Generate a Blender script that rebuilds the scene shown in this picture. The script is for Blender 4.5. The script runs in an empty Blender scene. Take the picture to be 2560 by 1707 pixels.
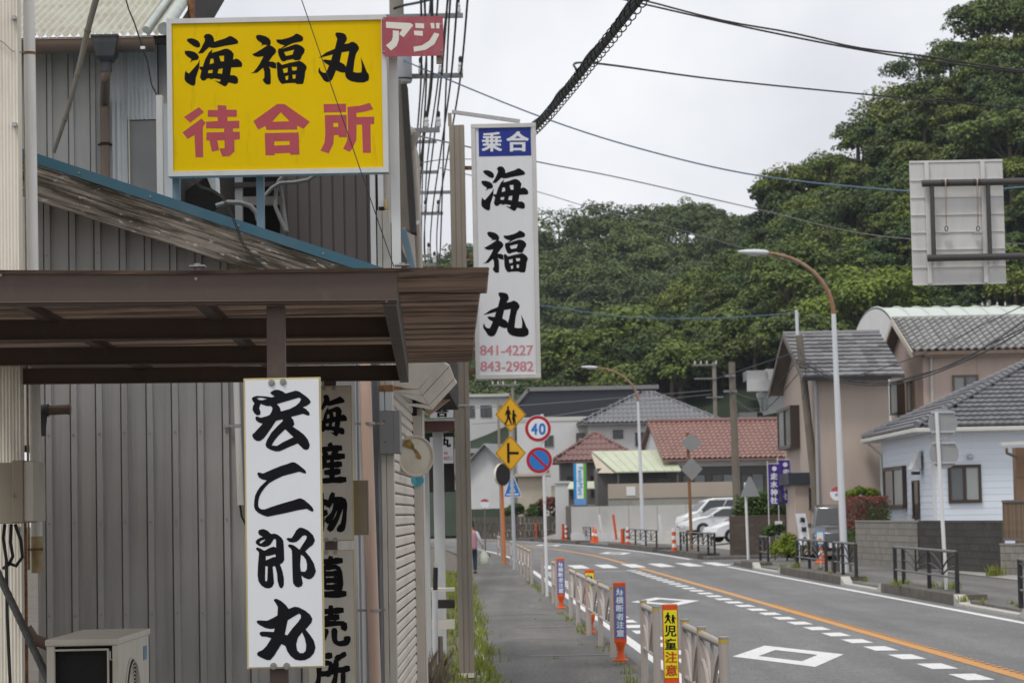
import bpy, math, random
import numpy as np
from mathutils import Vector, Matrix
random.seed(7)
RNG = np.random.default_rng(11)
SC = bpy.context.scene
COL = SC.collection

# ---------------------------------------------------------------- camera, sky, sun, exposure
F_PX, CX, CY = 6500.0, 1280.0, 853.5           # lens in photo pixels (2560 x 1707)
PITCH, ROLL, CAM_H = math.atan(430.5 / F_PX), 0.02, 1.9
_F0 = Vector((0, math.cos(PITCH), math.sin(PITCH)))
_U0 = Vector((0, -math.sin(PITCH), math.cos(PITCH)))
_R0 = Vector((1, 0, 0))
CAM_R = _R0 * math.cos(ROLL) - _U0 * math.sin(ROLL)
CAM_U = _U0 * math.cos(ROLL) + _R0 * math.sin(ROLL)
CAM_O = Vector((0, 0, CAM_H))
cam_data = bpy.data.cameras.new('camera')
cam_data.sensor_width = 36.0
cam_data.lens = F_PX / 2560 * 36.0
cam_data.clip_start, cam_data.clip_end = 0.5, 5000
cam_data.dof.use_dof = True
cam_data.dof.focus_distance = 13.0
cam_data.dof.aperture_fstop = 11.0
cam = bpy.data.objects.new('camera', cam_data)
COL.objects.link(cam)
_m = Matrix((CAM_R, CAM_U, -_F0)).transposed().to_4x4()
_m.translation = CAM_O
cam.matrix_world = _m
SC.camera = cam

SUN_EL, SUN_AZ = math.radians(62), math.radians(215)   # azimuth clockwise from +Y
world = bpy.data.worlds.new('World')
SC.world = world
world.use_nodes = True
_nt = world.node_tree
_nt.nodes.clear()
_out = _nt.nodes.new('ShaderNodeOutputWorld')
_bg = _nt.nodes.new('ShaderNodeBackground')
_sky = _nt.nodes.new('ShaderNodeTexSky')
_sky.sky_type = 'NISHITA'
_sky.sun_disc = False
_sky.sun_elevation, _sky.sun_rotation = SUN_EL, SUN_AZ
_sky.dust_density = 4.0
_tc = _nt.nodes.new('ShaderNodeTexCoord')
_nz = _nt.nodes.new('ShaderNodeTexNoise')
_nz.inputs['Scale'].default_value = 7.0
_nz.inputs['Detail'].default_value = 5.0
_nz.inputs['Roughness'].default_value = 0.5
_rp = _nt.nodes.new('ShaderNodeValToRGB')
_rp.color_ramp.elements[0].position, _rp.color_ramp.elements[1].position = 0.34, 0.66
_rp.color_ramp.elements[0].color = (5.8, 5.98, 6.4, 1)
_rp.color_ramp.elements[1].color = (7.9, 8.0, 8.2, 1)
_mx = _nt.nodes.new('ShaderNodeMixRGB')
_mx.inputs['Fac'].default_value = 0.97      # an even cloud deck over the blue sky
_nt.links.new(_tc.outputs['Generated'], _nz.inputs['Vector'])
_nt.links.new(_nz.outputs['Fac'], _rp.inputs['Fac'])
_nt.links.new(_sky.outputs['Color'], _mx.inputs['Color1'])
_nt.links.new(_rp.outputs['Color'], _mx.inputs['Color2'])
_nt.links.new(_mx.outputs['Color'], _bg.inputs['Color'])
_bg.inputs['Strength'].default_value = 0.108
_nt.links.new(_bg.outputs['Background'], _out.inputs['Surface'])
sun_data = bpy.data.lights.new('sun', 'SUN')
sun_data.energy = 1.5
sun_data.angle = math.radians(14)
sun_data.color = (1.0, 0.96, 0.9)
sun = bpy.data.objects.new('sun', sun_data)
COL.objects.link(sun)
_sd = Vector((math.sin(SUN_AZ) * math.cos(SUN_EL), math.cos(SUN_AZ) * math.cos(SUN_EL), math.sin(SUN_EL)))
sun.rotation_euler = _sd.to_track_quat('Z', 'Y').to_euler()
sun.location = (0, -5, 40)
SC.view_settings.view_transform = 'Standard'
SC.view_settings.look = 'None'
SC.view_settings.exposure = 0.25
SC.view_settings.gamma = 1.0
SC.view_settings.use_curve_mapping = False
SC.cycles.max_bounces = 6
SC.cycles.diffuse_bounces = 3
SC.cycles.transparent_max_bounces = 6
SC.cycles.use_denoising = True

# ---------------------------------------------------------------- photo pixels to places
def ray(px, py):
    return _F0 * F_PX + CAM_R * (px - CX) - CAM_U * (py - CY)

def W(px, py, Y):                     # the point at distance Y down the street seen at that pixel
    d = ray(px, py)
    return CAM_O + d * (Y / d.y)

def G(px, py, z=0.0):                 # the point on level ground z
    d = ray(px, py)
    return CAM_O + d * ((z - CAM_H) / d.z)

def onplane(px, py, o, n):
    d = ray(px, py)
    return CAM_O + d * ((o - CAM_O).dot(n) / d.dot(n))

def RECT(x0, y0, x1, y1, Y):          # upright rectangle at distance Y: X0, X1, Zbottom, Ztop
    ym, xm = (y0 + y1) / 2, (x0 + x1) / 2
    return W(x0, ym, Y).x, W(x1, ym, Y).x, W(xm, y1, Y).z, W(xm, y0, Y).z

RS = -0.023                            # the road runs slightly left of the view axis
def curve(y):
    return -((y - 100) ** 2) / 1400 if y > 100 else 0.0
def RX(x0, y):                         # road coordinate to world X
    return x0 + RS * y + curve(y)

# ---------------------------------------------------------------- materials
MATS = {}
def mat(name, col, rough=0.7, var=0.12, scale=4.0, bump=0.0, bscale=60.0, metal=0.0,
        dirt=0.0, dirtcol=(0.08, 0.065, 0.05), dscale=(6, 6, 0.6), dlo=0.5, dhi=0.75, spec=0.35,
        hue2=None, detail=6.0, trans=0.0, rand=0.0, fine=0.0, coat=0.0):
    m = bpy.data.materials.new(name)
    m.use_nodes = True
    nt = m.node_tree
    b = nt.nodes['Principled BSDF']
    N, L = nt.nodes.new, nt.links.new
    tc = N('ShaderNodeTexCoord')
    nz = N('ShaderNodeTexNoise')
    nz.inputs['Scale'].default_value = scale
    nz.inputs['Detail'].default_value = detail
    nz.inputs['Roughness'].default_value = 0.6
    L(tc.outputs['Object'], nz.inputs['Vector'])
    rp = N('ShaderNodeMapRange')
    rp.inputs['From Min'].default_value, rp.inputs['From Max'].default_value = 0.25, 0.75
    L(nz.outputs['Fac'], rp.inputs['Value'])
    mx = N('ShaderNodeMixRGB')
    c2 = hue2 or col
    mx.inputs['Color1'].default_value = (*[max(0, c * (1 - var)) for c in col], 1)
    mx.inputs['Color2'].default_value = (*[min(1, c * (1 + var)) for c in c2], 1)
    L(rp.outputs['Result'], mx.inputs['Fac'])
    cur = mx.outputs['Color']
    if fine:
        nf = N('ShaderNodeTexNoise')
        nf.inputs['Scale'].default_value = bscale
        nf.inputs['Detail'].default_value = 3
        L(tc.outputs['Object'], nf.inputs['Vector'])
        rf = N('ShaderNodeMapRange')
        rf.inputs['From Min'].default_value, rf.inputs['From Max'].default_value = 0.3, 0.7
        rf.inputs['To Min'].default_value, rf.inputs['To Max'].default_value = 1 - fine, 1 + fine
        L(nf.outputs['Fac'], rf.inputs['Value'])
        mf = N('ShaderNodeMixRGB')
        mf.blend_type = 'MULTIPLY'
        mf.inputs['Fac'].default_value = 1
        L(cur, mf.inputs['Color1'])
        L(rf.outputs['Result'], mf.inputs['Color2'])
        cur = mf.outputs['Color']
    if dirt:
        mp = N('ShaderNodeMapping')
        mp.inputs['Scale'].default_value = dscale
        L(tc.outputs['Object'], mp.inputs['Vector'])
        nd = N('ShaderNodeTexNoise')
        nd.inputs['Scale'].default_value = 1.0
        nd.inputs['Detail'].default_value = 8
        nd.inputs['Roughness'].default_value = 0.68
        L(mp.outputs['Vector'], nd.inputs['Vector'])
        rd = N('ShaderNodeMapRange')
        rd.inputs['From Min'].default_value, rd.inputs['From Max'].default_value = dlo, dhi
        rd.inputs['To Max'].default_value = dirt
        L(nd.outputs['Fac'], rd.inputs['Value'])
        md = N('ShaderNodeMixRGB')
        md.inputs['Color2'].default_value = (*dirtcol, 1)
        L(rd.outputs['Result'], md.inputs['Fac'])
        L(cur, md.inputs['Color1'])
        cur = md.outputs['Color']
    if rand:
        oi = N('ShaderNodeObjectInfo')
        ro = N('ShaderNodeMapRange')
        ro.inputs['To Min'].default_value, ro.inputs['To Max'].default_value = 1 - rand, 1 + rand
        L(oi.outputs['Random'], ro.inputs['Value'])
        mr = N('ShaderNodeMixRGB')
        mr.blend_type = 'MULTIPLY'
        mr.inputs['Fac'].default_value = 1
        L(cur, mr.inputs['Color1'])
        L(ro.outputs['Result'], mr.inputs['Color2'])
        cur = mr.outputs['Color']
    L(cur, b.inputs['Base Color'])
    b.inputs['Roughness'].default_value = rough
    b.inputs['Metallic'].default_value = metal
    b.inputs['Specular IOR Level'].default_value = spec
    b.inputs['Coat Weight'].default_value = coat
    if bump:
        nb = N('ShaderNodeTexNoise')
        nb.inputs['Scale'].default_value = bscale
        nb.inputs['Detail'].default_value = 5
        L(tc.outputs['Object'], nb.inputs['Vector'])
        bp = N('ShaderNodeBump')
        bp.inputs['Strength'].default_value = bump
        bp.inputs['Distance'].default_value = 0.02
        L(nb.outputs['Fac'], bp.inputs['Height'])
        L(bp.outputs['Normal'], b.inputs['Normal'])
    if trans:
        tr = N('ShaderNodeBsdfTranslucent')
        L(cur, tr.inputs['Color'])
        ms = N('ShaderNodeMixShader')
        ms.inputs['Fac'].default_value = trans
        L(b.outputs['BSDF'], ms.inputs[1])
        L(tr.outputs['BSDF'], ms.inputs[2])
        L(ms.outputs['Shader'], nt.nodes['Material Output'].inputs['Surface'])
    MATS[name] = m
    return m

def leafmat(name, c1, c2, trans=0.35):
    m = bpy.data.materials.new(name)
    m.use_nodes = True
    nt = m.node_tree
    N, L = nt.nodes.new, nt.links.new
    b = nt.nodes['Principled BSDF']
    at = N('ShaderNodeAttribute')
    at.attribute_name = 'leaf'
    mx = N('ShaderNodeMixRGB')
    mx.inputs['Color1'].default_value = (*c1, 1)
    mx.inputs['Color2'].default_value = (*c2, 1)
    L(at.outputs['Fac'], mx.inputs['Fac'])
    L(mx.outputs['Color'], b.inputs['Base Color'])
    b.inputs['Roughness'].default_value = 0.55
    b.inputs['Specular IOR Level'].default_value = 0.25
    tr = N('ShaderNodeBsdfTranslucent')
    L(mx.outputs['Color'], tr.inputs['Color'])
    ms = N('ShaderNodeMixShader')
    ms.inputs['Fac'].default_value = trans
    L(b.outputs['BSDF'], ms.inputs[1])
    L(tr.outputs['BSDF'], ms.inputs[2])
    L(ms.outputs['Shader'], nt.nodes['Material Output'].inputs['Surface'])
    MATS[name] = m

def glassmat(name, col, rough=0.08):
    m = bpy.data.materials.new(name)
    m.use_nodes = True
    b = m.node_tree.nodes['Principled BSDF']
    b.inputs['Base Color'].default_value = (*col, 1)
    b.inputs['Roughness'].default_value = rough
    b.inputs['Specular IOR Level'].default_value = 0.8
    MATS[name] = m

# ---------------------------------------------------------------- things
def tag(o, label=None, cat=None, group=None, kind=None):
    if label: o['label'] = label
    if cat: o['category'] = cat
    if group: o['group'] = group
    if kind: o['kind'] = kind
    return o

def thing(name, label, cat, loc=(0, 0, 0), group=None, rz=0.0):
    o = bpy.data.objects.new(name, None)
    o.empty_display_size = 0.2
    COL.objects.link(o)
    o.location = loc
    o.rotation_euler = (0, 0, rz)
    return tag(o, label, cat, group)

def wloc(o):
    v = Vector((0, 0, 0))
    while o is not None:
        v += o.location
        o = o.parent
    return v

class MB:
    """collects faces for ONE mesh object"""
    def __init__(s):
        s.v, s.f = [], []
    def add(s, vs, fs):
        n = len(s.v)
        s.v += [tuple(p) for p in vs]
        s.f += [tuple(i + n for i in f) for f in fs]
        return s
    def box(s, x0, x1, y0, y1, z0, z1):
        return s.add([(x0, y0, z0), (x1, y0, z0), (x1, y1, z0), (x0, y1, z0), (x0, y0, z1), (x1, y0, z1), (x1, y1, z1), (x0, y1, z1)],
                     [(0, 3, 2, 1), (4, 5, 6, 7), (0, 1, 5, 4), (1, 2, 6, 5), (2, 3, 7, 6), (3, 0, 4, 7)])
    def bar(s, p, q, w, h, up=(0, 0, 1)):
        p, q = Vector(p), Vector(q)
        d = (q - p).normalized()
        a = d.cross(Vector(up))
        if a.length < 1e-5: a = d.cross(Vector((0, 1, 0)))
        a.normalize()
        b = a.cross(d)
        a, b = a * w / 2, b * h / 2
        return s.add([p - a - b, p + a - b, p + a + b, p - a + b, q - a - b, q + a - b, q + a + b, q - a + b],
                     [(0, 1, 2, 3), (7, 6, 5, 4), (0, 4, 5, 1), (1, 5, 6, 2), (2, 6, 7, 3), (3, 7, 4, 0)])
    def tube(s, pts, r, n=8, cap=True):
        pts = [Vector(p) for p in pts]
        rs = r if isinstance(r, (list, tuple)) else [r] * len(pts)
        rings, prev = [], None
        for i, p in enumerate(pts):
            d = (pts[min(i + 1, len(pts) - 1)] - pts[max(i - 1, 0)])
            if d.length < 1e-9: d = Vector((0, 0, 1))
            d.normalize()
            ref = prev or (Vector((0, 1, 0)) if abs(d.y) < 0.9 else Vector((1, 0, 0)))
            a = ref - d * ref.dot(d)
            if a.length < 1e-4:
                ref = Vector((1, 0, 0)) if abs(d.x) < 0.9 else Vector((0, 0, 1))
                a = ref - d * ref.dot(d)
            a.normalize()
            prev = a
            b = d.cross(a)
            rings.append([p + (a * math.cos(2 * math.pi * k / n) + b * math.sin(2 * math.pi * k / n)) * rs[i] for k in range(n)])
        vs = [v for ring in rings for v in ring]
        fs = []
        for i in range(len(pts) - 1):
            for k in range(n):
                k2 = (k + 1) % n
                fs.append((i * n + k, i * n + k2, (i + 1) * n + k2, (i + 1) * n + k))
        if cap:
            fs.append(tuple(range(n - 1, -1, -1)))
            fs.append(tuple((len(pts) - 1) * n + k for k in range(n)))
        return s.add(vs, fs)
    def prism(s, poly, fn, d0, d1):            # poly of (u, v); fn(u, v, w) -> point
        n = len(poly)
        vs = [fn(u, v, d0) for u, v in poly] + [fn(u, v, d1) for u, v in poly]
        fs = [tuple(range(n - 1, -1, -1)), tuple(range(n, 2 * n))]
        fs += [(i, (i + 1) % n, n + (i + 1) % n, n + i) for i in range(n)]
        return s.add(vs, fs)
    def grid(s, nu, nv, fn):
        vs = [fn(i / nu, j / nv) for j in range(nv + 1) for i in range(nu + 1)]
        fs = [(j * (nu + 1) + i, j * (nu + 1) + i + 1, (j + 1) * (nu + 1) + i + 1, (j + 1) * (nu + 1) + i) for j in range(nv) for i in range(nu)]
        return s.add(vs, fs)
    def disc(s, c, n, r, th, seg=28):          # flat round plate
        c, n = Vector(c), Vector(n).normalized()
        return s.tube([c - n * th / 2, c + n * th / 2], r, seg)
    def lathe(s, c, prof, n=20):               # prof of (r, z) about a vertical axis
        c = Vector(c)
        vs = [c + Vector((r * math.cos(2 * math.pi * k / n), r * math.sin(2 * math.pi * k / n), z)) for r, z in prof for k in range(n)]
        fs = [(i * n + k, i * n + (k + 1) % n, (i + 1) * n + (k + 1) % n, (i + 1) * n + k) for i in range(len(prof) - 1) for k in range(n)]
        fs += [tuple(range(n - 1, -1, -1)), tuple((len(prof) - 1) * n + k for k in range(n))]
        return s.add(vs, fs)
    def mesh(s, name):
        me = bpy.data.meshes.new(name)
        me.from_pydata(s.v, [], s.f)
        me.validate()
        me.update()
        return me
    def build(s, name, material, parent=None, smooth=False, bevel=0.0, kind=None, local=False):
        if parent is not None and not local:
            o = wloc(parent)
            s.v = [(x - o.x, y - o.y, z - o.z) for x, y, z in s.v]
        me = s.mesh(name)
        me.materials.append(MATS[material])
        ob = bpy.data.objects.new(name, me)
        COL.objects.link(ob)
        ob.parent = parent
        if smooth:
            me.polygons.foreach_set('use_smooth', [True] * len(me.polygons))
            try: me.set_sharp_from_angle(angle=math.radians(35))
            except Exception: pass
        if bevel:
            b = ob.modifiers.new('bevel', 'BEVEL')
            b.width, b.segments, b.limit_method = bevel, 2, 'ANGLE'
        if kind: ob['kind'] = kind
        return ob

def inst(name, me, parent, loc=(0, 0, 0), rot=(0, 0, 0), scale=(1, 1, 1)):
    ob = bpy.data.objects.new(name, me)
    COL.objects.link(ob)
    ob.parent = parent
    ob.location, ob.rotation_euler, ob.scale = loc, rot, scale
    return ob

def copy_tree(o, parent=None):
    c = o.copy()
    COL.objects.link(c)
    c.parent = parent
    for ch in list(o.children):
        copy_tree(ch, c)
    return c

# ---------------------------------------------------------------- lettering
def _curve_mesh(cu):
    ob = bpy.data.objects.new('tmp', cu)
    COL.objects.link(ob)
    dg = bpy.context.evaluated_depsgraph_get()
    me = bpy.data.meshes.new_from_object(ob.evaluated_get(dg))
    vs = [(v.co.x, v.co.y) for v in me.vertices]
    fs = [tuple(p.vertices) for p in me.polygons]
    bpy.data.objects.remove(ob)
    bpy.data.meshes.remove(me)
    bpy.data.curves.remove(cu)
    return vs, fs

def outline(loops):                    # closed loops (photo axes, y down); inner loops are holes
    cu = bpy.data.curves.new('tmp', 'CURVE')
    cu.dimensions = '2D'
    cu.fill_mode = 'BOTH'
    for lp in loops:
        sp = cu.splines.new('POLY')
        sp.points.add(len(lp) - 1)
        sp.use_cyclic_u = True
        for k, (x, y) in enumerate(lp):
            sp.points[k].co = (x, -y, 0, 1)
    vs, fs = _curve_mesh(cu)
    return [(x, -y) for x, y in vs], fs

def fontglyph(text):
    cu = bpy.data.curves.new('tmp', 'FONT')
    cu.body = text
    cu.size = 1.0
    vs, fs = _curve_mesh(cu)
    return [(x, -y) for x, y in vs], fs

def letter_bold(mb, text, box, o, n, lift=0.0015, bold=0.03, step=0.0002):
    """printed character struck several times, a hair apart, for a heavy face"""
    g = fontglyph(text)
    bx0, by0, bx1, by1 = box
    w, h = (bx1 - bx0) * bold, (by1 - by0) * bold
    for k, (dx, dy) in enumerate([(0, 0), (-1, -.6), (1, -.6), (-1, .6), (1, .6)] if bold else [(0, 0)]):
        letter(mb, g, (bx0 + w + dx * w, by0 + h + dy * h, bx1 - w + dx * w, by1 - h + dy * h), o, n, lift + k * step)

def strokes(lst, w=18):                # brush strokes in a 100 box: lists of points, thick in the middle
    out = []
    for st in lst:
        wd = w
        pts = [Vector(p) for p in st]
        dense = []
        for i in range(len(pts) - 1):
            for k in range(4):
                dense.append(pts[i].lerp(pts[i + 1], k / 4))
        dense.append(pts[-1])
        for _ in range(2):
            dense = [dense[0]] + [(dense[i - 1] + dense[i] * 2 + dense[i + 1]) / 4 for i in range(1, len(dense) - 1)] + [dense[-1]]
        L_, R_ = [], []
        n = len(dense)
        for i, p in enumerate(dense):
            d = dense[min(i + 1, n - 1)] - dense[max(i - 1, 0)]
            d = d.normalized() if d.length > 0 else Vector((1, 0))
            t = i / (n - 1)
            hw = wd / 2 * (0.62 + 0.5 * abs(2 * t - 0.85)) * (0.55 if i in (0, n - 1) else 1)
            nn = Vector((-d.y, d.x)) * hw
            L_.append(p + nn); R_.append(p - nn)
        vs = [tuple(p) for p in L_] + [tuple(p) for p in R_]
        fs = [(i, i + 1, n + i + 1, n + i) for i in range(n - 1)]
        out.append((vs, fs))
    return out

def letter(mb, glyph, box, o, n, lift=0.0015, src=None):
    """lay a glyph flat on the plane (o, n) so that its extent fills the photo box"""
    vs, fs = glyph
    xs, ys = [v[0] for v in vs], [v[1] for v in vs]
    sx0, sy0, sx1, sy1 = src or (min(xs), min(ys), max(xs), max(ys))
    bx0, by0, bx1, by1 = box
    pts = []
    for x, y in vs:
        p = onplane(bx0 + (x - sx0) / (sx1 - sx0) * (bx1 - bx0), by0 + (y - sy0) / (sy1 - sy0) * (by1 - by0), o, n)
        pts.append(p + n * lift)
    mb.add(pts, fs)

def letter_strokes(mb, lst, box, o, n, lift=0.0015):
    for k, g in enumerate(strokes(lst)):
        letter(mb, g, box, o, n, lift + k * 0.0003, src=(0, 0, 100, 100))

GL = {}
GL['umi'] = [
 [(17,29),(20,27),(28,26),(36,28),(44,32),(49,38),(50,45),(47,49),(41,49),(34,46),(24,39),(18,34)],
 [(58,22),(63,16),(72,15),(79,19),(83,26),(84,35),(96,31),(112,26),(121,21),(126,21),(138,28),(143,34),(142,39),(135,41),(110,45),(86,50),(76,50),(72,48),(56,63),(44,64),(52,51),(61,33),(61,28)],
 [(12,57),(25,57),(36,60),(43,65),(47,72),(45,78),(40,80),(32,81),(24,87),(28,80),(27,77),(18,71),(12,64)],
 [(15,105),(17,110),(22,113),(33,101),(44,88),(48.5,78),(47.5,98),(46,103),(42,115),(39,123),(38,138),(35,143),(30,143),(22,139),(14,133),(11,126),(12,112)],
 [(80,53),(78,62),(96,57),(110,52),(117,52),(126,57),(132,65),(130,79),(138,76),(145,79),(151,85),(153,91),(151,97),(126,98),(123,117),(133,117),(140,121),(143,128),(142,136),(136,139),(128,137),(119,135),(115,142),(110,145),(104,142),(84,130),(98,133),(100,128),(84,125),(74,128),(75,125),(67,125),(63,129),(58,131),(53,129),(49,122),(53,105),(48.2,102),(48.2,96),(56,96),(62,78),(71,61)],
 [(96,70),(108,69),(108,83),(100,83)], [(75,77),(81,76),(83,80),(83,87),(73,90)], [(70,105),(81,104),(79,112),(69,112)], [(95,102),(105,100),(103,114),(92,112)]]
GL['fuku'] = [
 [(24,23),(27,18),(36,18),(48,21),(56,26),(61,33),(61,39),(59,43),(67,47),(73,53),(74,58),(72,63),(65,70),(56,83),(66,83),(74,87),(74.5,100),(70,100),(62,98),(56,95),(60,102),(61,120),(61,136),(58,139),(50,139),(43,132),(41,127),(45,122),(45,108),(42,98),(28,110),(20,111),(11,112),(19,108),(28,97),(36,84),(43,70),(30,72),(21,70),(15,65),(22,62),(38,53),(53,43),(43,42),(36,46),(40,41),(38,38),(28,31)],
 [(74,29),(88,29),(104,25),(116,20),(122,15),(126,15),(135,19),(140,24),(140,31),(136,34),(116,38),(104,43),(87,52.5),(120,41),(127,41),(138,46),(144,53),(143,61),(137,69),(134,77),(130,80),(120,80),(115,77),(99,80),(97,82),(91,83),(86,80),(81,70),(78,59),(80,51),(85,51),(95,44),(84,41),(76,36)],
 [(93,60),(118,54),(114,66),(98,69)],
 [(75,86),(79,83.5),(83,86),(88,91),(107,86),(122,83),(132,81),(142,87),(148,94),(149,99),(145,108),(144,120),(141,135),(138,138),(125,138),(120,135),(97,136),(90,138),(85,135),(80,128),(77,118),(76,101)],
 [(90,101),(102,98),(102,109),(93,111)], [(112,96),(125,96),(124,104),(114,105)], [(96,119),(104,117),(103,127),(98,128)], [(114,115),(122,115),(121,124),(115,125)]]
GL['maru'] = [
 [(57,17),(59,12),(68,12),(78,14),(83,18),(86,27),(84,33),(79,40),(88,39),(97,35),(102,35),(110,40),(115,48),(115,53),(108,64),(104,82),(101,109),(111,111),(121,110),(122,95),(119,72),(127,90),(134,108),(139,115),(140,124),(138,130),(127,135),(112,135),(96,132),(87,127),(82,120),(80.5,110),(75,111),(68,109),(59,105),(54,118),(50,127),(44,133),(36,134),(29,130),(23,120),(16,110),(16,104),(18,97),(22,107),(28,111),(34,111),(38,103),(42,93),(32,87),(27,81),(30,78),(38,79),(47,80),(51,66),(36,70),(16,75),(35,61),(56,52),(59,40),(62,28)],
 [(73,61),(91,58),(86,85),(83,96),(79,90),(68,84)]]
GL['kou'] = [
 [(12,33),(15,30),(22,28),(40,29),(52,31),(59,29.5),(50,23),(52,19),(60,15.5),(67,15.5),(75,18.5),(82,23),(103,17),(110,19),(123,28),(130,34),(134,40),(132,44),(125,49),(117,51.5),(124,55),(130,61),(132,66),(130,68.5),(126,68),(118,65),(93,71.5),(98,78),(100,86),(99,89),(96,91),(110,100),(120,108),(128,118),(132,129),(130,137),(125,139.5),(119,138),(112,131),(107,126),(90,133),(70,142),(62,142.5),(50,139),(42,134),(40,128),(43,119),(52,104),(64,91),(76,79.5),(75,76.5),(62,79.5),(53,93),(44,106),(36,116),(29,121),(22,121),(16,117),(12.5,111),(13,107),(17,104),(34,85.5),(26,83),(20,78),(19,73),(21,70),(25,71),(30,73),(42,70),(49,67),(53,60),(54.5,53),(51,49),(42,49),(30,44.5),(27,53),(30,62),(29,67),(23,68.5),(17,64),(13,57),(14,49),(17,44),(12,36)],
 [(22,32.5),(32,32),(43,34.5),(33,37),(26,36)], [(64,45),(110,31.5),(114,35),(110,42),(102,49),(90,55),(72,60),(70,52)], [(81,97),(98,113),(75,124),(64,131),(53,130),(58,121),(66,111)]]
GL['ji2'] = [[(26,41),(28,37.5),(33,38),(38,40),(42,39),(60,31),(80,23),(96,18),(105,14.5),(112,14.5),(120,19),(130,27),(137,33),(139,38),(137,40.5),(130,38.5),(123,36),(108,40),(85,46),(66,55),(54,62),(44,72),(36,83),(31,93),(28.5,104),(28.5,115),(31,119),(36,122),(43,122),(60,116),(85,108),(110,101),(122,97),(127,97),(134,100),(145,109),(153,117),(156,123),(155,127),(151,127),(140,121),(120,124),(90,131),(60,137),(50,139),(40,136),(28,130),(21,123),(18.5,115),(19,103),(21,91),(26,80),(33,70),(48,56),(38,54),(30,49.5)]]
GL['rou'] = [
 [(25,25),(28,20.5),(36,19),(44,22),(52,29.5),(58,28.5),(65,30.5),(73,37),(77,44),(78,55),(79,83),(77,88),(73,92),(70,93),(75,107),(78,122),(78,137),(75,143),(71,143.5),(68,139),(65,128),(64,113),(61,99),(58,96.5),(55,99),(57,120),(58,133),(54,141),(47,144),(40,143),(32,138),(26,129),(24,116),(25,93),(27,70),(26,66.5),(21,62),(21,59),(24,57.5),(30,60),(38,64.5),(50,58),(57,56),(62,58),(62,43),(60,39.5),(57,41),(51,51),(46,55),(38,57),(28,55),(21,50),(20,46),(23,41),(29,37.5),(35,35.5),(27,31)],
 [(28,47),(32,43.5),(40.5,40.5),(37,45),(30,50)], [(41,76),(48,75.5),(61,72),(61,78),(56,78),(41,85)], [(40,97),(45,97.5),(44,126),(41.5,130),(39.5,126)],
 [(83,40),(86,37.5),(94,38),(99,30),(104,21),(110,16),(117,16.5),(128,22),(138,32),(142,43),(138,52),(130,58),(122,66),(132,78),(140,92),(144,108),(140,118),(135,123),(129,125),(121,122),(114,117),(117,133),(115,139),(108,142),(102,140),(97,133),(96,120),(94.5,65),(92,60),(87,56),(87,52),(90,51),(97,52.5),(105,58),(110,62.5),(117,51),(124,40),(125,34),(121,32),(116,34),(110,41),(104,46),(97,47.5),(89,46)],
 [(113,73),(118,76),(123,83),(125.5,93),(125,104),(121,109),(113,108),(111.5,95)]]
GL['maru2'] = [
 [(57,16),(59,13),(64,13),(72,17),(82,25.5),(88,33.5),(100,29),(108,30),(122,37),(132,45),(137,54),(135,62),(129,69),(123,76),(132,87),(140,99),(143.5,113),(140,125),(132,134),(122,139),(112,140),(101,138),(92,131),(85,121),(81,110),(73,106),(66,117),(58,130),(50,139),(43,139),(33,135),(24,130),(22,126),(25,122),(34,118),(42,110),(52,94),(42,91),(32,90.5),(28,86),(28,82),(33,80),(57,81),(59,74),(50,75),(40,73),(28,67),(22,62),(22,58),(27,57),(43,58),(56,52),(64.5,47),(65.5,30),(62,23)],
 [(86,57),(100,48.5),(109,43.5),(113,46),(113,52),(107,61),(96,73),(85,88),(80,86)], [(115.5,82),(121,94),(124,108),(123,120),(118,124.5),(111,124.5),(105.5,119),(103.5,107),(107,93)]]
GL['machiai'] = [
 [(190,868),(310,790),(350,828),(240,912)],
 [(178,990),(330,880),(362,912),(340,950),(343,1187),(282,1187),(274,1010),(220,1042)],
 [(380,812),(458,812),(458,773),(527,777),(528,810),(610,810),(610,866),(535,866),(538,900),(630,897),(630,957),(580,957),(580,985),(634,985),(634,1044),(590,1048),(592,1142),(550,1180),(495,1180),(472,1118),(515,1116),(512,1052),(455,1052),(470,1130),(412,1143),(392,1052),(367,1052),(370,990),(510,988),(510,958),(366,958),(366,905),(460,900),(458,868),(380,866)],
 [(742,900),(930,765),(990,765),(1190,905),(1140,962),(1090,935),(1090,967),(845,970),(838,938),(780,968)], [(890,905),(960,830),(1030,902)],
 [(832,995),(1102,990),(1108,1165),(1035,1168),(1035,1152),(910,1158),(910,1172),(838,1172)], [(908,1060),(1030,1058),(1030,1090),(908,1094)],
 [(1300,765),(1478,762),(1478,828),(1302,832)],
 [(1310,852),(1482,850),(1486,1028),(1420,1028),(1418,1010),(1382,1010),(1378,1080),(1340,1157),(1275,1135),(1308,1070),(1313,1000)], [(1376,915),(1415,913),(1417,945),(1378,948)],
 [(1490,788),(1590,778),(1665,755),(1695,805),(1640,822),(1560,836),(1562,868),(1702,865),(1702,922),(1672,925),(1676,1152),(1612,1152),(1605,928),(1562,928),(1560,1050),(1530,1115),(1505,1145),(1455,1120),(1485,1060),(1493,1000)]]
GL['aji'] = [
 [(1795,112),(1990,122),(2012,140),(1935,235),(1900,210),(1925,170),(1797,160)],
 [(1850,180),(1898,185),(1898,255),(1880,305),(1835,340),(1795,300),(1840,262),(1850,230)],
 [(2028,122),(2098,126),(2098,165),(2030,160)], [(2018,182),(2088,186),(2088,224),(2020,218)],
 [(2014,310),(2080,300),(2140,262),(2180,198),(2220,210),(2180,290),(2110,335),(2018,350)],
 [(2148,122),(2178,122),(2182,165),(2155,165)], [(2192,122),(2222,122),(2220,165),(2195,165)]]
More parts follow.
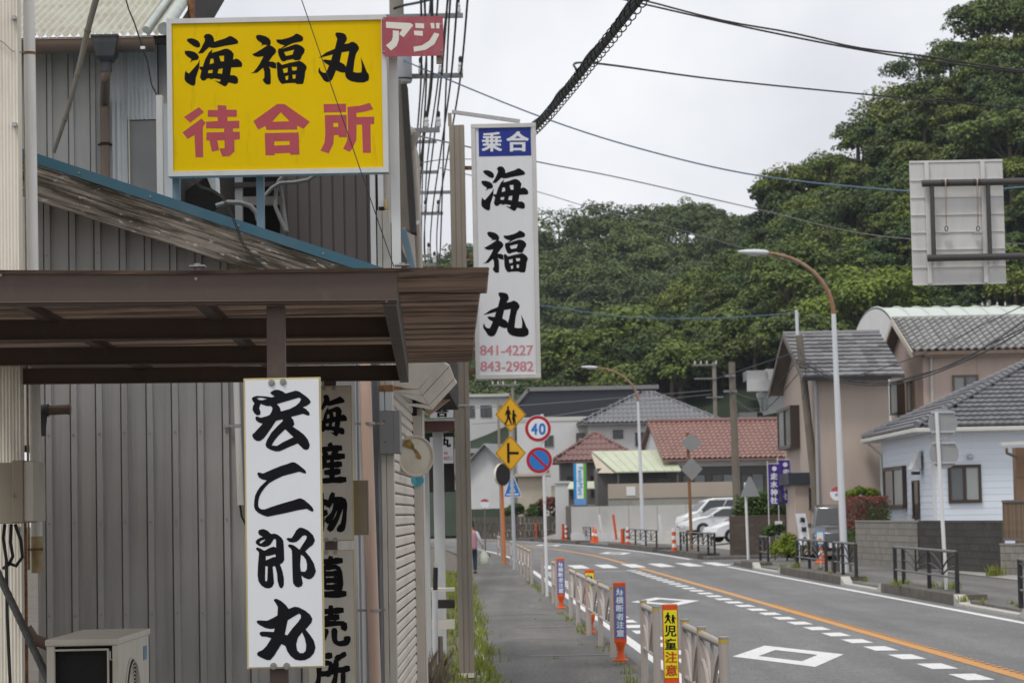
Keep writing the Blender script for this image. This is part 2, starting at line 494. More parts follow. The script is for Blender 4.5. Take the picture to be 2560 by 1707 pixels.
BR = {
 'san': [[(50,0),(57,13)],[(20,17),(86,12)],[(34,18),(42,32)],[(72,16),(60,32)],[(16,38),(94,32)],[(22,38),(18,66),(4,98)],[(40,42),(28,62)],[(36,56),(86,52)],[(36,73),(82,70)],[(24,94),(98,90)],[(58,40),(58,92)]],
 'butsu': [[(18,10),(8,36)],[(14,28),(46,25)],[(2,60),(46,50)],[(29,2),(29,98)],[(62,2),(46,38)],[(54,22),(95,18),(93,62),(86,94),(74,86)],[(72,24),(62,54),(42,76)],[(84,26),(74,64),(48,96)]],
 'choku': [[(20,13),(86,9)],[(54,-2),(48,24)],[(34,24),(34,80)],[(34,26),(78,23),(78,82)],[(36,42),(76,41)],[(36,58),(76,57)],[(36,75),(76,74)],[(12,34),(15,94),(96,90)]],
 'bai': [[(16,15),(86,10)],[(50,-2),(50,28)],[(28,31),(74,27)],[(14,44),(8,62)],[(12,46),(92,41),(84,60)],[(38,56),(33,80),(6,98)],[(60,54),(60,86),(72,94),(96,90),(95,74)]],
 'sho': [[(6,9),(50,5)],[(13,22),(13,62),(2,98)],[(14,25),(47,22),(46,52)],[(14,50),(46,49)],[(88,0),(58,15)],[(60,14),(60,58),(46,98)],[(60,42),(99,36)],[(80,40),(80,99)]]}

# ================================================================ materials
mat('shed_metal', (0.43, 0.42, 0.412), 0.42, 0.10, 1.6, bump=0.05, bscale=25, dirt=0.55, dirtcol=(0.17, 0.16, 0.145), dscale=(13, 13, 0.5), metal=0.0, spec=0.4, dlo=0.48, dhi=0.8)
mat('upper_metal', (0.46, 0.44, 0.42), 0.5, 0.08, 2, dirt=0.3, dscale=(7, 7, 0.6), spec=0.4)
mat('pale_metal', (0.63, 0.635, 0.645), 0.5, 0.08, 2, dirt=0.35, dirtcol=(0.16, 0.15, 0.14), dscale=(9, 9, 0.5))
mat('patch_grey', (0.25, 0.24, 0.235), 0.8, 0.08, 3, bump=0.1, bscale=120)
mat('cream_wall', (0.74, 0.695, 0.60), 0.6, 0.06, 3, dirt=0.55, dirtcol=(0.30, 0.24, 0.18), dscale=(14, 14, 0.7))
mat('white_pipe', (0.74, 0.73, 0.70), 0.45, 0.05, 4, dirt=0.6, dirtcol=(0.36, 0.27, 0.18), dscale=(14, 14, 0.9), dlo=0.52, dhi=0.78)
mat('rust', (0.16, 0.075, 0.035), 0.85, 0.35, 30, bump=0.3, bscale=90, hue2=(0.26, 0.13, 0.06))
mat('rust_yellow', (0.36, 0.25, 0.11), 0.85, 0.3, 12, hue2=(0.42, 0.33, 0.2))
mat('brown_steel', (0.085, 0.057, 0.045), 0.5, 0.10, 3, bump=0.04, bscale=40, dirt=0.3, dirtcol=(0.20, 0.16, 0.13), dscale=(8, 8, 5), dlo=0.55, dhi=0.8, spec=0.45)
mat('brown_poly', (0.20, 0.140, 0.105), 0.35, 0.2, 2.5, dirt=0.85, dirtcol=(0.022, 0.015, 0.012), dscale=(0.25, 5.0, 3), dlo=0.40, dhi=0.60, trans=0.35)
mat('beam_grey', (0.125, 0.112, 0.098), 0.6, 0.2, 6, dirt=0.5, dirtcol=(0.2, 0.18, 0.15), dscale=(9, 9, 9))
mat('galv', (0.42, 0.42, 0.42), 0.45, 0.15, 12, metal=0.35, dirt=0.4, dirtcol=(0.2, 0.16, 0.12), dscale=(8, 8, 3))
mat('blue_trim', (0.036, 0.112, 0.160), 0.45, 0.10, 3, dirt=0.35, dirtcol=(0.10, 0.15, 0.17), dscale=(5, 5, 2), spec=0.4)
mat('blue_post', (0.16, 0.24, 0.29), 0.5, 0.1, 3, dirt=0.3, dscale=(9, 9, 1))
mat('bolt', (0.30, 0.29, 0.27), 0.4, 0.2, 60, metal=0.7)
mat('sign_white', (0.73, 0.745, 0.77), 0.35, 0.025, 1.5, dirt=0.12, dirtcol=(0.4, 0.4, 0.38), dscale=(10, 10, 1), spec=0.4)
mat('sign_edge', (0.50, 0.42, 0.20), 0.6, 0.15, 8)
mat('sign_beige', (0.56, 0.52, 0.45), 0.5, 0.06, 2, dirt=0.3, dscale=(9, 9, 1))
mat('ink', (0.008, 0.008, 0.010), 0.6, 0.25, 8, dirt=0.25, dirtcol=(0.06, 0.07, 0.10), dscale=(3, 3, 3), dlo=0.52, dhi=0.85, spec=0.12)
mat('ink_dark', (0.010, 0.009, 0.010), 0.7, 0.1, 8, spec=0.1)
mat('sign_yellow', (0.76, 0.505, 0.001), 0.6, 0.05, 1.6, dirt=0.6, dirtcol=(0.25, 0.165, 0.02), dscale=(13, 13, 2.4), dlo=0.60, dhi=0.80, spec=0.08)
mat('alu', (0.60, 0.59, 0.57), 0.42, 0.06, 4, metal=0.25, dirt=0.25, dirtcol=(0.35, 0.32, 0.29), dscale=(6, 6, 3))
mat('faded_red', (0.44, 0.085, 0.10), 0.7, 0.06, 3, spec=0.1, dirt=0.3, dirtcol=(0.52, 0.15, 0.15), dscale=(8, 8, 4))
mat('plate_red', (0.36, 0.075, 0.095), 0.5, 0.12, 3, dirt=0.6, dirtcol=(0.42, 0.20, 0.22), dscale=(5, 5, 3), dlo=0.45, dhi=0.75)
mat('letter_cream', (0.72, 0.70, 0.62), 0.5, 0.04, 5)
mat('pale_red', (0.58, 0.20, 0.25), 0.6, 0.10, 12, hue2=(0.66, 0.30, 0.34))
mat('sign_blue', (0.010, 0.028, 0.25), 0.4, 0.06, 3, dirt=0.15, dirtcol=(0.1, 0.13, 0.3), dscale=(9, 9, 2))
mat('cream_roof', (0.46, 0.43, 0.34), 0.6, 0.10, 3, dirt=0.7, dirtcol=(0.30, 0.20, 0.15), dscale=(3, 3, 9), dlo=0.5, dhi=0.8, hue2=(0.48, 0.49, 0.42))
mat('gutter_brown', (0.17, 0.115, 0.085), 0.45, 0.12, 4, dirt=0.5, dirtcol=(0.05, 0.04, 0.03), dscale=(5, 5, 5), spec=0.5)
mat('dark_plastic', (0.052, 0.054, 0.060), 0.5, 0.12, 5, dirt=0.3, dirtcol=(0.16, 0.16, 0.16), dscale=(12, 12, 2))
mat('verdigris', (0.42, 0.46, 0.43), 0.6, 0.1, 4, dirt=0.5, dirtcol=(0.2, 0.18, 0.14), dscale=(6, 6, 6))
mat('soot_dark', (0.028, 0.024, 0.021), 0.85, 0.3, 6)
mat('siding_brown', (0.098, 0.083, 0.083), 0.55, 0.07, 2, dirt=0.2, dirtcol=(0.13, 0.11, 0.105), dscale=(9, 9, 0.6))
mat('trim_white', (0.55, 0.56, 0.57), 0.5, 0.05, 3, dirt=0.2, dscale=(9, 9, 1))
mat('soffit_beige', (0.38, 0.345, 0.30), 0.7, 0.08, 3, dirt=0.3, dscale=(6, 6, 2))
mat('shutter_beige', (0.70, 0.625, 0.545), 0.5, 0.06, 3, dirt=0.35, dirtcol=(0.30, 0.22, 0.16), dscale=(3, 3, 4))
mat('panel_beige', (0.56, 0.515, 0.45), 0.55, 0.06, 3, dirt=0.35, dirtcol=(0.3, 0.22, 0.15), dscale=(6, 6, 2))
mat('pipe_pink', (0.56, 0.395, 0.315), 0.5, 0.07, 3, dirt=0.35, dirtcol=(0.36, 0.27, 0.22), dscale=(9, 9, 0.8))
mat('flash_metal', (0.34, 0.35, 0.37), 0.4, 0.08, 3, metal=0.3, dirt=0.2, dscale=(8, 8, 1))
mat('box_grey', (0.21, 0.205, 0.205), 0.5, 0.08, 4, dirt=0.2, dscale=(8, 8, 1), dirtcol=(0.3, 0.29, 0.28))
mat('dish', (0.56, 0.51, 0.42), 0.5, 0.06, 6, dirt=0.6, dirtcol=(0.32, 0.24, 0.14), dscale=(9, 9, 6), dlo=0.46, dhi=0.8)
mat('dish_hole', (0.10, 0.06, 0.02), 0.9, 0.4, 20, hue2=(0.3, 0.2, 0.06))
mat('teal', (0.09, 0.40, 0.50), 0.5, 0.1, 5)
mat('ac_white', (0.55, 0.515, 0.44), 0.5, 0.05, 3, dirt=0.4, dirtcol=(0.33, 0.27, 0.19), dscale=(6, 6, 2.5))
mat('ac_dark', (0.015, 0.014, 0.013), 0.8, 0.3, 40)
mat('label_blue', (0.12, 0.22, 0.33), 0.6, 0.1, 30)
mat('ebox', (0.31, 0.27, 0.205), 0.55, 0.06, 3, dirt=0.3, dscale=(6, 6, 2), dirtcol=(0.22, 0.18, 0.13))
mat('cable_black', (0.022, 0.022, 0.024), 0.6, 0.2, 20)
mat('cable_grey', (0.20, 0.20, 0.20), 0.6, 0.2, 8)
mat('hose_dark', (0.055, 0.052, 0.05), 0.7, 0.3, 10, bump=0.3, bscale=30)
mat('bamboo', (0.135, 0.122, 0.10), 0.6, 0.25, 4, dirt=0.5, dirtcol=(0.045, 0.04, 0.035), dscale=(30, 30, 1.2))
mat('post_tan', (0.285, 0.25, 0.205), 0.55, 0.08, 3, dirt=0.45, dirtcol=(0.17, 0.14, 0.11), dscale=(16, 16, 0.5), metal=0.1)
mat('wood_grey', (0.20, 0.165, 0.13), 0.85, 0.2, 3)
mat('porch_white', (0.47, 0.47, 0.47), 0.6, 0.05, 2, dirt=0.2, dscale=(6, 6, 1))
mat('fascia_red', (0.10, 0.045, 0.042), 0.6, 0.1, 3)
mat('green_cloth', (0.16, 0.27, 0.10), 0.7, 0.1, 3)
mat('acrylic_tan', (0.27, 0.21, 0.13), 0.25, 0.18, 5, spec=0.6)

# weathered barge board: long grain streaks, dark lichen and a bleached lower edge
def woodmat():
    m = bpy.data.materials.new('barge_wood')
    m.use_nodes = True
    nt = m.node_tree
    N, L = nt.nodes.new, nt.links.new
    b = nt.nodes['Principled BSDF']
    tc = N('ShaderNodeTexCoord')
    rot = N('ShaderNodeMapping')
    rot.inputs['Rotation'].default_value = (0, math.radians(-19), 0)
    L(tc.outputs['Object'], rot.inputs['Vector'])
    mp = N('ShaderNodeMapping')
    mp.inputs['Scale'].default_value = (1.6, 6, 55)
    L(rot.outputs['Vector'], mp.inputs['Vector'])
    g = N('ShaderNodeTexNoise')
    g.inputs['Scale'].default_value, g.inputs['Detail'].default_value, g.inputs['Roughness'].default_value = 1.0, 9, 0.7
    L(mp.outputs['Vector'], g.inputs['Vector'])
    r1 = N('ShaderNodeValToRGB')
    r1.color_ramp.elements[0].position, r1.color_ramp.elements[1].position = 0.40, 0.62
    r1.color_ramp.elements[0].color, r1.color_ramp.elements[1].color = (0.055, 0.043, 0.033, 1), (0.30, 0.265, 0.225, 1)
    L(g.outputs['Fac'], r1.inputs['Fac'])
    mp2 = N('ShaderNodeMapping')
    mp2.inputs['Scale'].default_value = (1.5, 4, 13)
    L(rot.outputs['Vector'], mp2.inputs['Vector'])
    n2 = N('ShaderNodeTexNoise')
    n2.inputs['Scale'].default_value, n2.inputs['Detail'].default_value, n2.inputs['Roughness'].default_value = 1.0, 10, 0.72
    L(mp2.outputs['Vector'], n2.inputs['Vector'])
    r2 = N('ShaderNodeMapRange')
    r2.inputs['From Min'].default_value, r2.inputs['From Max'].default_value, r2.inputs['To Max'].default_value = 0.47, 0.58, 0.9
    L(n2.outputs['Fac'], r2.inputs['Value'])
    mx = N('ShaderNodeMixRGB')
    mx.inputs['Color2'].default_value = (0.035, 0.030, 0.020, 1)
    L(r2.outputs['Result'], mx.inputs['Fac'])
    L(r1.outputs['Color'], mx.inputs['Color1'])
    mp3 = N('ShaderNodeMapping')
    mp3.inputs['Scale'].default_value = (14, 14, 45)
    L(rot.outputs['Vector'], mp3.inputs['Vector'])
    n3 = N('ShaderNodeTexNoise')
    n3.inputs['Scale'].default_value, n3.inputs['Detail'].default_value = 1.0, 8
    L(mp3.outputs['Vector'], n3.inputs['Vector'])
    r3 = N('ShaderNodeMapRange')
    r3.inputs['From Min'].default_value, r3.inputs['From Max'].default_value, r3.inputs['To Max'].default_value = 0.62, 0.70, 0.75
    L(n3.outputs['Fac'], r3.inputs['Value'])
    mx2 = N('ShaderNodeMixRGB')
    mx2.inputs['Color2'].default_value = (0.46, 0.44, 0.40, 1)
    L(r3.outputs['Result'], mx2.inputs['Fac'])
    L(mx.outputs['Color'], mx2.inputs['Color1'])
    L(mx2.outputs['Color'], b.inputs['Base Color'])
    b.inputs['Roughness'].default_value = 0.9
    b.inputs['Specular IOR Level'].default_value = 0.15
    bp = N('ShaderNodeBump')
    bp.inputs['Strength'].default_value, bp.inputs['Distance'].default_value = 0.5, 0.01
    L(g.outputs['Fac'], bp.inputs['Height'])
    L(bp.outputs['Normal'], b.inputs['Normal'])
    MATS['barge_wood'] = m
woodmat()

def ribs(mb, xs0, xs1, y, zlo, ztop, pitch, ribw, depth, slope=0.006, y_dir=-1.0, first=0.0, notch=False):
    """folded metal sheet: flat pans with narrow raised ribs; ztop(x) gives the upper edge"""
    prof, x = [], xs0
    k = 0
    x = xs0 + first
    prof.append((xs0, 0.0))
    while x < xs1 - ribw:
        if notch: prof += [(x - .009, 0), (x - .008, -.02), (x - .001, -.02)]
        prof += [(x, 0), (x + slope, depth), (x + ribw - slope, depth), (x + ribw, 0)]
        x += pitch
    prof.append((xs1, 0.0))
    prof = [p for i, p in enumerate(prof) if i == 0 or p[0] > prof[i - 1][0] - 1e-9]
    vs, fs = [], []
    for (px, d) in prof:
        vs += [(px, y + y_dir * d, zlo), (px, y + y_dir * d, ztop(px))]
    for i in range(len(prof) - 1):
        fs.append((2 * i, 2 * i + 2, 2 * i + 3, 2 * i + 1))
    mb.add(vs, fs)

# ================================================================ left foreground
SY = 17.0                                   # front wall of the metal shed
def shed():
    A, B = W(30, 385, SY - .45), W(985, 700, SY - .45)          # verge line, upper edge of the board
    sl = (B.z - A.z) / (B.x - A.x)
    zt = lambda x: A.z + (x - A.x) * sl
    x0, x1 = W(92, 1100, SY).x, W(893, 1300, SY).x
    t = thing('metal_shed', 'grey ribbed metal shed with blue roof edge and weathered barge board behind the brown canopy', 'shed', ((x0 + x1) / 2, SY, 0.1))
    m = MB()
    ribs(m, x0, x1, SY, 0.1, lambda x: zt(x) - 0.02, 0.1655, 0.044, 0.026, 0.004, first=0.06, notch=True)
    m.build('wall', 'shed_metal', t)
    m = MB()
    m.add([(x1, SY, .1), (x1, SY + 5, .1), (x1, SY + 5, zt(x1)), (x1, SY, zt(x1))], [(0, 1, 2, 3)])
    m.add([(x0, SY, .1), (x0, SY + 5, .1), (x0, SY + 5, zt(x0)), (x0, SY, zt(x0))], [(3, 2, 1, 0)])
    m.add([(x0, SY + 5, .1), (x1, SY + 5, .1), (x1, SY + 5, zt(x1)), (x0, SY + 5, zt(x0))], [(3, 2, 1, 0)])
    m.build('side_wall', 'upper_metal', t)
    # screws on the ribs
    m = MB()
    zs = [W(300, y, SY).z for y in (635, 1083, 1305, 1535)]
    x = x0 + 0.06 + 0.021
    while x < x1 - 0.03:
        for z in zs:
            if z < zt(x) - 0.35:
                m.disc((x + random.uniform(-.003, .003), SY - 0.028, z + random.uniform(-.006, .006)), (0, 1, 0), 0.0065, 0.005, 8)
        x += 0.1655
    m.build('screw', 'bolt', t, kind='stuff')
    yb = SY - .45
    n = Vector((-sl, 0, 1)).normalized()
    m = MB()
    m.prism([(A.x - .5, zt(A.x - .5) - .012), (B.x, zt(B.x) - .012), (B.x, zt(B.x) - .05), (B.x - .46, zt(B.x - .46) - .245), (A.x - .5, zt(A.x - .5) - .25)],
            lambda u, v, w: (u, w, v), yb, yb + .04)
    m.build('barge_board', 'barge_wood', t)
    m = MB()
    m.prism([(A.x - .5, zt(A.x - .5) - .012), (B.x + .03, zt(B.x + .03) - .012), (B.x + .03, zt(B.x + .03) + .055), (A.x - .5, zt(A.x - .5) + .055)],
            lambda u, v, w: (u, w, v), yb - .012, yb + .05)
    m.build('edge_trim', 'blue_trim', t)
    m = MB()
    for px in (200, 378, 597, 808):
        p = W(px, 600, yb)
        m.disc((p.x, yb - .0145, zt(p.x) + .02), (0, 1, 0), .006, .006, 8)
    m.build('trim_screw', 'bolt', t, kind='stuff')
    m = MB()
    m.add([(A.x - .5, yb + .05, zt(A.x - .5) + .05), (B.x + .03, yb + .05, zt(B.x + .03) + .05), (B.x + .03, SY + 5.2, zt(B.x + .03) + .05), (A.x - .5, SY + 5.2, zt(A.x - .5) + .05),
           (A.x - .5, yb + .05, zt(A.x - .5) + .03), (B.x + .03, yb + .05, zt(B.x + .03) + .03), (B.x + .03, SY + 5.2, zt(B.x + .03) + .03), (A.x - .5, SY + 5.2, zt(A.x - .5) + .03)],
          [(0, 1, 2, 3), (7, 6, 5, 4), (1, 2, 6, 5)])
    m.build('roof', 'blue_trim', t)
    return zt
SHED_Z = shed()

def cream_house():
    xr = W(50, 900, 15.5).x
    t = thing('cream_house', 'cream house wall of fine vertical ribs at the left edge of the view', 'house', (xr - 1.2, 15.5, 0.1))
    m = MB()
    n = 120
    pit = 2.4 / n
    vs, fs = [], []
    for i in range(n * 4 + 1):
        x = xr - 2.4 + i * pit / 4
        y = 15.5 - 0.006 * (0.5 + 0.5 * math.cos(i * math.pi / 2))
        vs += [(x, y, .1), (x, y, 6.2)]
    fs = [(2 * i, 2 * i + 2, 2 * i + 3, 2 * i + 1) for i in range(n * 4)]
    m.add(vs, fs)
    m.add([(xr, 15.494, .1), (xr, 15.62, .1), (xr, 15.62, 6.2), (xr, 15.494, 6.2)], [(0, 1, 2, 3)])
    m.build('wall', 'cream_wall', t)
    for py in (45, 312, 1320, 1545):
        p = W(40, py, 15.48)
        MB().box(xr - .03, xr - .005, 15.455, 15.493, p.z - .012, p.z + .012).build('bracket', 'galv', t)
    m = MB()
    p, q = W(-20, 88, 15.47), W(50, 138, 15.47)
    m.tube([W(-20, 92, 15.475), W(10, 108, 15.475), W(30, 128, 15.47), W(60, 132, 15.6)], .003, 6)
    m.build('tie_wire', 'cable_grey', t)
    m = MB()
    m.tube([W(-10, 1242, 15.475), W(55, 1245, 15.475)], .003, 6)
    m.build('tie_wire', 'cable_grey', t)
cream_house()

def drain_pipe():
    p0, p1 = W(75, -40, 15.75), W(92, 1432, 15.75)
    xm = W(82, 700, 15.75).x
    t = thing('drain_pipe', 'tall white vent pipe with rusty end beside the cream ribbed wall', 'pipe', (xm, 15.75, p1.z))
    MB().tube([(xm - .012, 15.75, p0.z), (xm + .012, 15.75, W(90, 1340, 15.75).z)], .0355, 20).build('pipe', 'white_pipe', t, smooth=True)
    z1, z2 = W(90, 1340, 15.75).z, p1.z
    MB().tube([(xm + .012, 15.75, z1 - .001), (xm + .013, 15.75, z2)], .0345, 20).build('pipe_end', 'rust_yellow', t, smooth=True)
    for py in (134, 1373):
        z = W(75, py, 15.75).z
        MB().tube([(xm - (.009 if py < 500 else -.012), 15.75, z - .008), (xm - (.009 if py < 500 else -.012), 15.75, z + .008)], .039, 20).box(xm - .11, xm - .03, 15.74, 15.76, z - .006, z + .006).build('pipe_clamp', 'rust', t)
    MB().tube([(xm - .045, 15.78, p0.z), (xm - .043, 15.78, p1.z + .02)], .008, 6).build('rust_rod', 'rust_yellow', t)
drain_pipe()

def canopy():
    """brown steel canopy with small-wave plastic roof, level, running away from the street camera"""
    ya, yb_ = 9.75, 16.2
    fz0, fz1 = 2.735, 2.86
    xl = -3.2
    def skew(y): return -.448 - .033 * (y - 10.2)
    def fy(x): return 10.2 + (x + .448) * .165            # the front beam is turned a little
    t = thing('canopy', 'brown steel canopy with wavy plastic roof sheets over the shop front', 'canopy', (-1.4, 13, 0.1))
    m = MB()
    xr = -.448
    m.add([(xl, fy(xl), fz0), (xr, fy(xr), fz0), (xr, fy(xr) + .06, fz0), (xl, fy(xl) + .06, fz0), (xl, fy(xl), fz1), (xr, fy(xr), fz1), (xr, fy(xr) + .06, fz1), (xl, fy(xl) + .06, fz1)],
          [(0, 3, 2, 1), (4, 5, 6, 7), (0, 1, 5, 4), (1, 2, 6, 5), (2, 3, 7, 6), (3, 0, 4, 7)])
    m.bar((xl, fy(xl) - .004, fz0 + .012), (xr, fy(xr) - .004, fz0 + .012), .012, .006)
    m.build('front_beam', 'brown_steel', t, bevel=.003)
    for k, y in enumerate((12.15, 14.1, 16.05)):
        x1 = skew(y) - .05
        m = MB()
        m.bar((xl if k < 2 else -3.02, y - .45 + (0.0), fz0 + .047), (x1, y, fz0 + .047), .05, .095)
        m.bar((xl if k < 2 else -3.02, y - .45 - .03, fz0 + .003), (x1, y - .03, fz0 + .003), .02, .006)
        m.build('cross_beam', 'brown_steel', t)
    for x in (-2.06, -1.30):
        m = MB()
        m.bar((x, fy(x) + .06, fz1 - .022), (x - .2, 16.1, fz1 - .022), .055, .04)
        m.build('purlin', 'brown_steel', t)
    m = MB()
    m.bar((xr - .03, fy(xr) + .01, fz0 + .055), (skew(16.1) - .03, 16.1, fz0 + .055), .055, .13)
    m.build('side_beam', 'beam_grey', t, bevel=.003)
    # wave sheets, ridges along X; edges do not quite line up
    for (y0, y1, e0, e1) in ((10.17, 11.2, -.088, -.107), (11.15, 13.4, -.135, -.19), (13.35, 16.3, -.19, -.25)):
        m = MB()
        wl = .063
        n = int((y1 - y0) / wl * 8)
        xs = [xl, -2.2, -1.3, -.7, 0]
        vs, fs = [], []
        for i in range(n + 1):
            y = y0 + (y1 - y0) * i / n
            for j, x in enumerate(xs):
                jit = 0
                if j == 4: jit = e0 + (e1 - e0) * i / n + .006 * math.sin(i * 2.1)
                sag = .005 * math.sin((x + 3.2) * 2.6) * max(0, 1 - (y - 10.17) / 1.0)
                yy = y + (x + .448) * .165 * max(0.0, 1 - (y - 10.17) / 6.5)
                vs.append((x + jit, yy, fz1 + .006 + .009 * math.sin(2 * math.pi * y / wl) + sag))
        c = len(xs)
        for i in range(n):
            for j in range(c - 1):
                fs.append((i * c + j, i * c + j + 1, (i + 1) * c + j + 1, (i + 1) * c + j))
        m.add(vs, fs).build('roof_sheet', 'brown_poly', t, smooth=True)
    # posts
    for (px, py, y) in ((690, 1300, 10.22), (825, 1300, 15.9)):
        p = W(px, py, y)
        pt = W(px, 760 if y < 12 else 940, y)
        MB().bar((p.x, y, .1), (pt.x, y, fz0 - .001), .072, .05, up=(0, 1, 0)).build('post', 'brown_steel', t, bevel=.003)
    for px, y in ((488, None), (1000, None)):
        x = W(px, 670, 10.0).x
        m = MB().box(x - .03, x + .03, fy(x) - .02, fy(x) + .04, fz1 + .022, fz1 + .028).disc((x, fy(x), fz1 + .03), (0, 0, 1), .012, .01, 10)
        m.build('hook_bolt', 'bolt', t)
    for px, py in ((2, 688), (490, 697), (966, 752)):
        p = W(px, py, 10)
        y = fy(p.x)
        q = W(px, py, y)
        MB().disc((q.x, y - .003, q.z), (0, 1, 0), .006, .006, 8).build('rivet', 'bolt', t)
canopy()

def plank_sign(label, x0, y0, x1, y1, Y, face, edge, chars, bolts, name='shop_sign'):
    X0, X1, Z0, Z1 = RECT(x0, y0, x1, y1, Y)
    t = thing(name, label, 'sign', ((X0 + X1) / 2, Y, Z0))
    MB().box(X0, X1, Y, Y + .012, Z0, Z1).build('back_board', edge, t, bevel=.002)
    e = .007
    MB().box(X0 + e, X1 - e, Y - .003, Y - .0005, Z0 + e, Z1 - e).build('face', face, t)
    o, n = Vector((0, Y - .003, 0)), Vector((0, -1, 0))
    for g, box in chars:
        m = MB()
        if g in BR: letter_strokes(m, BR[g], box, o, n, .001)
        else: letter(m, outline(GL[g]), box, o, n, .001)
        m.build('character', 'ink' if face == 'sign_white' else 'ink_dark', t)
    for (bx, by) in bolts:
        p = onplane(bx, by, o, n)
        MB().disc(p, (0, 1, 0), .0135, .006, 16).disc(p - Vector((0, .006, 0)), (0, 1, 0), .007, .008, 6).build('bolt', 'bolt', t)
    return t
plank_sign('white sign with four black brush characters hanging on the brown canopy post', 613, 944, 807, 1670, 10.16, 'sign_white', 'sign_edge',
           [('kou', (630, 974, 777, 1128)), ('ji2', (635, 1155, 784, 1291)), ('rou', (639, 1318, 790, 1470)), ('maru2', (642, 1496, 789, 1650))],
           [(679, 957), (708, 955), (684, 1664), (717, 1664)])
plank_sign('beige sign with black brush characters half hidden behind the white sign, upper of two', 765, 964, 882, 1352, 15.84, 'sign_beige', 'sign_edge',
           [('umi', (778, 986, 868, 1091)), ('san', (778, 1107, 868, 1208)), ('butsu', (778, 1229, 868, 1330))], [(810, 970), (834, 970), (816, 1348), (838, 1348)])
plank_sign('beige sign with black brush characters half hidden behind the white sign, lower of two', 768, 1374, 888, 1765, 15.84, 'sign_beige', 'sign_edge',
           [('choku', (778, 1391, 870, 1493)), ('bai', (782, 1514, 872, 1615)), ('sho', (786, 1632, 876, 1735))], [(816, 1380), (838, 1380), (822, 1756), (842, 1756)])

def yellow_sign():
    Y = 17.5
    X0, X1, Z0, Z1 = RECT(418, 42, 968, 436, Y)
    t = thing('roof_sign', 'large yellow sign with black brush name over red characters in a silver frame', 'sign', ((X0 + X1) / 2, Y, Z0))
    yaw = .012
    MB().box(X0 + .03, X1 - .03, Y + .012, Y + .05, Z0 + .03, Z1 - .03).build('face', 'sign_yellow', t)
    fw = .034
    for (a, b, c, d) in ((X0, X1, Z1 - fw, Z1), (X0, X1, Z0, Z0 + fw)):
        m = MB()
        z_in, z_out = (c, d) if d == Z1 else (d, c)
        m.prism([(a, z_out), (b, z_out), (b - fw, z_in), (a + fw, z_in)], lambda u, v, w: (u, w, v), Y, Y + .12)
        m.build('frame_rail', 'alu', t)
    for (xo, xi) in ((X0, X0 + fw), (X1, X1 - fw)):
        m = MB()
        s = .002 if xo < xi else -.002
        m.prism([(xo, Z0), (xi, Z0 + fw + .0), (xi, Z1 - fw), (xo, Z1)], lambda u, v, w: (u, w, v), Y + .0005, Y + .1195)
        m.build('frame_stile', 'alu', t)
    o, n = Vector((0, Y + .012, 0)), Vector((0, -1, 0))
    for k, b in (('umi', (461, 85, 606, 217)), ('fuku', (626, 85, 767, 212)), ('maru', (796, 82, 923, 207))):
        m = MB(); letter(m, outline(GL[k]), b, o, n, .001); m.build('character', 'ink_dark', t)
    z = GL['machiai']
    for part in (z[0:3], z[3:7], z[7:]):
        xs = [p[0] for l in part for p in l]; ys = [p[1] for l in part for p in l]
        m = MB()
        letter(m, outline(part), (400 + min(xs) / 3.178, 20 + min(ys) / 3.178, 400 + max(xs) / 3.178, 20 + max(ys) / 3.178), o, n, .001)
        m.build('character', 'faded_red', t)
    # posts standing on the shed roof
    for px, mt, w in ((441, 'blue_post', .05), (651, 'blue_post', .052), (989, 'alu', .06)):
        x = W(px, 500, Y + .15).x
        top = Z1 - .15 if px != 989 else Z1 - .02
        MB().bar((x, Y + .16, SHED_Z(x) + .06), (x, Y + .16, top), w, .05, up=(0, 1, 0)).build('post', mt, t)
    MB().bar(W(1008, 575, Y + .3), W(1032, 675, Y + .3), .05, .045).build('brace', 'blue_post', t)
    x = W(402, 300, Y + .14).x
    MB().box(x - .03, x + .012, Y + .13, Y + .2, SHED_Z(x) + .05, Z1 - .5).build('side_channel', 'alu', t)
    return Y
YS = yellow_sign()

def aji_plate():
    Y = 17.46
    X0, X1, Z0, Z1 = RECT(955, 42, 1108, 141, Y)
    t = thing('small_sign', 'small faded red plate with two cream katakana letters beside the yellow sign', 'sign', ((X0 + X1) / 2, Y, Z0))
    c = .022
    m = MB()
    poly = [(X0 + c, Z0), (X1 - c * .6, Z0), (X1, Z0 + c * .6), (X1, Z1 - c * .4), (X1 - c * .4, Z1), (X0 + c * .6, Z1), (X0, Z1 - c * .6), (X0, Z0 + c)]
    m.prism(poly, lambda u, v, w: (u, w, v), Y, Y + .006)
    m.build('plate', 'plate_red', t)
    o, n = Vector((0, Y, 0)), Vector((0, -1, 0))
    z = GL['aji']
    for part in (z[:2], z[2:]):
        xs = [p[0] for l in part for p in l]; ys = [p[1] for l in part for p in l]
        m = MB()
        letter(m, outline(part), (400 + min(xs) / 3.178, 20 + min(ys) / 3.178, 400 + max(xs) / 3.178, 20 + max(ys) / 3.178), o, n, .001)
        m.build('letter', 'letter_cream', t)
    for bx, by in ((955, 49), (955, 129), (1107, 61), (1104, 126)):
        p = onplane(bx, by, o, n)
        p.x = min(max(p.x, X0 + .012), X1 - .012)
        MB().disc(p, (0, 1, 0), .007, .008, 10).build('screw', 'bolt', t)
    MB().bar((X1 - .03, Y + .03, Z0 - .05), (X1 - .03, Y + .03, Z1 - .02), .04, .03, up=(0, 1, 0)).bar((X0 + .05, Y + .022, Z1 - .06), (X1 - .02, Y + .022, Z1 - .06), .03, .03).build('bracket', 'wood_grey', t)
aji_plate()

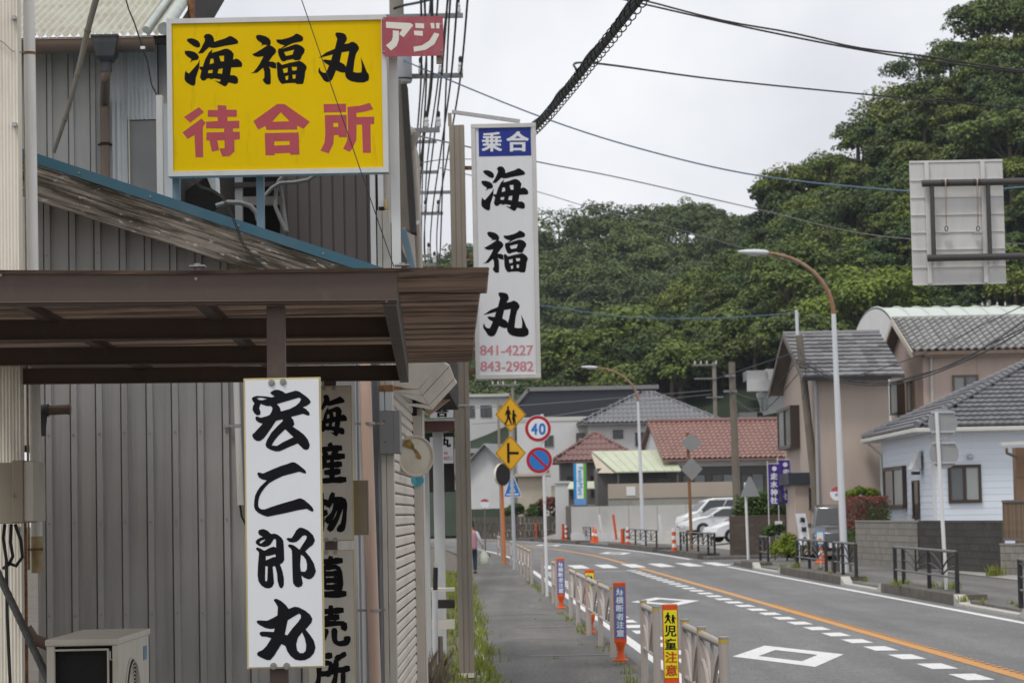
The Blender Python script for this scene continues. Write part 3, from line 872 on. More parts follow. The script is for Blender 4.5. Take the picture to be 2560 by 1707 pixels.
def upper_house():
    """two-storey neighbour: cream corrugated roof above grey and pale metal walls"""
    Y = 20.0
    xL, xR = W(-60, 300, Y).x, W(425, 300, Y).x
    zE = W(250, 92, Y).z
    t = thing('upper_house', 'house with cream corrugated roof and grey metal wall above the shed', 'house', ((xL + xR) / 2, Y, 0.1))
    x1 = W(268, 250, Y).x
    m = MB()
    ribs(m, xL, x1, Y, 2.5, lambda x: zE - .05, .168, .042, .020, .004, first=.05, notch=True)
    m.build('wall', 'upper_metal', t)
    # pale fine ribbed sheets
    x2, x3 = W(318, 250, Y).x, W(395, 250, Y).x
    for (a, b, yo, zlo) in ((x1, x2, 0, 2.5), (x2 + .004, x3, .012, W(350, 300, Y).z)):
        m = MB()
        n = int((b - a) / .032)
        vs, fs = [], []
        for i in range(n * 4 + 1):
            x = a + (b - a) * i / (n * 4)
            y = Y - yo - .008 * math.cos(i * math.pi / 2)
            vs += [(x, y, zlo), (x, y, zE - .05)]
        fs = [(2 * i, 2 * i + 2, 2 * i + 3, 2 * i + 1) for i in range(n * 4)]
        m.add(vs, fs).build('pale_sheet', 'pale_metal', t)
    MB().box(x2 + .004, W(402, 350, Y).x, Y + .0, Y + .02, 2.5, W(350, 302, Y).z).build('grey_panel', 'patch_grey', t)
    MB().box(W(402, 350, Y).x, W(430, 350, Y).x, Y - .02, Y + .05, 2.5, W(350, 262, Y).z).build('corner_post', 'pale_metal', t)
    MB().box(W(395, 200, Y).x, xR + .06, Y + .03, Y + .08, 2.5, zE - .02).build('end_wall', 'upper_metal', t)
    MB().tube([(W(324, 250, Y).x, Y - .02, 2.6), (W(322, 250, Y).x, Y - .02, W(322, 295, Y).z)], .006, 6).build('thin_conduit', 'cream_wall', t)
    MB().box(xL, xR + .05, Y + .1, Y + 5, 2.5, zE + .02).build('core', 'soot_dark', t)
    # roof: waves run up the slope
    ya, yb2 = Y - .42, Y + 4.2
    xs, xe = xL - .1, W(418, 88, ya).x
    zr = W(250, 88, ya).z
    rise = 1.55
    sh = -.36                                  # the slope leans to the right as it climbs away
    m = MB()
    n = int((xe - xs) / .063 * 8)
    vs, fs = [], []
    R = 6
    for j in range(R + 1):
        f = j / R
        for i in range(n + 1):
            x = xs + (xe - xs) * i / n
            vs.append((x + sh * f * .42, ya + (yb2 - ya) * f, zr + rise * f + .017 * math.sin(2 * math.pi * i / 8) - (.012 if j % 3 == 0 and j else 0) + .012 * (j // 3)))
    fs = [(j * (n + 1) + i, j * (n + 1) + i + 1, (j + 1) * (n + 1) + i + 1, (j + 1) * (n + 1) + i) for j in range(R) for i in range(n)]
    m.add(vs, fs).build('roof', 'cream_roof', t, smooth=True)
    m = MB()
    m.tube([(xe - .02, ya - .02, zr + .035), (xe + sh * .42 - .02, yb2, zr + rise + .035)], .05, 12)
    m.build('ridge_cap', 'verdigris', t, smooth=True)
    m = MB()
    m.tube([(xe - .16, ya - .015, zr + .03), (xe + sh * .42 - .16, yb2, zr + rise + .03)], .028, 10)
    m.build('ridge_cap', 'verdigris', t, smooth=True)
    m = MB()
    m.add([(xe + .03, ya, zr - .02), (xe + .03 + sh * .42, yb2, zr + rise), (xe + .1 + sh * .42, yb2, zr + rise - .35), (xe + .05, ya + .2, zr - .33)], [(0, 1, 2, 3)])
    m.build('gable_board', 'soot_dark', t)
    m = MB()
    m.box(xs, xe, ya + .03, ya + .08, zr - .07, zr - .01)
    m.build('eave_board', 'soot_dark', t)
    # gutter: half round trough
    gz, gr = W(250, 99, ya - .05).z, .075
    m = MB()
    xg0, xg1 = xs, W(385, 110, ya - .05).x
    N = 10
    vs = []
    for x in (xg0, xg1):
        for k in range(N + 1):
            a = math.pi + math.pi * k / N
            vs.append((x, ya - .03 + gr * math.cos(a), gz + gr * 1.35 * math.sin(a)))
    fs = [(k, k + 1, N + 2 + k, N + 1 + k) for k in range(N)]
    m.add(vs, fs)
    m.add(vs[N + 1:], [tuple(range(N + 1))])
    m.tube([(xg0, ya - .03 - gr, gz), (xg1, ya - .03 - gr, gz)], .006, 6)
    m.build('gutter', 'gutter_brown', t, smooth=True)
    m = MB()
    xh = W(265, 130, ya - .05).x
    hz0, hz1 = W(265, 152, ya).z, W(265, 96, ya).z
    tz = lambda w, d, z: [(xh - w, ya - .03 - d, z), (xh + w, ya - .03 - d, z), (xh + w, ya - .03 + d, z), (xh - w, ya - .03 + d, z)]
    a, b, c, d = tz(.098, .1, hz1), tz(.092, .095, hz1 - .05), tz(.07, .075, hz0 + .02), tz(.045, .05, hz0 - .015)
    m.add(a + b + c + d, [(0, 1, 5, 4), (1, 2, 6, 5), (2, 3, 7, 6), (3, 0, 4, 7), (4, 5, 9, 8), (5, 6, 10, 9), (6, 7, 11, 10), (7, 4, 8, 11), (8, 9, 13, 12), (9, 10, 14, 13), (10, 11, 15, 14), (11, 8, 12, 15), (3, 2, 1, 0)])
    m.box(xh - .104, xh + .104, ya - .135, ya + .08, hz1 - .008, hz1 + .006)
    m.build('rain_hopper', 'dark_plastic', t)
    m = MB()
    z2, z3 = W(262, 185, ya).z, W(247, 235, ya).z
    x4 = W(244, 300, ya).x
    m.tube([(xh, ya - .03, hz0), (xh, ya - .03, z2), (xh - .01, ya - .02, z2 - .03), (x4, Y - .06, z3), (x4, Y - .06, z3 - .05), (x4 - .005, Y - .06, 3.0)], .0365, 16)
    m.build('downpipe', 'gutter_brown', t, smooth=True)
    MB().tube([(xh, ya - .03, hz0 + .0), (xh, ya - .03, z2 + .01)], .043, 16).build('pipe_socket', 'dark_plastic', t, smooth=True)
    z = W(243, 364, Y).z
    MB().tube([(x4, Y - .06, z - .012), (x4, Y - .06, z + .012)], .042, 16).box(x4 - .06, x4 + .05, Y - .05, Y - .02, z - .006, z + .006).build('pipe_clip', 'soot_dark', t)
    # service pipe on the far gable
    m = MB()
    p = W(478, 20, Y + 1)
    m.tube([p + Vector((0, 0, .4)), p - Vector((0, 0, .12))], .03, 10)
    m.build('vent_stub', 'rust', t, smooth=True)
upper_house()

def pole_leaning():
    p, q = W(262, -60, 16.9), W(134, 382, 16.9)
    t = thing('leaning_pole', 'long dark bamboo pole leaning across the grey upper wall', 'pole', q)
    pts = [q.lerp(p, i / 16) + Vector((.012 * math.sin(i * .35), 0, 0)) for i in range(17)]
    MB().tube(pts, [.013 + .010 * i / 16 for i in range(17)], 10).build('pole_shaft', 'bamboo', t, smooth=True)
    for i in (3, 7, 11, 15):
        MB().tube([pts[i] - (p - q).normalized() * .008, pts[i] + (p - q).normalized() * .008], .0165 + .010 * i / 16, 10).build('pole_node', 'bamboo', t)
pole_leaning()

def ac_unit():
    Y1, Y2 = 12.3, 13.35
    xa, xb = W(116, 1600, Y1).x, W(294, 1600, Y1).x
    zt = W(205, 1596, Y1).z
    zb = zt - .66
    t = thing('air_conditioner', 'old cream air conditioner unit beside the ribbed shed wall', 'air conditioner', ((xa + xb) / 2, (Y1 + Y2) / 2, .1))
    cas = MB()
    e = .02
    # casing as panels round an open grille side
    cas.box(xa, xa + .038, Y1, Y1 + .03, zb, zt - .03)
    cas.box(xb - .026, xb, Y1, Y1 + .03, zb, zt - .03)
    cas.box(xa, xb, Y1, Y1 + .03, zb, zb + .05)
    cas.box(xb - .02, xb, Y1 + .03, Y2, zb, zt - .03)
    cas.box(xa, xa + .02, Y1 + .03, Y2, zb, zt - .03)
    cas.box(xa, xb, Y2 - .02, Y2, zb, zt - .03)
    cas.build('casing', 'ac_white', t, bevel=.004)
    MB().box(xa - .006, xb + .006, Y1 - .008, Y2 + .006, zt - .034, zt).build('top_panel', 'ac_white', t, bevel=.008)
    MB().box(xa + .02, xb - .021, Y1 + .05, Y1 + .07, zb + .03, zt - .04).build('coil', 'ac_dark', t)
    m = MB()
    x0, x1 = xa + .036, xb - .024
    for z in (zt - .052, zt - .155 - .1, zt - .36, zt - .46):
        m.tube([(x0, Y1 + .004, z), (x1 - .02, Y1 + .004, z)], .0055, 6)
    m.tube([(x1 - .022, Y1 + .003, zt - .05), (x1 - .022, Y1 + .003, zb + .06)], .0055, 6)
    m.tube([(x1 - .012, Y1 + .003, zt - .06), (x1 - .012, Y1 + .003, zt - .1), (x1 + .004, Y1 + .003, zt - .1)], .0035, 6)
    m.build('guard_wire', 'ac_white', t)
    # fan ring on the street face
    m = MB()
    yc, zc, r = Y1 + .42, zt - .33, .215
    for k in range(11):
        rr = r * (1 - k * .085)
        pts = [(xb + .004 + .012 * (k > 0), yc + rr * math.cos(a * math.pi / 16), zc + rr * math.sin(a * math.pi / 16)) for a in range(33)]
        m.tube(pts, .006 if k == 0 else .003, 6, cap=False)
    m.build('fan_grille', 'ac_white', t)
    m = MB()
    m.disc((xb + .0015, yc, zc), (1, 0, 0), r - .006, .002, 32)
    m.build('fan_opening', 'ac_dark', t)
    MB().box(xb, xb + .002, Y2 - .22, Y2 - .1, zt - .15, zt - .08).build('maker_label', 'label_blue', t)
    MB().box(xb, xb + .018, Y2 - .1, Y2 - .03, zb + .28, zb + .34).build('valve_cover', 'ac_white', t)
    for x, yy in ((xa + .02, Y1 + .05), (xb - .05, Y1 + .05), (xa + .02, Y2 - .1), (xb - .05, Y2 - .1)):
        MB().box(x, x + .03, yy, yy + .05, .1, zb).build('stand_leg', 'galv', t)
ac_unit()

def electric_box():
    Y = 14.9
    X0, X1, Z0, Z1 = RECT(-30, 1153, 84, 1308, Y)
    xs = W(32, 1230, Y).x
    t = thing('meter_box', 'beige electric meter box on the cream wall with black cables below', 'meter box', ((X0 + X1) / 2, Y, Z0))
    MB().box(X0, xs, Y, Y + .4, Z0, Z1 - .006).build('box_body', 'ebox', t, bevel=.004)
    MB().box(xs, xs + .062, Y - .02, Y + .4, Z0 + .003, Z1 + .006).build('box_lid', 'ebox', t, bevel=.006)
    MB().box(xs + .062, X1, Y - .002, Y + .38, Z0 + .01, Z1 - .002).build('box_end', 'ac_white', t, bevel=.004)
    MB().box(xs + .002, xs + .012, Y - .028, Y - .019, Z0 + .15, Z0 + .17).build('latch', 'ebox', t)
    for pts in ([(28, 1310), (26, 1355), (32, 1390), (22, 1410), (8, 1420)], [(38, 1310), (52, 1350), (56, 1392), (40, 1414), (18, 1406)], [(12, 1310), (8, 1345), (16, 1400), (18, 1540), (26, 1720)]):
        m = MB()
        m.tube([W(a, b, Y + .2 + .02 * i) for i, (a, b) in enumerate(pts)], .010, 8)
        m.build('cable', 'cable_black', t, smooth=True)
electric_box()

def hose():
    p, q = W(-20, 1400, 14.2), W(150, 1760, 12.9)
    t = thing('sloping_hose', 'thick dark ribbed pipe sloping down to the air conditioner', 'pipe', q)
    m = MB()
    pts = [p.lerp(q, i / 40) for i in range(41)]
    m.tube(pts, [.0195 if i % 2 else .021 for i in range(41)], 12)
    m.build('hose_body', 'hose_dark', t, smooth=True)
hose()

def stub_pipe():
    Y = 16.4
    c = W(175, 1023, Y)
    b = W(110, 1026, Y)
    t = thing('pipe_stub', 'short brown gutter pipe with dark elbow behind the white vent pipe', 'pipe', W(104, 1080, Y))
    MB().tube([b, c], .031, 16).tube([c - Vector((.012, 0, 0)), c + Vector((.004, 0, 0))], .034, 16).build('pipe_arm', 'gutter_brown', t, smooth=True)
    MB().tube([b + Vector((.03, 0, 0)), b, b - Vector((.02, 0, .03)), b - Vector((.03, 0, .1)), b - Vector((.03, 0, .16))], .042, 14).build('elbow', 'dark_plastic', t, smooth=True)
    Y = 16.2
    p = W(66, 1570, Y)
    m = MB().tube([p + Vector((0, 0, -.0)), p + Vector((.05, 0, -.07)), p + Vector((.3, 0, -.17)), p + Vector((.6, 0, -.25))], .036, 14)
    t2 = thing('low_pipe', 'brown pipe bending behind the air conditioner near the ground', 'pipe', p)
    m.build('pipe_run', 'gutter_brown', t2, smooth=True)
    m = MB()
    xx = W(63, 1400, 15.6).x
    m.tube([(xx, 15.6, W(63, 1300, 15.6).z), (xx + .004, 15.6, .5)], .012, 8)
    m.build('drain_rod', 'rust', t2)
    # white conduit on the shed wall
    x = W(594, 1000, SY - .04).x
    t3 = thing('wall_conduit', 'white plastic conduit ending halfway down the grey ribbed wall', 'pipe', (x, SY - .04, W(600, 1262, SY).z))
    MB().tube([(x - .012, SY - .045, W(595, 860, SY).z), (x + .012, SY - .045, W(600, 1262, SY).z)], .0215, 14).build('conduit', 'white_pipe', t3, smooth=True)
    z = W(595, 1064, SY).z
    MB().tube([(x, SY - .045, z - .01), (x, SY - .045, z + .01)], .0245, 14).box(x - .09, x, SY - .05, SY - .035, z - .008, z + .008).build('conduit_clip', 'galv', t3)
    MB().tube([W(600, 1260, SY - .045), W(604, 1290, SY - .045), W(615, 1312, SY - .045), W(640, 1320, SY - .03)], .007, 8).build('cable_tail', 'cable_black', t3)
stub_pipe()

# ================================================================ shops further along on the left
def brown_house():
    """neighbour with dark brown ribbed siding, pale corner trims and a deep beige eave to the street"""
    Y = 24.0
    xa, xb = W(560, 540, Y).x, W(926, 540, Y).x
    zt = W(800, 395, Y).z
    t = thing('brown_house', 'house with dark brown ribbed siding and beige eave behind the yellow sign', 'house', ((xa + xb) / 2, Y, .1))
    m = MB()
    ribs(m, W(700, 540, Y).x, xb, Y, 2.4, lambda x: zt + .9, .108, .020, .014, .004, y_dir=1.0, first=.05)
    m.build('siding', 'siding_brown', t)
    # recess with utility clutter to the left of the siding
    xr = W(700, 540, Y).x
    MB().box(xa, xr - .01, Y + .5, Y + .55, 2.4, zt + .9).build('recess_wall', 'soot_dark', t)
    MB().box(W(552, 540, Y).x, W(600, 540, Y).x, Y + .2, Y + .3, 2.4, zt + .2).build('chimney_pipe', 'pale_metal', t)
    MB().box(W(600, 540, Y).x, xr - .02, Y + .25, Y + .32, W(640, 505, Y).z, W(640, 483, Y).z).build('cross_rail', 'upper_metal', t)
    MB().box(W(565, 540, Y).x, xr - .02, Y + .15, Y + .22, W(640, 462, Y).z, W(640, 450, Y).z).build('cross_rail', 'siding_brown', t)
    MB().box(xb + .001, xb + .05, Y - .03, Y + .04, 2.4, zt + .9).build('corner_trim', 'trim_white', t)
    MB().box(xb + .075, xb + .125, Y - .02, Y + .05, 2.4, zt + .9).build('corner_trim', 'trim_white', t)
    MB().box(xb + .05, xb + .075, Y + .0, Y + .05, 2.4, zt + .9).build('trim_gap', 'soot_dark', t)
    # street wall behind the corner
    MB().box(xb + .125, xb + .16, Y + .02, Y + 9, 2.4, zt + 1.2).build('street_wall', 'soffit_beige', t)
    # conduit with rust stains
    x = W(968, 560, Y - .02).x
    MB().tube([(x, Y - .05, 2.4), (x - .004, Y - .05, W(968, 500, Y).z)], .020, 10).build('stained_pipe', 'rust_yellow', t, smooth=True)
    MB().box(W(980, 600, Y).x, W(1005, 600, Y).x, Y + .1, Y + .2, 2.4, W(990, 560, Y).z).build('weathered_post', 'wood_grey', t)
    # deep eave: slab between two depths
    z0 = W(1010, 560, 28).z
    xe0, xe1 = W(962, 300, Y).x, W(1008, 300, Y).x
    m = MB()
    a0, a1, a2, a3 = W(968, 205, 25.0), W(1003, 200, 25.0), W(1025, 575, 25.6), W(985, 560, 25.6)
    vs = []
    for p in (a0, a1, a2, a3): vs.append(p)
    for p in (a0, a1, a2, a3): vs.append(p + Vector((0, .35, 0)))
    m.add(vs, [(3, 2, 1, 0), (4, 5, 6, 7), (0, 1, 5, 4), (1, 2, 6, 5), (2, 3, 7, 6), (3, 0, 4, 7)])
    m.build('eave_soffit', 'soffit_beige', t)
    m = MB()
    b0, b1, b2, b3 = W(1003, 210, 25.0), W(1017, 210, 25.2), W(1040, 582, 25.8), W(1025, 578, 25.6)
    m.add([b0, b1, b2, b3] + [p + Vector((0, .3, 0)) for p in (b0, b1, b2, b3)], [(3, 2, 1, 0), (4, 5, 6, 7), (1, 2, 6, 5), (2, 3, 7, 6)])
    m.build('eave_edge', 'soot_dark', t)
    m = MB()
    m.tube([W(1030, 345, 26.0), W(1046, 600, 26.4), W(1050, 700, 26.6), W(1054, 760, 26.6)], [.038, .038, .03, .03], 12)
    m.build('downpipe', 'panel_beige', t, smooth=True)
    m = MB()
    g = W(1018, 345, 26.0)
    m.lathe(W(1028, 372, 26.0), [(.035, 0), (.05, .05), (.085, .12), (.09, .16)], 14)
    m.build('rain_hopper', 'soffit_beige', t, smooth=True)
    MB().tube([W(968, 335, 25.2), W(1028, 330, 26)], .05, 10).build('gutter', 'soffit_beige', t, smooth=True)
    MB().bar(W(992, 405, 25.6), W(1025, 390, 26), .03, .03).bar(W(1010, 570, 25.6), W(1045, 555, 26.2), .03, .03).build('gutter_bracket', 'trim_white', t)
brown_house()

def cables_on_roof():
    Y = 18.4
    for k, (lbl, mt, r, pts) in enumerate((
        ('grey flex cable looping behind the blue sign post', 'cable_grey', .014, [(790, 437), (770, 450), (735, 456), (700, 458), (680, 470), (662, 490)]),
        ('grey cable bundle hanging down past the pink tape', 'cable_grey', .014, [(712, 437), (697, 452), (690, 480), (688, 515), (700, 545), (715, 578)]),
        ('grey cable dropping onto the blue roof edge', 'cable_grey', .012, [(697, 455), (705, 490), (712, 540), (718, 580)]),
        ('grey hose arching out of the dark recess', 'cable_grey', .018, [(540, 515), (570, 506), (600, 507), (625, 515), (640, 530), (646, 552)]))):
        t = thing('loose_cable', lbl, 'cable', W(*pts[-1], Y))
        P = [W(a, b, Y + .03 * k) for a, b in pts]
        MB().tube(P, r, 8).build('cable_run', mt, t, smooth=True)
    t = thing('black_wire', 'thin black wire pair draped over the blue roof edge and barge board', 'wire', W(650, 660, 16.4))
    P = [(480, 447), (500, 470), (530, 478), (555, 495), (566, 515), (578, 540), (592, 572), (600, 600), (612, 620), (630, 645), (655, 668)]
    for dx in (0, 3):
        MB().tube([W(a + dx, b - dx, 16.42) for a, b in P], .0042, 6).build('wire_strand', 'cable_black', t)
    t = thing('eave_wire', 'thin wire with a white clip hanging from the cream roof eave', 'wire', W(400, 270, 19.4))
    P = [(312, -10), (322, 25), (335, 55), (345, 85), (352, 105), (358, 125), (370, 160), (378, 210), (390, 235), (402, 272)]
    MB().tube([W(a, b, 19.4) for a, b in P], .006, 6).build('wire_strand', 'cable_black', t)
    MB().box(*[v for pr in zip(W(352, 124, 19.38), W(362, 116, 19.36)) for v in sorted(pr)]).build('clip', 'sign_white', t)
    # stay wire crossing in front of the yellow sign
    a, b = W(740, -40, 16.9), W(985, 668, 16.9)
    t = thing('stay_wire', 'single thin black wire crossing in front of the yellow sign', 'wire', b)
    MB().tube([a.lerp(b, i / 10) for i in range(11)], .0035, 6).build('wire_strand', 'cable_black', t)
cables_on_roof()

def dark_unit():
    Y = 20.5
    t = thing('black_exhaust_hood', 'black metal hood half hidden below the yellow sign', 'vent hood', W(500, 500, Y))
    a, b, c, d = W(455, 482, Y), W(520, 440, Y), W(548, 490, Y), W(470, 540, Y)
    m = MB()
    m.add([a, b, c, d] + [p + Vector((0, .5, 0)) for p in (a, b, c, d)], [(3, 2, 1, 0), (4, 5, 6, 7), (0, 1, 5, 4), (1, 2, 6, 5), (2, 3, 7, 6), (3, 0, 4, 7)])
    m.build('hood', 'soot_dark', t)
    a, b, c, d = W(514, 436, Y - .02), W(538, 436, Y - .02), W(540, 478, Y - .02), W(528, 470, Y - .02)
    m = MB()
    m.add([a, b, c, d] + [p + Vector((0, .3, 0)) for p in (a, b, c, d)], [(3, 2, 1, 0), (4, 5, 6, 7), (0, 1, 5, 4), (1, 2, 6, 5), (2, 3, 7, 6), (3, 0, 4, 7)])
    m.build('hood_flap', 'pale_metal', t)
dark_unit()

def shutter_shop():
    """narrow shop whose roller shutter faces the pavement"""
    Yf = 17.9
    xs = -.86                                         # street face
    t = thing('shutter_shop', 'shop with beige roller shutter facing the pavement beside the brown canopy', 'shop', (xs - .3, 21, .1))
    xw = W(906, 1300, Yf).x
    MB().box(xw, xs - .02, Yf, Yf + .05, .1, 3.3).build('end_wall', 'flash_metal', t)
    MB().box(xw - .075, xw - .002, Yf - .25, Yf - .2, .1, 2.9).build('flashing', 'flash_metal', t)
    MB().box(W(880, 1300, 17.2).x, W(903, 1300, 17.2).x, 17.1, 17.16, .1, 3.0).build('flashing', 'flash_metal', t)
    MB().box(W(948, 1300, Yf - .06).x, W(956, 1300, Yf - .06).x, Yf - .08, Yf - .01, .1, 3.6).build('flashing', 'flash_metal', t)
    m = MB()
    for k, (a, b) in enumerate(((958, 970), (971, 990))):
        m.box(W(a, 1400, Yf - .03).x, W(b, 1400, Yf - .03).x, Yf - .1 + .01 * k, Yf - .005, .1, 4.0)
    m.build('guide_rail', 'panel_beige', t, bevel=.004)
    # slats
    y0, y1 = Yf + .1, 21.9
    pit = .077
    z, zt = .14, 3.05
    prof = [(0, 0), (.012, .010), (.012, .052), (.004, .066), (.004, .070)]
    m = MB()
    vs = []
    for (dx, dz) in prof:
        vs += [(dx, 0, dz), (dx, y1 - y0, dz)]
    m.add(vs, [(2 * i, 2 * i + 1, 2 * i + 3, 2 * i + 2) for i in range(len(prof) - 1)])
    me = m.mesh('slat')
    me.materials.append(MATS['shutter_beige'])
    w = wloc(t)
    while z < zt:
        inst('slat', me, t, (xs - w.x + random.uniform(-.001, .001), y0 - w.y, z - w.z))
        z += pit
    MB().box(xs - .05, xs - .012, y0, y1, .1, zt + 1).build('shutter_back', 'soot_dark', t)
    MB().box(xs - .04, xs + .045, y1, y1 + .07, .1, 3.3).build('guide_rail', 'soot_dark', t)
    MB().box(xs + .0, xs + .09, y1 + .07, y1 + .4, .1, W(1040, 1020, y1).z).build('pillar', 'panel_beige', t, bevel=.006)
    # weathered boards and steel box above the shutter
    zb0, zb1 = W(975, 1028, Yf).z, W(975, 975, Yf).z
    m = MB()
    m.box(W(949, 1000, Yf - .1).x, W(961, 1000, Yf - .1).x, Yf - .12, Yf - .09, zb0, zb1).box(W(963, 1000, Yf - .1).x, W(981, 1000, Yf - .1).x, Yf - .12, Yf - .09, zb0, zb1 + .01)
    m.build('white_board', 'trim_white', t)
    MB().box(W(948, 1000, Yf - .1).x, W(983, 1000, Yf - .1).x, Yf - .124, Yf - .088, zb1 - .015, zb1 + .03).build('rust_edge', 'rust', t)
    a0, a1, b0, b1 = RECT(949, 1028, 1000, 1134, Yf - .2)
    MB().box(a0, a0 + (a1 - a0) * .68, Yf - .22, Yf - .1, b0, b1).box(a0 + (a1 - a0) * .68, a1, Yf - .215, Yf + .1, b0 + .004, b1 + .004).build('junction_box', 'box_grey', t, bevel=.003)
    m = MB()
    for px, py in ((960, 1052), (963, 1105)):
        m.disc(W(px, py, Yf - .221), (0, 1, 0), .005, .004, 8)
    m.build('box_screw', 'soot_dark', t)
    for i in range(6):
        y = Yf + .2 + i * .62
        MB().box(xs - .03, xs + .012 + .004 * (i % 2), y, y + .6, zt + .002, zt + .55).build('side_board', 'panel_beige', t)
    # sheet-metal hood: stepped soffit seen from below, corner mitred towards the street
    yh = 18.3
    P = lambda px, py, y=yh: W(px, py, y)
    yfar = 24.2
    def panel(pts, mt='panel_beige', name='hood_panel', th=Vector((0, .02, .012))):
        m = MB()
        n = len(pts)
        m.add([p for p in pts] + [p + th for p in pts], [tuple(range(n - 1, -1, -1)), tuple(range(n, 2 * n))] + [(i, (i + 1) % n, n + (i + 1) % n, n + i) for i in range(n)])
        m.build(name, mt, t)
    zf = P(1000, 905).z
    panel([P(946, 965), P(1045, 973), P(1108, 905), P(946, 905)])
    panel([P(995, 980), P(1054, 988), P(1047, 974), P(985, 976)])
    panel([P(1010, 990), P(1070, 1012), P(1056, 989), P(996, 982)])
    panel([P(1025, 1014), P(1080, 1024), P(1072, 1013), P(1016, 1012)])
    panel([P(1047, 973), P(1055, 988), P(1123, 915), P(1107, 905)])
    panel([P(1057, 989), P(1072, 1012), P(1135, 946), P(1124, 916)])
    panel([P(1073, 1013), P(1081, 1024), P(1142, 958), P(1136, 948)])
    MB().box(W(946, 900, yh).x, W(1100, 900, yh).x, yh + .03, yfar, P(1000, 985).z + .12, P(1000, 900).z + .3).build('hood_core', 'soot_dark', t)
    MB().bar(P(1068, 1030, 22), P(1120, 990, 22), .07, .07).build('gutter_pipe', 'pipe_pink', t)
    m = MB(); m.add([P(949, 977) - Vector((0, .014, 0)), P(982, 974) - Vector((0, .014, 0)), P(1022, 972.5) - Vector((0, .014, 0)), P(1000, 967) - Vector((0, .014, 0)), P(985, 964.5) - Vector((0, .014, 0)), P(950, 968) - Vector((0, .014, 0))], [(0, 1, 2, 3, 4, 5)])
    m.build('rust_stain', 'rust', t)
    return xs
shutter_shop()

def pink_pipe():
    Y = 16.75
    x = W(922, 1100, Y).x
    t = thing('pink_drainpipe', 'pink plastic drainpipe running down beside the beige signs', 'drainpipe', (x, Y, .1))
    MB().tube([(x - .022, Y, W(918, 840, Y).z), (x + .03, Y, .1)], .0375, 20).build('pipe', 'pipe_pink', t, smooth=True)
    for py in (1058, 1525):
        z = W(925, py, Y).z
        xx = x + .0 + (W(925, py, Y).x - x) * .4
        MB().tube([(W(921 + (py - 1058) * .03, py, Y).x, Y, z - .008), (W(921 + (py - 1058) * .03, py, Y).x, Y, z + .008)], .041, 18).box(xx - .09, xx + .09, Y + .03, Y + .045, z - .007, z + .007).build('pipe_clamp', 'bolt', t)
    Y2 = 16.2
    X0, X1, Z0, Z1 = RECT(884, 1200, 921, 1337, Y2)
    t = thing('acrylic_plate', 'small smoky tan plastic plate beside the pink drainpipe', 'plate', ((X0 + X1) / 2, Y2, Z0))
    MB().box(X0, X1, Y2, Y2 + .006, Z0, Z1).build('plate_face', 'acrylic_tan', t, bevel=.001)
    MB().box(X1 - .004, X1 + .002, Y2 - .003, Y2 + .02, Z0, Z1).build('plate_edge', 'soffit_beige', t)
pink_pipe()

def wall_dish():
    Y = 19.4
    c = W(1037, 1140, Y)
    n = Vector((.55, -1, 0)).normalized()
    r = .155
    t = thing('round_lamp_cover', 'broken round cream lamp cover facing the pavement beside the grey box', 'lamp', c)
    u = Vector((n.y * -1, n.x, 0)).normalized()
    v = Vector((0, 0, 1))
    m = MB()
    N = 36
    prof = [(1.0, -.02), (1.0, .012), (.95, .018), (.86, .006), (.84, .002), (.5, .012), (0.02, .018)]
    vs, fs = [], []
    for (rr, d) in prof:
        for k in range(N):
            a = 2 * math.pi * k / N
            vs.append(c + (u * math.cos(a) + v * math.sin(a)) * r * rr + n * d)
    for i in range(len(prof) - 1):
        for k in range(N):
            fs.append((i * N + k, i * N + (k + 1) % N, (i + 1) * N + (k + 1) % N, (i + 1) * N + k))
    m.add(vs, fs).build('cover', 'dish', t, smooth=True)
    m = MB()
    pts = [(-.62, .78), (-.30, .80), (-.10, .55), (-.08, .38), (.10, .25), (.28, -.02), (.26, -.16), (.05, -.10), (.0, .08), (-.12, .3), (-.45, .42), (-.66, .5)]
    pl = [c + u * a * r + v * b * r + n * .021 for a, b in pts]
    m.add(pl, [tuple(range(len(pl)))])
    m.build('broken_hole', 'dish_hole', t)
    MB().bar(c - n * .02, c - n * .16 - Vector((.04, 0, 0)), .06, .06).build('wall_arm', 'box_grey', t)
    c2 = W(1044, 1200, 20.2)
    t = thing('round_teal_cover', 'small turquoise perforated disc half hidden below the lamp cover', 'disc', c2)
    m = MB(); m.disc(c2, (.3, -1, 0), .05, .02, 24); m.build('disc_face', 'teal', t)
    m = MB()
    for k in range(16):
        a, rr = k * 2.4, .042 * math.sqrt(k / 16)
        m.disc(c2 + Vector((rr * math.cos(a), -.012, rr * math.sin(a) - .0)), (.3, -1, 0), .004, .006, 8)
    m.build('hole', 'soot_dark', t, kind='stuff')
    MB().box(c2.x - .03, c2.x + .03, c2.y + .02, c2.y + .07, .1, c2.z + .5).build('disc_post', 'panel_beige', t)
wall_dish()

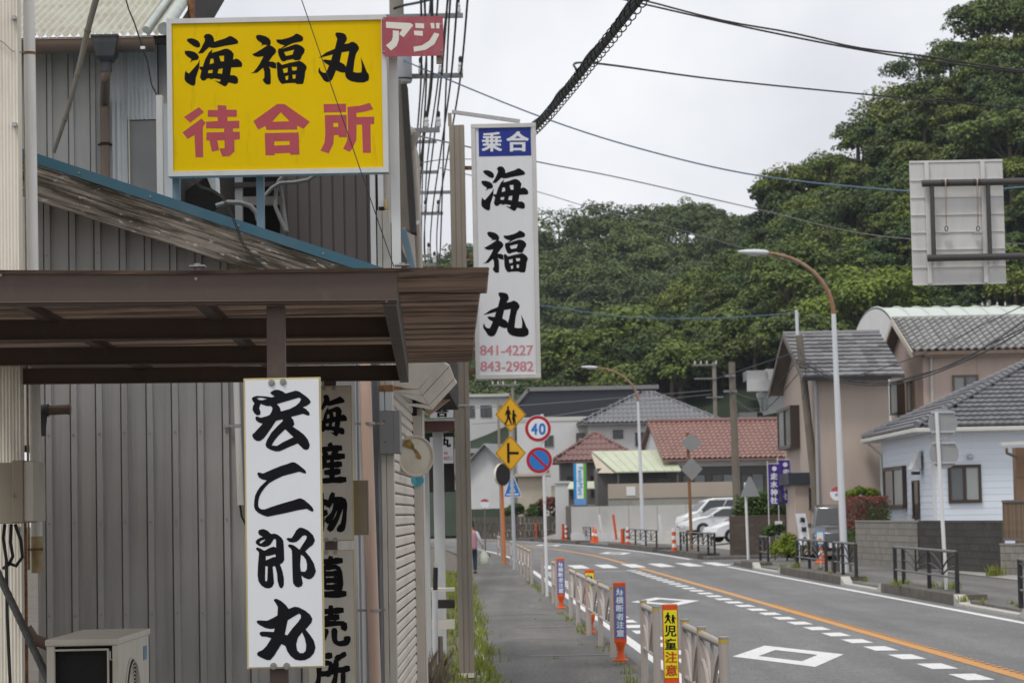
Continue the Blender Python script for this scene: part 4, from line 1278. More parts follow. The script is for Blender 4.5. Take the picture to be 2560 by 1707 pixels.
def porch():
    """open porch of the next shop: pale posts, dark red fascia and two white signs"""
    Y = 33.0
    t = thing('shop_porch', 'pale porch posts and dark red fascia of the shop beyond the shutter', 'porch', W(1090, 1500, Y).to_2d().to_3d() + Vector((0, 0, .1)))
    xa, xb = W(1050, 1060, Y).x, W(1131, 1060, Y).x
    MB().box(xa, xb + .1, Y, Y + .12, W(1090, 1077, Y).z, W(1090, 1053, Y).z).build('fascia', 'fascia_red', t)
    MB().box(xa, xb + .1, Y - .02, Y + 3, W(1090, 1052, Y).z, W(1090, 1047, Y).z).build('roof_edge', 'trim_white', t)
    MB().box(W(1083, 1250, Y).x, W(1109, 1250, Y).x, Y + .2, Y + .34, .1, W(1090, 1078, Y).z).build('post', 'porch_white', t, bevel=.008)
    MB().box(W(1063, 1250, 29).x, W(1073, 1250, 29).x, 29, 29.12, .1, W(1060, 1120, 29).z).build('post', 'porch_white', t, bevel=.008)
    MB().box(W(1026, 1040, 27).x, W(1052, 1040, 27).x, 27, 27.1, W(1040, 1095, 27).z - 2.5, W(1040, 1025, 27).z).build('white_pillar', 'trim_white', t)
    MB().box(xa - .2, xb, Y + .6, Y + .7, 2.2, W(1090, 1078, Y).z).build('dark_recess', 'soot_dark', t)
    for k, (y0, y1, wd) in enumerate(((1470, 1478, .0), (1500, 1520, .02), (1550, 1572, .02))):
        a0, a1, b0, b1 = RECT(1064, y0, 1136, y1, 31)
        MB().box(a0, a1, 31 - wd, 31.3, b0, b1).build('stone_step', 'panel_beige' if k != 1 else 'soot_dark', t)
    for k, (lbl, y0, y1, chars) in enumerate((('white shop sign with one black character above the porch fascia', 985, 1044, [('合', (1088, 1018, 1122, 1043))]),
                                            ('white shop sign with black character and red numbers below the porch fascia', 1092, 1158, [('丸', (1100, 1092, 1127, 1118))]))):
        a0, a1, b0, b1 = RECT(1075, y0, 1133, y1, Y - .1 + k * .6)
        yy = Y - .1 + k * .6
        s = thing('porch_sign', lbl, 'sign', ((a0 + a1) / 2, yy, b0))
        MB().box(a0, a1, yy, yy + .05, b0, b1).build('sign_board', 'sign_white', s)
        m = MB()
        for c, b in chars: letter_bold(m, c, b, Vector((0, yy, 0)), Vector((0, -1, 0)), .002, .05)
        m.build('character', 'ink_dark', s)
        if k:
            m = MB()
            letter(m, fontglyph('46'), (1109, 1127, 1119, 1136), Vector((0, yy, 0)), Vector((0, -1, 0)), .002)
            letter(m, fontglyph('4853'), (1108, 1140, 1130, 1150), Vector((0, yy, 0)), Vector((0, -1, 0)), .002)
            m.build('number', 'faded_red', s)
    a0, a1, b0, b1 = RECT(1108, 1165, 1132, 1215, 36)
    s = thing('green_banner', 'small green cloth hanging beyond the porch posts', 'banner', ((a0 + a1) / 2, 36, b0))
    MB().box(a0, a1, 36, 36.02, b0, b1).build('cloth', 'green_cloth', s)
    # folded parasol leaning among weeds
    p0, p1 = W(1090, 1640, 29.5), W(1089, 1412, 29.5)
    s = thing('folded_parasol_stand', 'white and black folded pole stand with a ring in the weeds', 'pole', (p0.x, 29.5, .1))
    MB().tube([(p0.x - .01, 29.5, .1), (p0.x + .0, 29.5, W(1090, 1476, 29.5).z)], .034, 14).build('sleeve', 'trim_white', s, smooth=True)
    MB().tube([(p0.x + .005, 29.5, W(1090, 1474, 29.5).z), (p1.x, 29.5, W(1090, 1418, 29.5).z)], .028, 14).build('pole_top', 'cable_black', s, smooth=True)
    c = W(1089, 1411, 29.5)
    MB().tube([c + Vector((.02 * math.cos(a * math.pi / 8), 0, .02 * math.sin(a * math.pi / 8))) for a in range(17)], .005, 6, cap=False).build('ring', 'galv', s)
    MB().tube([(p0.x + .05, 29.55, .1), (p0.x + .045, 29.55, W(1100, 1590, 29.5).z)], .035, 12).build('bracket_post', 'wood_grey', s)
porch()

def tall_sign():
    """lit-box shop sign on a steel channel post"""
    Y = 29.0
    base = G(1159, 1690, .1)
    x0, x1 = W(1135, 1000, Y).x, W(1173, 1000, Y).x
    zt = W(1150, 312, Y).z
    t = thing('tall_signpost', 'tall tan steel post carrying the white vertical shop sign', 'post', ((x0 + x1) / 2, Y, .1))
    m = MB()
    w = x1 - x0
    # folded channel: two flanges and a slightly recessed web
    m.box(x0, x0 + w * .32, Y, Y + .15, .15, zt)
    m.box(x0 + w * .32, x0 + w * .72, Y + .012, Y + .15, .15, zt)
    m.box(x0 + w * .72, x1, Y + .002, Y + .15, .15, zt)
    m.build('channel', 'post_tan', t, bevel=.003)
    MB().box(x0 - .012, x1 + .012, Y - .012, Y + .162, .1, .15).build('base_collar', 'cream_wall', t)
    MB().box(x0 - .005, x1 + .005, Y - .006, Y + .155, W(1155, 1013, Y).z - .01, W(1155, 1013, Y).z + .012).build('strap', 'galv', t)
    MB().box(x0 - .01, x0 + .03, Y + .02, Y + .12, zt + .001, W(1130, 282, Y).z).build('top_plate', 'post_tan', t)
    MB().bar(W(1130, 280, Y + .07), W(1300, 304, Y + .07), .05, .04).build('top_arm', 'galv', t)
    for py in (418, 640, 930):
        z = W(1175, py, Y).z
        MB().box(x1, W(1186, py, Y).x + .02, Y + .05, Y + .1, z - .02, z + .02).build('bracket', 'rust', t)
    X0, X1, Z0, Z1 = RECT(1183, 310, 1346, 947, Y)
    s = thing('vertical_shop_sign', 'white vertical sign with brush name, blue header and pale red numbers', 'sign', ((X0 + X1) / 2, Y, Z0))
    MB().box(X0 + .045, X1 - .045, Y - .03, Y + .12, Z0 + .045, Z1 - .045).build('face', 'sign_white', s)
    fw = .05
    for a in ((X0, X1, Z1 - fw, Z1), (X0, X1, Z0, Z0 + fw)):
        MB().box(a[0], a[1], Y - .05, Y + .15, a[2], a[3]).build('frame_rail', 'alu', s, bevel=.004)
    for a in ((X0, X0 + fw), (X1 - fw, X1)):
        MB().box(a[0] + .001, a[1] - .001, Y - .048, Y + .148, Z0 + fw + .001, Z1 - fw - .001).build('frame_stile', 'alu', s, bevel=.004)
    o, n = Vector((0, Y - .03, 0)), Vector((0, -1, 0))
    a, b = onplane(1196, 321, o, n), onplane(1328, 389, o, n)
    MB().box(a.x, b.x, Y - .033, Y - .0301, b.z, a.z).build('blue_header', 'sign_blue', s)
    m = MB()
    letter_bold(m, '乗', (1204, 330, 1255, 380), o, n, .005, .03)
    letter_bold(m, '合', (1266, 328, 1322, 380), o, n, .005, .035)
    m.build('header_text', 'sign_white', s)
    for k, bx in (('umi', (1203, 416, 1321, 528)), ('fuku', (1207, 577, 1320, 682)), ('maru', (1208, 731, 1322, 842))):
        m = MB(); letter(m, outline(GL[k]), bx, o, n, .002); m.build('character', 'ink_dark', s)
    for tx, bx in (('841-4227', (1200, 863, 1333, 888)), ('843-2982', (1201, 903, 1334, 928))):
        m = MB(); letter_bold(m, tx, bx, o, n, .002, .006); m.build('number', 'pale_red', s)
tall_sign()

# ================================================================ ground, road, pavements
mat('dirt', (0.115, 0.10, 0.082), 0.95, 0.25, 1.2, bump=0.4, bscale=12, fine=0.25)
mat('concrete', (0.31, 0.30, 0.275), 0.85, 0.12, 0.8, bump=0.15, bscale=40, dirt=0.5, dirtcol=(0.15, 0.14, 0.12), dscale=(1.2, 1.2, 1.2), fine=0.1)
mat('concrete_dark', (0.115, 0.102, 0.088), 0.9, 0.25, 1.5, bump=0.3, bscale=30, dirt=0.6, dirtcol=(0.05, 0.052, 0.035), dscale=(2, 2, 3))
mat('concrete_pale', (0.44, 0.425, 0.39), 0.8, 0.08, 2, dirt=0.3, dirtcol=(0.2, 0.18, 0.15), dscale=(3, 3, 3))
mat('paint_white', (0.70, 0.70, 0.69), 0.6, 0.05, 3, dirt=0.45, dirtcol=(0.28, 0.28, 0.28), dscale=(14, 2.5, 5), dlo=0.48, dhi=0.8, fine=0.06)
mat('paint_worn', (0.40, 0.40, 0.40), 0.7, 0.10, 3, dirt=0.7, dirtcol=(0.13, 0.13, 0.13), dscale=(3, 3, 3))
mat('paint_orange', (0.56, 0.265, 0.065), 0.6, 0.08, 3, dirt=0.45, dirtcol=(0.30, 0.16, 0.07), dscale=(8, 4, 4), dlo=0.45, dhi=0.8)
mat('fence_tan', (0.40, 0.35, 0.318), 0.5, 0.06, 4, dirt=0.3, dirtcol=(0.22, 0.18, 0.15), dscale=(9, 9, 2), spec=0.4)
mat('fence_cap', (0.48, 0.36, 0.05), 0.5, 0.1, 6)
mat('fence_black', (0.022, 0.022, 0.024), 0.5, 0.2, 6, dirt=0.3, dirtcol=(0.10, 0.09, 0.08), dscale=(6, 6, 3))
mat('rail_grey', (0.13, 0.125, 0.12), 0.55, 0.15, 5)
mat('post_orange', (0.62, 0.085, 0.012), 0.5, 0.08, 4, dirt=0.25, dirtcol=(0.35, 0.07, 0.03), dscale=(8, 8, 3))
mat('board_yellow', (0.80, 0.72, 0.012), 0.45, 0.04, 4, dirt=0.15, dscale=(9, 9, 3))
mat('board_blue', (0.075, 0.15, 0.36), 0.45, 0.06, 4)
mat('board_red_text', (0.50, 0.05, 0.012), 0.6, 0.05, 4)
mat('sign_amber', (0.78, 0.40, 0.003), 0.4, 0.04, 3, spec=0.4)
mat('sign_red', (0.42, 0.010, 0.016), 0.4, 0.05, 3)
mat('sign_blue2', (0.02, 0.17, 0.52), 0.4, 0.05, 3)
mat('galv_pole', (0.41, 0.43, 0.46), 0.5, 0.05, 3, dirt=0.25, dirtcol=(0.25, 0.26, 0.27), dscale=(8, 8, 1))
mat('white_pole', (0.66, 0.66, 0.66), 0.45, 0.04, 3, dirt=0.2, dscale=(9, 9, 1), dirtcol=(0.4, 0.36, 0.3))
mat('sign_back', (0.30, 0.305, 0.31), 0.5, 0.08, 4, metal=0.2)
mat('pole_orange', (0.60, 0.17, 0.045), 0.5, 0.08, 3)
glassmat('mirror', (0.10, 0.10, 0.09), 0.05)
mat('grey_sock', (0.2, 0.2, 0.2), 0.8)
mat('cloth_pink', (0.42, 0.20, 0.24), 0.9, 0.1, 12, bump=0.2, bscale=30)
mat('cloth_white', (0.58, 0.59, 0.63), 0.9, 0.06, 12, bump=0.2, bscale=30)
mat('cloth_navy', (0.025, 0.035, 0.065), 0.9, 0.15, 12)
mat('skin', (0.46, 0.27, 0.19), 0.6, 0.05, 8)
mat('hair', (0.03, 0.025, 0.022), 0.6, 0.2, 20)
mat('bag_white', (0.66, 0.68, 0.64), 0.4, 0.06, 9, trans=0.3, hue2=(0.62, 0.66, 0.5))
mat('shoe', (0.03, 0.03, 0.032), 0.7)
leafmat('grass', (0.10, 0.13, 0.03), (0.34, 0.38, 0.07), 0.4)
leafmat('dry_stalk', (0.10, 0.075, 0.05), (0.22, 0.18, 0.13), 0.1)

def asphalt(name, base, patch):
    m = bpy.data.materials.new(name)
    m.use_nodes = True
    nt = m.node_tree
    N, L = nt.nodes.new, nt.links.new
    b = nt.nodes['Principled BSDF']
    tc = N('ShaderNodeTexCoord')
    def noise(scale, det=4, rough=.6, sc=(1, 1, 1)):
        mp = N('ShaderNodeMapping'); mp.inputs['Scale'].default_value = sc
        L(tc.outputs['Object'], mp.inputs['Vector'])
        n = N('ShaderNodeTexNoise')
        n.inputs['Scale'].default_value, n.inputs['Detail'].default_value, n.inputs['Roughness'].default_value = scale, det, rough
        L(mp.outputs['Vector'], n.inputs['Vector'])
        return n.outputs['Fac']
    def rng(src, a, b_, c, d):
        r = N('ShaderNodeMapRange')
        for k, v in zip(('From Min', 'From Max', 'To Min', 'To Max'), (a, b_, c, d)): r.inputs[k].default_value = v
        L(src, r.inputs['Value'])
        return r.outputs['Result']
    def mul(x, y):
        q = N('ShaderNodeMath'); q.operation = 'MULTIPLY'; L(x, q.inputs[0]); L(y, q.inputs[1]); return q.outputs[0]
    big = mul(rng(noise(.5, 4, .6, (1, .25, 1)), .3, .7, 1 - patch, 1 + patch), rng(noise(1.0, 3, .5, (1.3, .02, 1)), .3, .7, 1 - patch, 1 + patch))
    mid = rng(noise(3.0, 5), .3, .7, .93, 1.07)
    fine = rng(noise(48.0, 3), .3, .7, .62, 1.38)
    spk = rng(noise(30.0, 2), .64, .72, 1.0, 1.6)
    worn = mul(rng(noise(1.0, 4, .7, (24, 3.5, 1)), .3, .7, .80, 1.20), rng(noise(1.0, 3, .6, (3, .5, 1)), .3, .7, .92, 1.08))
    tot = mul(mul(mul(big, mid), worn), mul(fine, spk))
    mx = N('ShaderNodeMixRGB'); mx.blend_type = 'MULTIPLY'; mx.inputs['Fac'].default_value = 1
    mx.inputs['Color1'].default_value = (*base, 1)
    L(tot, mx.inputs['Color2'])
    L(mx.outputs['Color'], b.inputs['Base Color'])
    b.inputs['Roughness'].default_value = 0.85
    b.inputs['Specular IOR Level'].default_value = 0.3
    bp = N('ShaderNodeBump'); bp.inputs['Strength'].default_value, bp.inputs['Distance'].default_value = .35, .01
    L(noise(80.0, 3), bp.inputs['Height']); L(bp.outputs['Normal'], b.inputs['Normal'])
    MATS[name] = m
asphalt('asphalt', (0.160, 0.159, 0.160), .13)
asphalt('pavement', (0.125, 0.119, 0.112), .24)

def strip(mb, xa, xb, ya, yb, z, step=4.0, thick=0.0):
    ys = [ya]
    while ys[-1] + step < yb: ys.append(ys[-1] + step)
    ys.append(yb)
    n0 = len(mb.v)
    vs, fs = [], []
    for y in ys:
        vs += [(RX(xa, y), y, z), (RX(xb, y), y, z)]
    fs = [(2 * i, 2 * i + 1, 2 * i + 3, 2 * i + 2) for i in range(len(ys) - 1)]
    if thick:
        k = len(vs)
        vs += [(x, y, zz - thick) for x, y, zz in vs]
        for i in range(len(ys) - 1):
            fs.append((2 * i, 2 * i + 2, k + 2 * i + 2, k + 2 * i))
            fs.append((2 * i + 3, 2 * i + 1, k + 2 * i + 1, k + 2 * i + 3))
        fs.append((1, 0, k, k + 1))
        e = 2 * (len(ys) - 1)
        fs.append((e, e + 1, k + e + 1, k + e))
    mb.add(vs, fs)
    return mb

gm = MB()
gm.add([(-600, -60, -.06), (700, -60, -.06), (700, 1500, -.06), (-600, 1500, -.06)], [(0, 1, 2, 3)])
tag(gm.build('ground', 'dirt'), kind='structure')
road = strip(MB(), 2.05, 9.45, 2, 300, 0).build('road', 'asphalt')
tag(road, kind='structure')
pav = strip(MB(), .34, 2.0, 2, 220, .1, thick=.14).build('pavement', 'pavement')
tag(pav, kind='structure')
verge = strip(MB(), -9, .2, 2, 200, .085, thick=.12).build('verge', 'dirt')
tag(verge, kind='structure')
# right-hand pavement, then the yards that climb away from the road
pav_r = strip(MB(), 9.62, 13.2, 30, 90.5, .1, thick=.14).build('pavement', 'pavement')
tag(pav_r, kind='structure')
pav_r2 = strip(MB(), 9.62, 12.6, 99.5, 230, .11, thick=.15).build('pavement', 'pavement')
tag(pav_r2, kind='structure')
side = MB()
side.add([(RX(9.44, 90.5), 90.5, .001), (RX(9.44, 99.5), 99.5, .001), (60, 108, .25), (60, 97, .25)], [(0, 3, 2, 1)])
tag(side.build('side_street', 'asphalt'), kind='structure')
lot = MB()
for (ya, za), (yb, zb) in zip(((99.6, .12), (128, .28), (142, .6), (232, .65)), ((128, .28), (142, .6), (232, .65), (232.1, .65))):
    lot.add([(RX(12.59, ya), ya, .105), (RX(14.6, ya), ya, za), (60, ya, za), (60, yb, zb), (RX(14.6, yb), yb, zb), (RX(12.59, yb), yb, .105)], [(0, 1, 4, 5), (1, 2, 3, 4)])
tag(lot.build('car_park', 'concrete'), kind='structure')
yard = MB()
yard.add([(RX(13.2, 30), 30, .1), (60, 30, .1), (60, 96.9, .3), (RX(13.2, 90), 90.5, .12)], [(0, 1, 2, 3)])
tag(yard.build('yard', 'concrete'), kind='structure')

# kerbs: one stone after another
def kerb_run(x0, ya, yb, z, w=.15, mt='concrete_dark', L=1.0, label=None):
    k = 0
    y = ya
    holder = tag(bpy.data.objects.new('kerb', None), kind='structure')
    COL.objects.link(holder)
    holder.location = (RX(x0, ya), ya, 0)
    while y < yb - .05:
        y2 = min(y + L, yb)
        strip(MB(), x0, x0 + w, y + .006, y2 - .006, z + random.uniform(-.004, .004), thick=z + .08).build('kerb_stone', mt, holder, bevel=.012 if y < 90 else 0)
        y = y2
    return holder
kerb_run(2.0, 20, 110, .11, .12, L=1.2)
kerb_run(.2, 20, 95, .115, .13, 'concrete', L=1.2)
for ya, yb in ((36.0, 43.2), (49.5, 58.0), (64.0, 76.0), (83.0, 86.5)):
    kerb_run(9.42, ya, yb, .21, .20)
    strip(MB(), 9.62, 10.05, ya, yb, .20, thick=.12).build('kerb_bed', 'concrete_dark')
    tag(bpy.context.scene.objects[-1], kind='structure')
    m = MB()
for ya, yb in ((102, 113), (121, 141), (156, 168), (178, 205)):
    kerb_run(9.42, ya, yb, .22, .20, L=1.5)
    tag(strip(MB(), 9.62, 10.3, ya, yb, .215, thick=.12).build('kerb_bed', 'concrete_dark'), kind='structure')
for ya, yb in ((43.2, 49.5), (58.0, 64.0), (76.0, 83.0)):
    tag(strip(MB(), 9.40, 9.62, ya + .6, yb - .6, .05, thick=.1).build('dropped_kerb', 'concrete_pale'), kind='structure')
    for y0, y1 in ((ya, ya + .6), (yb, yb - .6)):
        m = MB()
        a, b = RX(9.41, y0), RX(9.63, y0)
        c, d = RX(9.41, y1), RX(9.63, y1)
        m.add([(a, y0, .212), (b, y0, .212), (d, y1, .05), (c, y1, .05), (a, y0, -.05), (b, y0, -.05), (d, y1, -.05), (c, y1, -.05)],
              [(0, 1, 2, 3), (7, 6, 5, 4), (0, 4, 5, 1), (1, 5, 6, 2), (2, 6, 7, 3), (3, 7, 4, 0)])
        tag(m.build('kerb_ramp', 'concrete_pale'), kind='structure')

# painted markings, parts of the road
def mark(name, mt, *args, z=.004):
    m = MB()
    for a in args: strip(m, *a, z)
    return m.build(name, mt, road)
mark('edge_line', 'paint_white', (2.44, 2.60, 18, 87.2))
mark('edge_line', 'paint_white', (2.40, 2.55, 97, 200))
mark('edge_line', 'paint_white', (8.96, 9.12, 26, 87.0))
mark('edge_line', 'paint_white', (8.96, 9.16, 101, 200))
mark('centre_line', 'paint_orange', (6.09, 6.27, 18, 88.2))
mark('centre_line', 'paint_orange', (6.08, 6.28, 95.0, 200))
y = 18.6
while y < 52:                                     # raised ribs along the orange line
    m = MB()
    a = RX(6.26, y)
    m.add([(a, y, .006), (a + .09, y + .02, .006), (a + .09, y + .20, .006), (a, y + .18, .006)], [(0, 1, 2, 3)])
    m.build('line_rib', 'paint_orange', road)
    y += .34
y = 24.3
while y < 84:
    if y > 30.0: mark('lane_dash', 'paint_white', (2.78, 3.08, y, y + 1.1))
    mark('lane_dash', 'paint_white', (5.52, 5.82, y, y + 1.1))
    y += 2.05
for x0 in (3.3, 4.28, 5.24, 6.2, 7.18, 8.16, 9.12):
    mark('crosswalk_bar', 'paint_white', (x0 - .26, x0 + .26, 88.6, 94.6), z=.005)
mark('stop_line', 'paint_worn', (2.7, 6.0, 83.6, 84.1))
def diamond(xc, y0, y1, hw, k=.53):
    yc, hl = (y0 + y1) / 2, (y1 - y0) / 2
    m = MB()
    o = [(xc, yc - hl), (xc + hw, yc), (xc, yc + hl), (xc - hw, yc)]
    i = [(xc, yc - hl * k), (xc + hw * k, yc), (xc, yc + hl * k), (xc - hw * k, yc)]
    vs = [(RX(a, b), b, .005) for a, b in o + i]
    m.add(vs, [(0, 1, 5, 4), (1, 2, 6, 5), (2, 3, 7, 6), (3, 0, 4, 7)])
    m.build('diamond_mark', 'paint_white', road)
diamond(4.27, 31.3, 36.4, .72)
diamond(4.37, 52.3, 57.5, .72)
diamond(7.6, 116, 124, .75)
diamond(7.6, 150, 159, .75)
m = MB()
pts = [(8.98, 88.5), (9.1, 90.2), (9.5, 91.2), (10.2, 91.6), (10.9, 91.7)]
for (a, b), (c, d) in zip(pts, pts[1:]):
    m.add([(RX(a, b), b, .006), (RX(a, b) + .12, b - .35, .006), (RX(c, d) + .12, d - .35, .006), (RX(c, d), d, .006)], [(0, 1, 2, 3)])
m.build('turn_line', 'paint_white', road)
# pavement repairs, cracks and steel strips
for (xa, xb, ya, yb) in ((.9, 1.98, 33.0, 33.22), (1.0, 1.9, 41.3, 41.6), (.7, 1.6, 46.8, 47.0)):
    strip(MB(), xa, xb, ya, yb, .104).build('drain_cover', 'rail_grey', pav)
for (y0, z) in ((37.4, 1), (44.2, 1), (52.5, 1), (60, 1), (70, 1)):
    m = MB()
    xs = [.36 + i * .164 for i in range(11)]
    pt = [(RX(x, y0), y0 + .35 * math.sin(x * 3 + y0) + random.uniform(-.08, .08)) for x in xs]
    for (a, b), (c, d) in zip(pt, pt[1:]):
        m.add([(a, b, .1035), (c, d, .1035), (c, d + .03, .1035), (a, b + .03, .1035)], [(0, 1, 2, 3)])
    m.build('crack', 'soot_dark', pav)

# ---------------------------------------------------------------- grass and weeds
def leafmesh(name, P, N_, S, val, material, asp=1.0, parent=None, kind='stuff', label=None, cat=None, tri=False):
    """many small leaf faces: centres P, facing N_, sizes S, colour values val"""
    P, N_, S = np.asarray(P, float), np.asarray(N_, float), np.asarray(S, float)
    n = len(P)
    N_ = N_ / np.maximum(np.linalg.norm(N_, axis=1, keepdims=True), 1e-6)
    r = RNG.normal(size=(n, 3))
    U = np.cross(N_, r)
    U /= np.maximum(np.linalg.norm(U, axis=1, keepdims=True), 1e-6)
    V = np.cross(N_, U)
    S = S[:, None]
    if tri:
        co = np.stack([P - U * S * .6 - V * S * .45, P + U * S * .6 - V * S * .45 * .6, P + V * S * .75 + N_ * S * .1], 1).reshape(-1, 3)
        k = 3
    else:
        co = np.stack([P - U * S * .5 * asp, P - V * S * .5 + N_ * S * .08, P + U * S * .5 * asp, P + V * S * .5 + N_ * S * .08], 1).reshape(-1, 3)
        k = 4
    return rawmesh(name, co, n, k, np.repeat(np.asarray(val, float), k), material, parent, kind)

def rawmesh(name, co, n, k, vals, material, parent=None, kind=None):
    me = bpy.data.meshes.new(name)
    if parent is not None:
        w = wloc(parent)
        co = co - np.array([w.x, w.y, w.z])
    me.vertices.add(n * k)
    me.vertices.foreach_set('co', co.astype(np.float32).ravel())
    me.loops.add(n * k)
    me.loops.foreach_set('vertex_index', np.arange(n * k, dtype=np.int32))
    me.polygons.add(n)
    me.polygons.foreach_set('loop_start', np.arange(0, n * k, k, dtype=np.int32))
    try: me.polygons.foreach_set('loop_total', np.full(n, k, dtype=np.int32))
    except Exception: pass
    a = me.attributes.new('leaf', 'FLOAT', 'POINT')
    a.data.foreach_set('value', vals.astype(np.float32))
    me.update(calc_edges=True)
    me.materials.append(MATS[material])
    ob = bpy.data.objects.new(name, me)
    COL.objects.link(ob)
    ob.parent = parent
    if kind: ob['kind'] = kind
    return ob

def blades(name, spots, material='grass', h=(.06, .2), per=40, spread=.12, wid=.006, lean=.5, parent=None):
    """tufts of upright blades; spots are (x, y, z, scale)"""
    co, vals = [], []
    for (x, y, z, s) in spots:
        n = int(per * s)
        bx = RNG.normal(0, spread * s * .6, n); by = RNG.normal(0, spread * s * .6, n)
        hh = RNG.uniform(h[0], h[1], n) * s
        az = RNG.uniform(0, 2 * np.pi, n); ln = RNG.uniform(.1, lean, n) * hh
        w = wid * RNG.uniform(.7, 1.6, n) * (.6 + .4 * s)
        dx, dy = np.cos(az), np.sin(az)
        b = np.stack([x + bx, y + by, np.full(n, z)], 1)
        t = b + np.stack([dx * ln, dy * ln, hh], 1)
        md = b + np.stack([dx * ln * .3, dy * ln * .3, hh * .6], 1)
        sd = np.stack([-dy * w, dx * w, np.zeros(n)], 1)
        co.append(np.stack([b - sd, b + sd, md + sd * .9, t], 1).reshape(-1, 3))
        vals.append(np.repeat(np.clip(RNG.normal(.5, .25, n), 0, 1), 4))
    co, vals = np.concatenate(co), np.concatenate(vals)
    return rawmesh(name, co, len(co) // 4, 4, vals, material, parent, 'stuff')

spots = []
y = 24.0
while y < 80:                                        # left edge of the pavement
    if random.random() < .8:
        spots.append((RX(.30 + random.uniform(-.10, .06), y), y, .1, random.uniform(.5, 1.3)))
    if random.random() < .75:
        spots.append((RX(random.uniform(-.5, .22), y), y, .085, random.uniform(.6, 1.8)))
    y += .17 + y * .004
for y in np.arange(26, 70, .8):
    if random.random() < .6: spots.append((RX(1.95 + random.uniform(-.14, .06), y), y, .1, random.uniform(.3, .9)))
    if random.random() < .25: spots.append((RX(random.uniform(1.2, 1.9), y), y, .1, random.uniform(.2, .6)))
o = blades('weeds', spots, per=30, h=(.03, .13))
tag(o, 'green weeds along both edges of the left pavement', 'weeds')
spots = []
for y in np.arange(38, 84, .7):
    if random.random() < .4: spots.append((RX(random.uniform(9.4, 10.1), y), y, .2 if 49.5 < y < 58 or 64 < y < 76 else .1, random.uniform(.3, 1.0)))
for px, py in ((2430, 1423), (2455, 1426), (2480, 1440), (2500, 1440), (2425, 1425)):
    q = G(px, py, .1); 
    spots.append((q.x + random.uniform(-.3, .3), q.y + random.uniform(-.5, .5), .1, 1.5))
o = blades('kerb_weeds', spots, per=50, h=(.06, .22))
tag(o, 'tufts of grass along the right kerb and block wall', 'weeds')
# dead stalks and daisies round the foot of the sign post
sp = [(RX(random.uniform(-1.2, -.15), y), y, .085, random.uniform(.8, 1.6)) for y in np.linspace(25.5, 31, 26)]
o = blades('dry_weeds', sp, 'dry_stalk', h=(.08, .26), per=26, wid=.003, lean=.6)
tag(o, 'dry brown stalks tangled at the foot of the tan sign post', 'weeds')

# ---------------------------------------------------------------- pavement guard rails
def tan_fence(ys, label, base=.1, x0=1.93, group='tan guard rails along the left pavement'):
    H, r = .87, .038
    t = thing('guard_rail', label, 'fence', (RX(x0, ys[0]), ys[0], base), group)
    P = lambda y, z: Vector((RX(x0, y), y, z))
    for y in ys:
        p = MB().tube([P(y, base), P(y, base + H)], r, 14).build('post', 'fence_tan', t, smooth=True)
        MB().tube([P(y, base + H), P(y, base + H + .012)], r + .004, 14).build('post_cap', 'fence_tan', p)
        MB().tube([P(y, base + H - .035), P(y, base + H - .012)], r + .001, 14).build('post_band', 'fence_cap', p)
    if len(ys) > 1:
        a, b = ys[0], ys[-1]
        MB().tube([P(a, base + H - .05), P(b, base + H - .05)], .030, 12).build('top_rail', 'fence_tan', t, smooth=True)
        MB().tube([P(a, base + .39), P(b, base + .39)], .019, 10).build('lower_rail', 'fence_tan', t, smooth=True)
        for y0, y1 in zip(ys, ys[1:]):
            ym = (y0 + y1) / 2
            MB().tube([P(ym, base + .39), P(ym, base + H - .06)], .016, 8).build('baluster', 'fence_tan', t, smooth=True)
            for ye in (y0, y1):
                for (zt, ze) in ((H - .1, .40), (.58, .16)):
                    if ze < .3: zt, ze = .62, .40
                    pts = []
                    for k in range(9):
                        f = k / 8
                        pts.append(P(ye + (ym - ye) * f * (1 if zt > .7 else .62), base + zt - (zt - ze) * f ** 2.1))
                    MB().tube(pts, .015, 8).build('arch_bar', 'fence_tan', t, smooth=True)
    return t
tan_fence([19.0, 20.7, 22.2], 'tan guard rail nearest the camera at the bottom edge')
tan_fence([25.4, 27.1], 'short tan guard rail just left of the near yellow marker post')
tan_fence([32.5, 35.3, 38.4, 41.7, 44.3], 'long tan guard rail between the two blue marker boards')
tan_fence([50.3, 52.2], 'tan guard rail beside the white speed sign pole')
tan_fence([58.5], 'single tan post left of the white speed sign pole')
tan_fence([67.0, 70.5, 74, 78, 82], 'tan guard rail to the right of the grey pole of amber signs')
tan_fence([88.0, 92.0], 'tan guard rail left of the orange mirror pole')
tan_fence([105, 109, 113], 'farthest tan guard rail beyond the walking person')

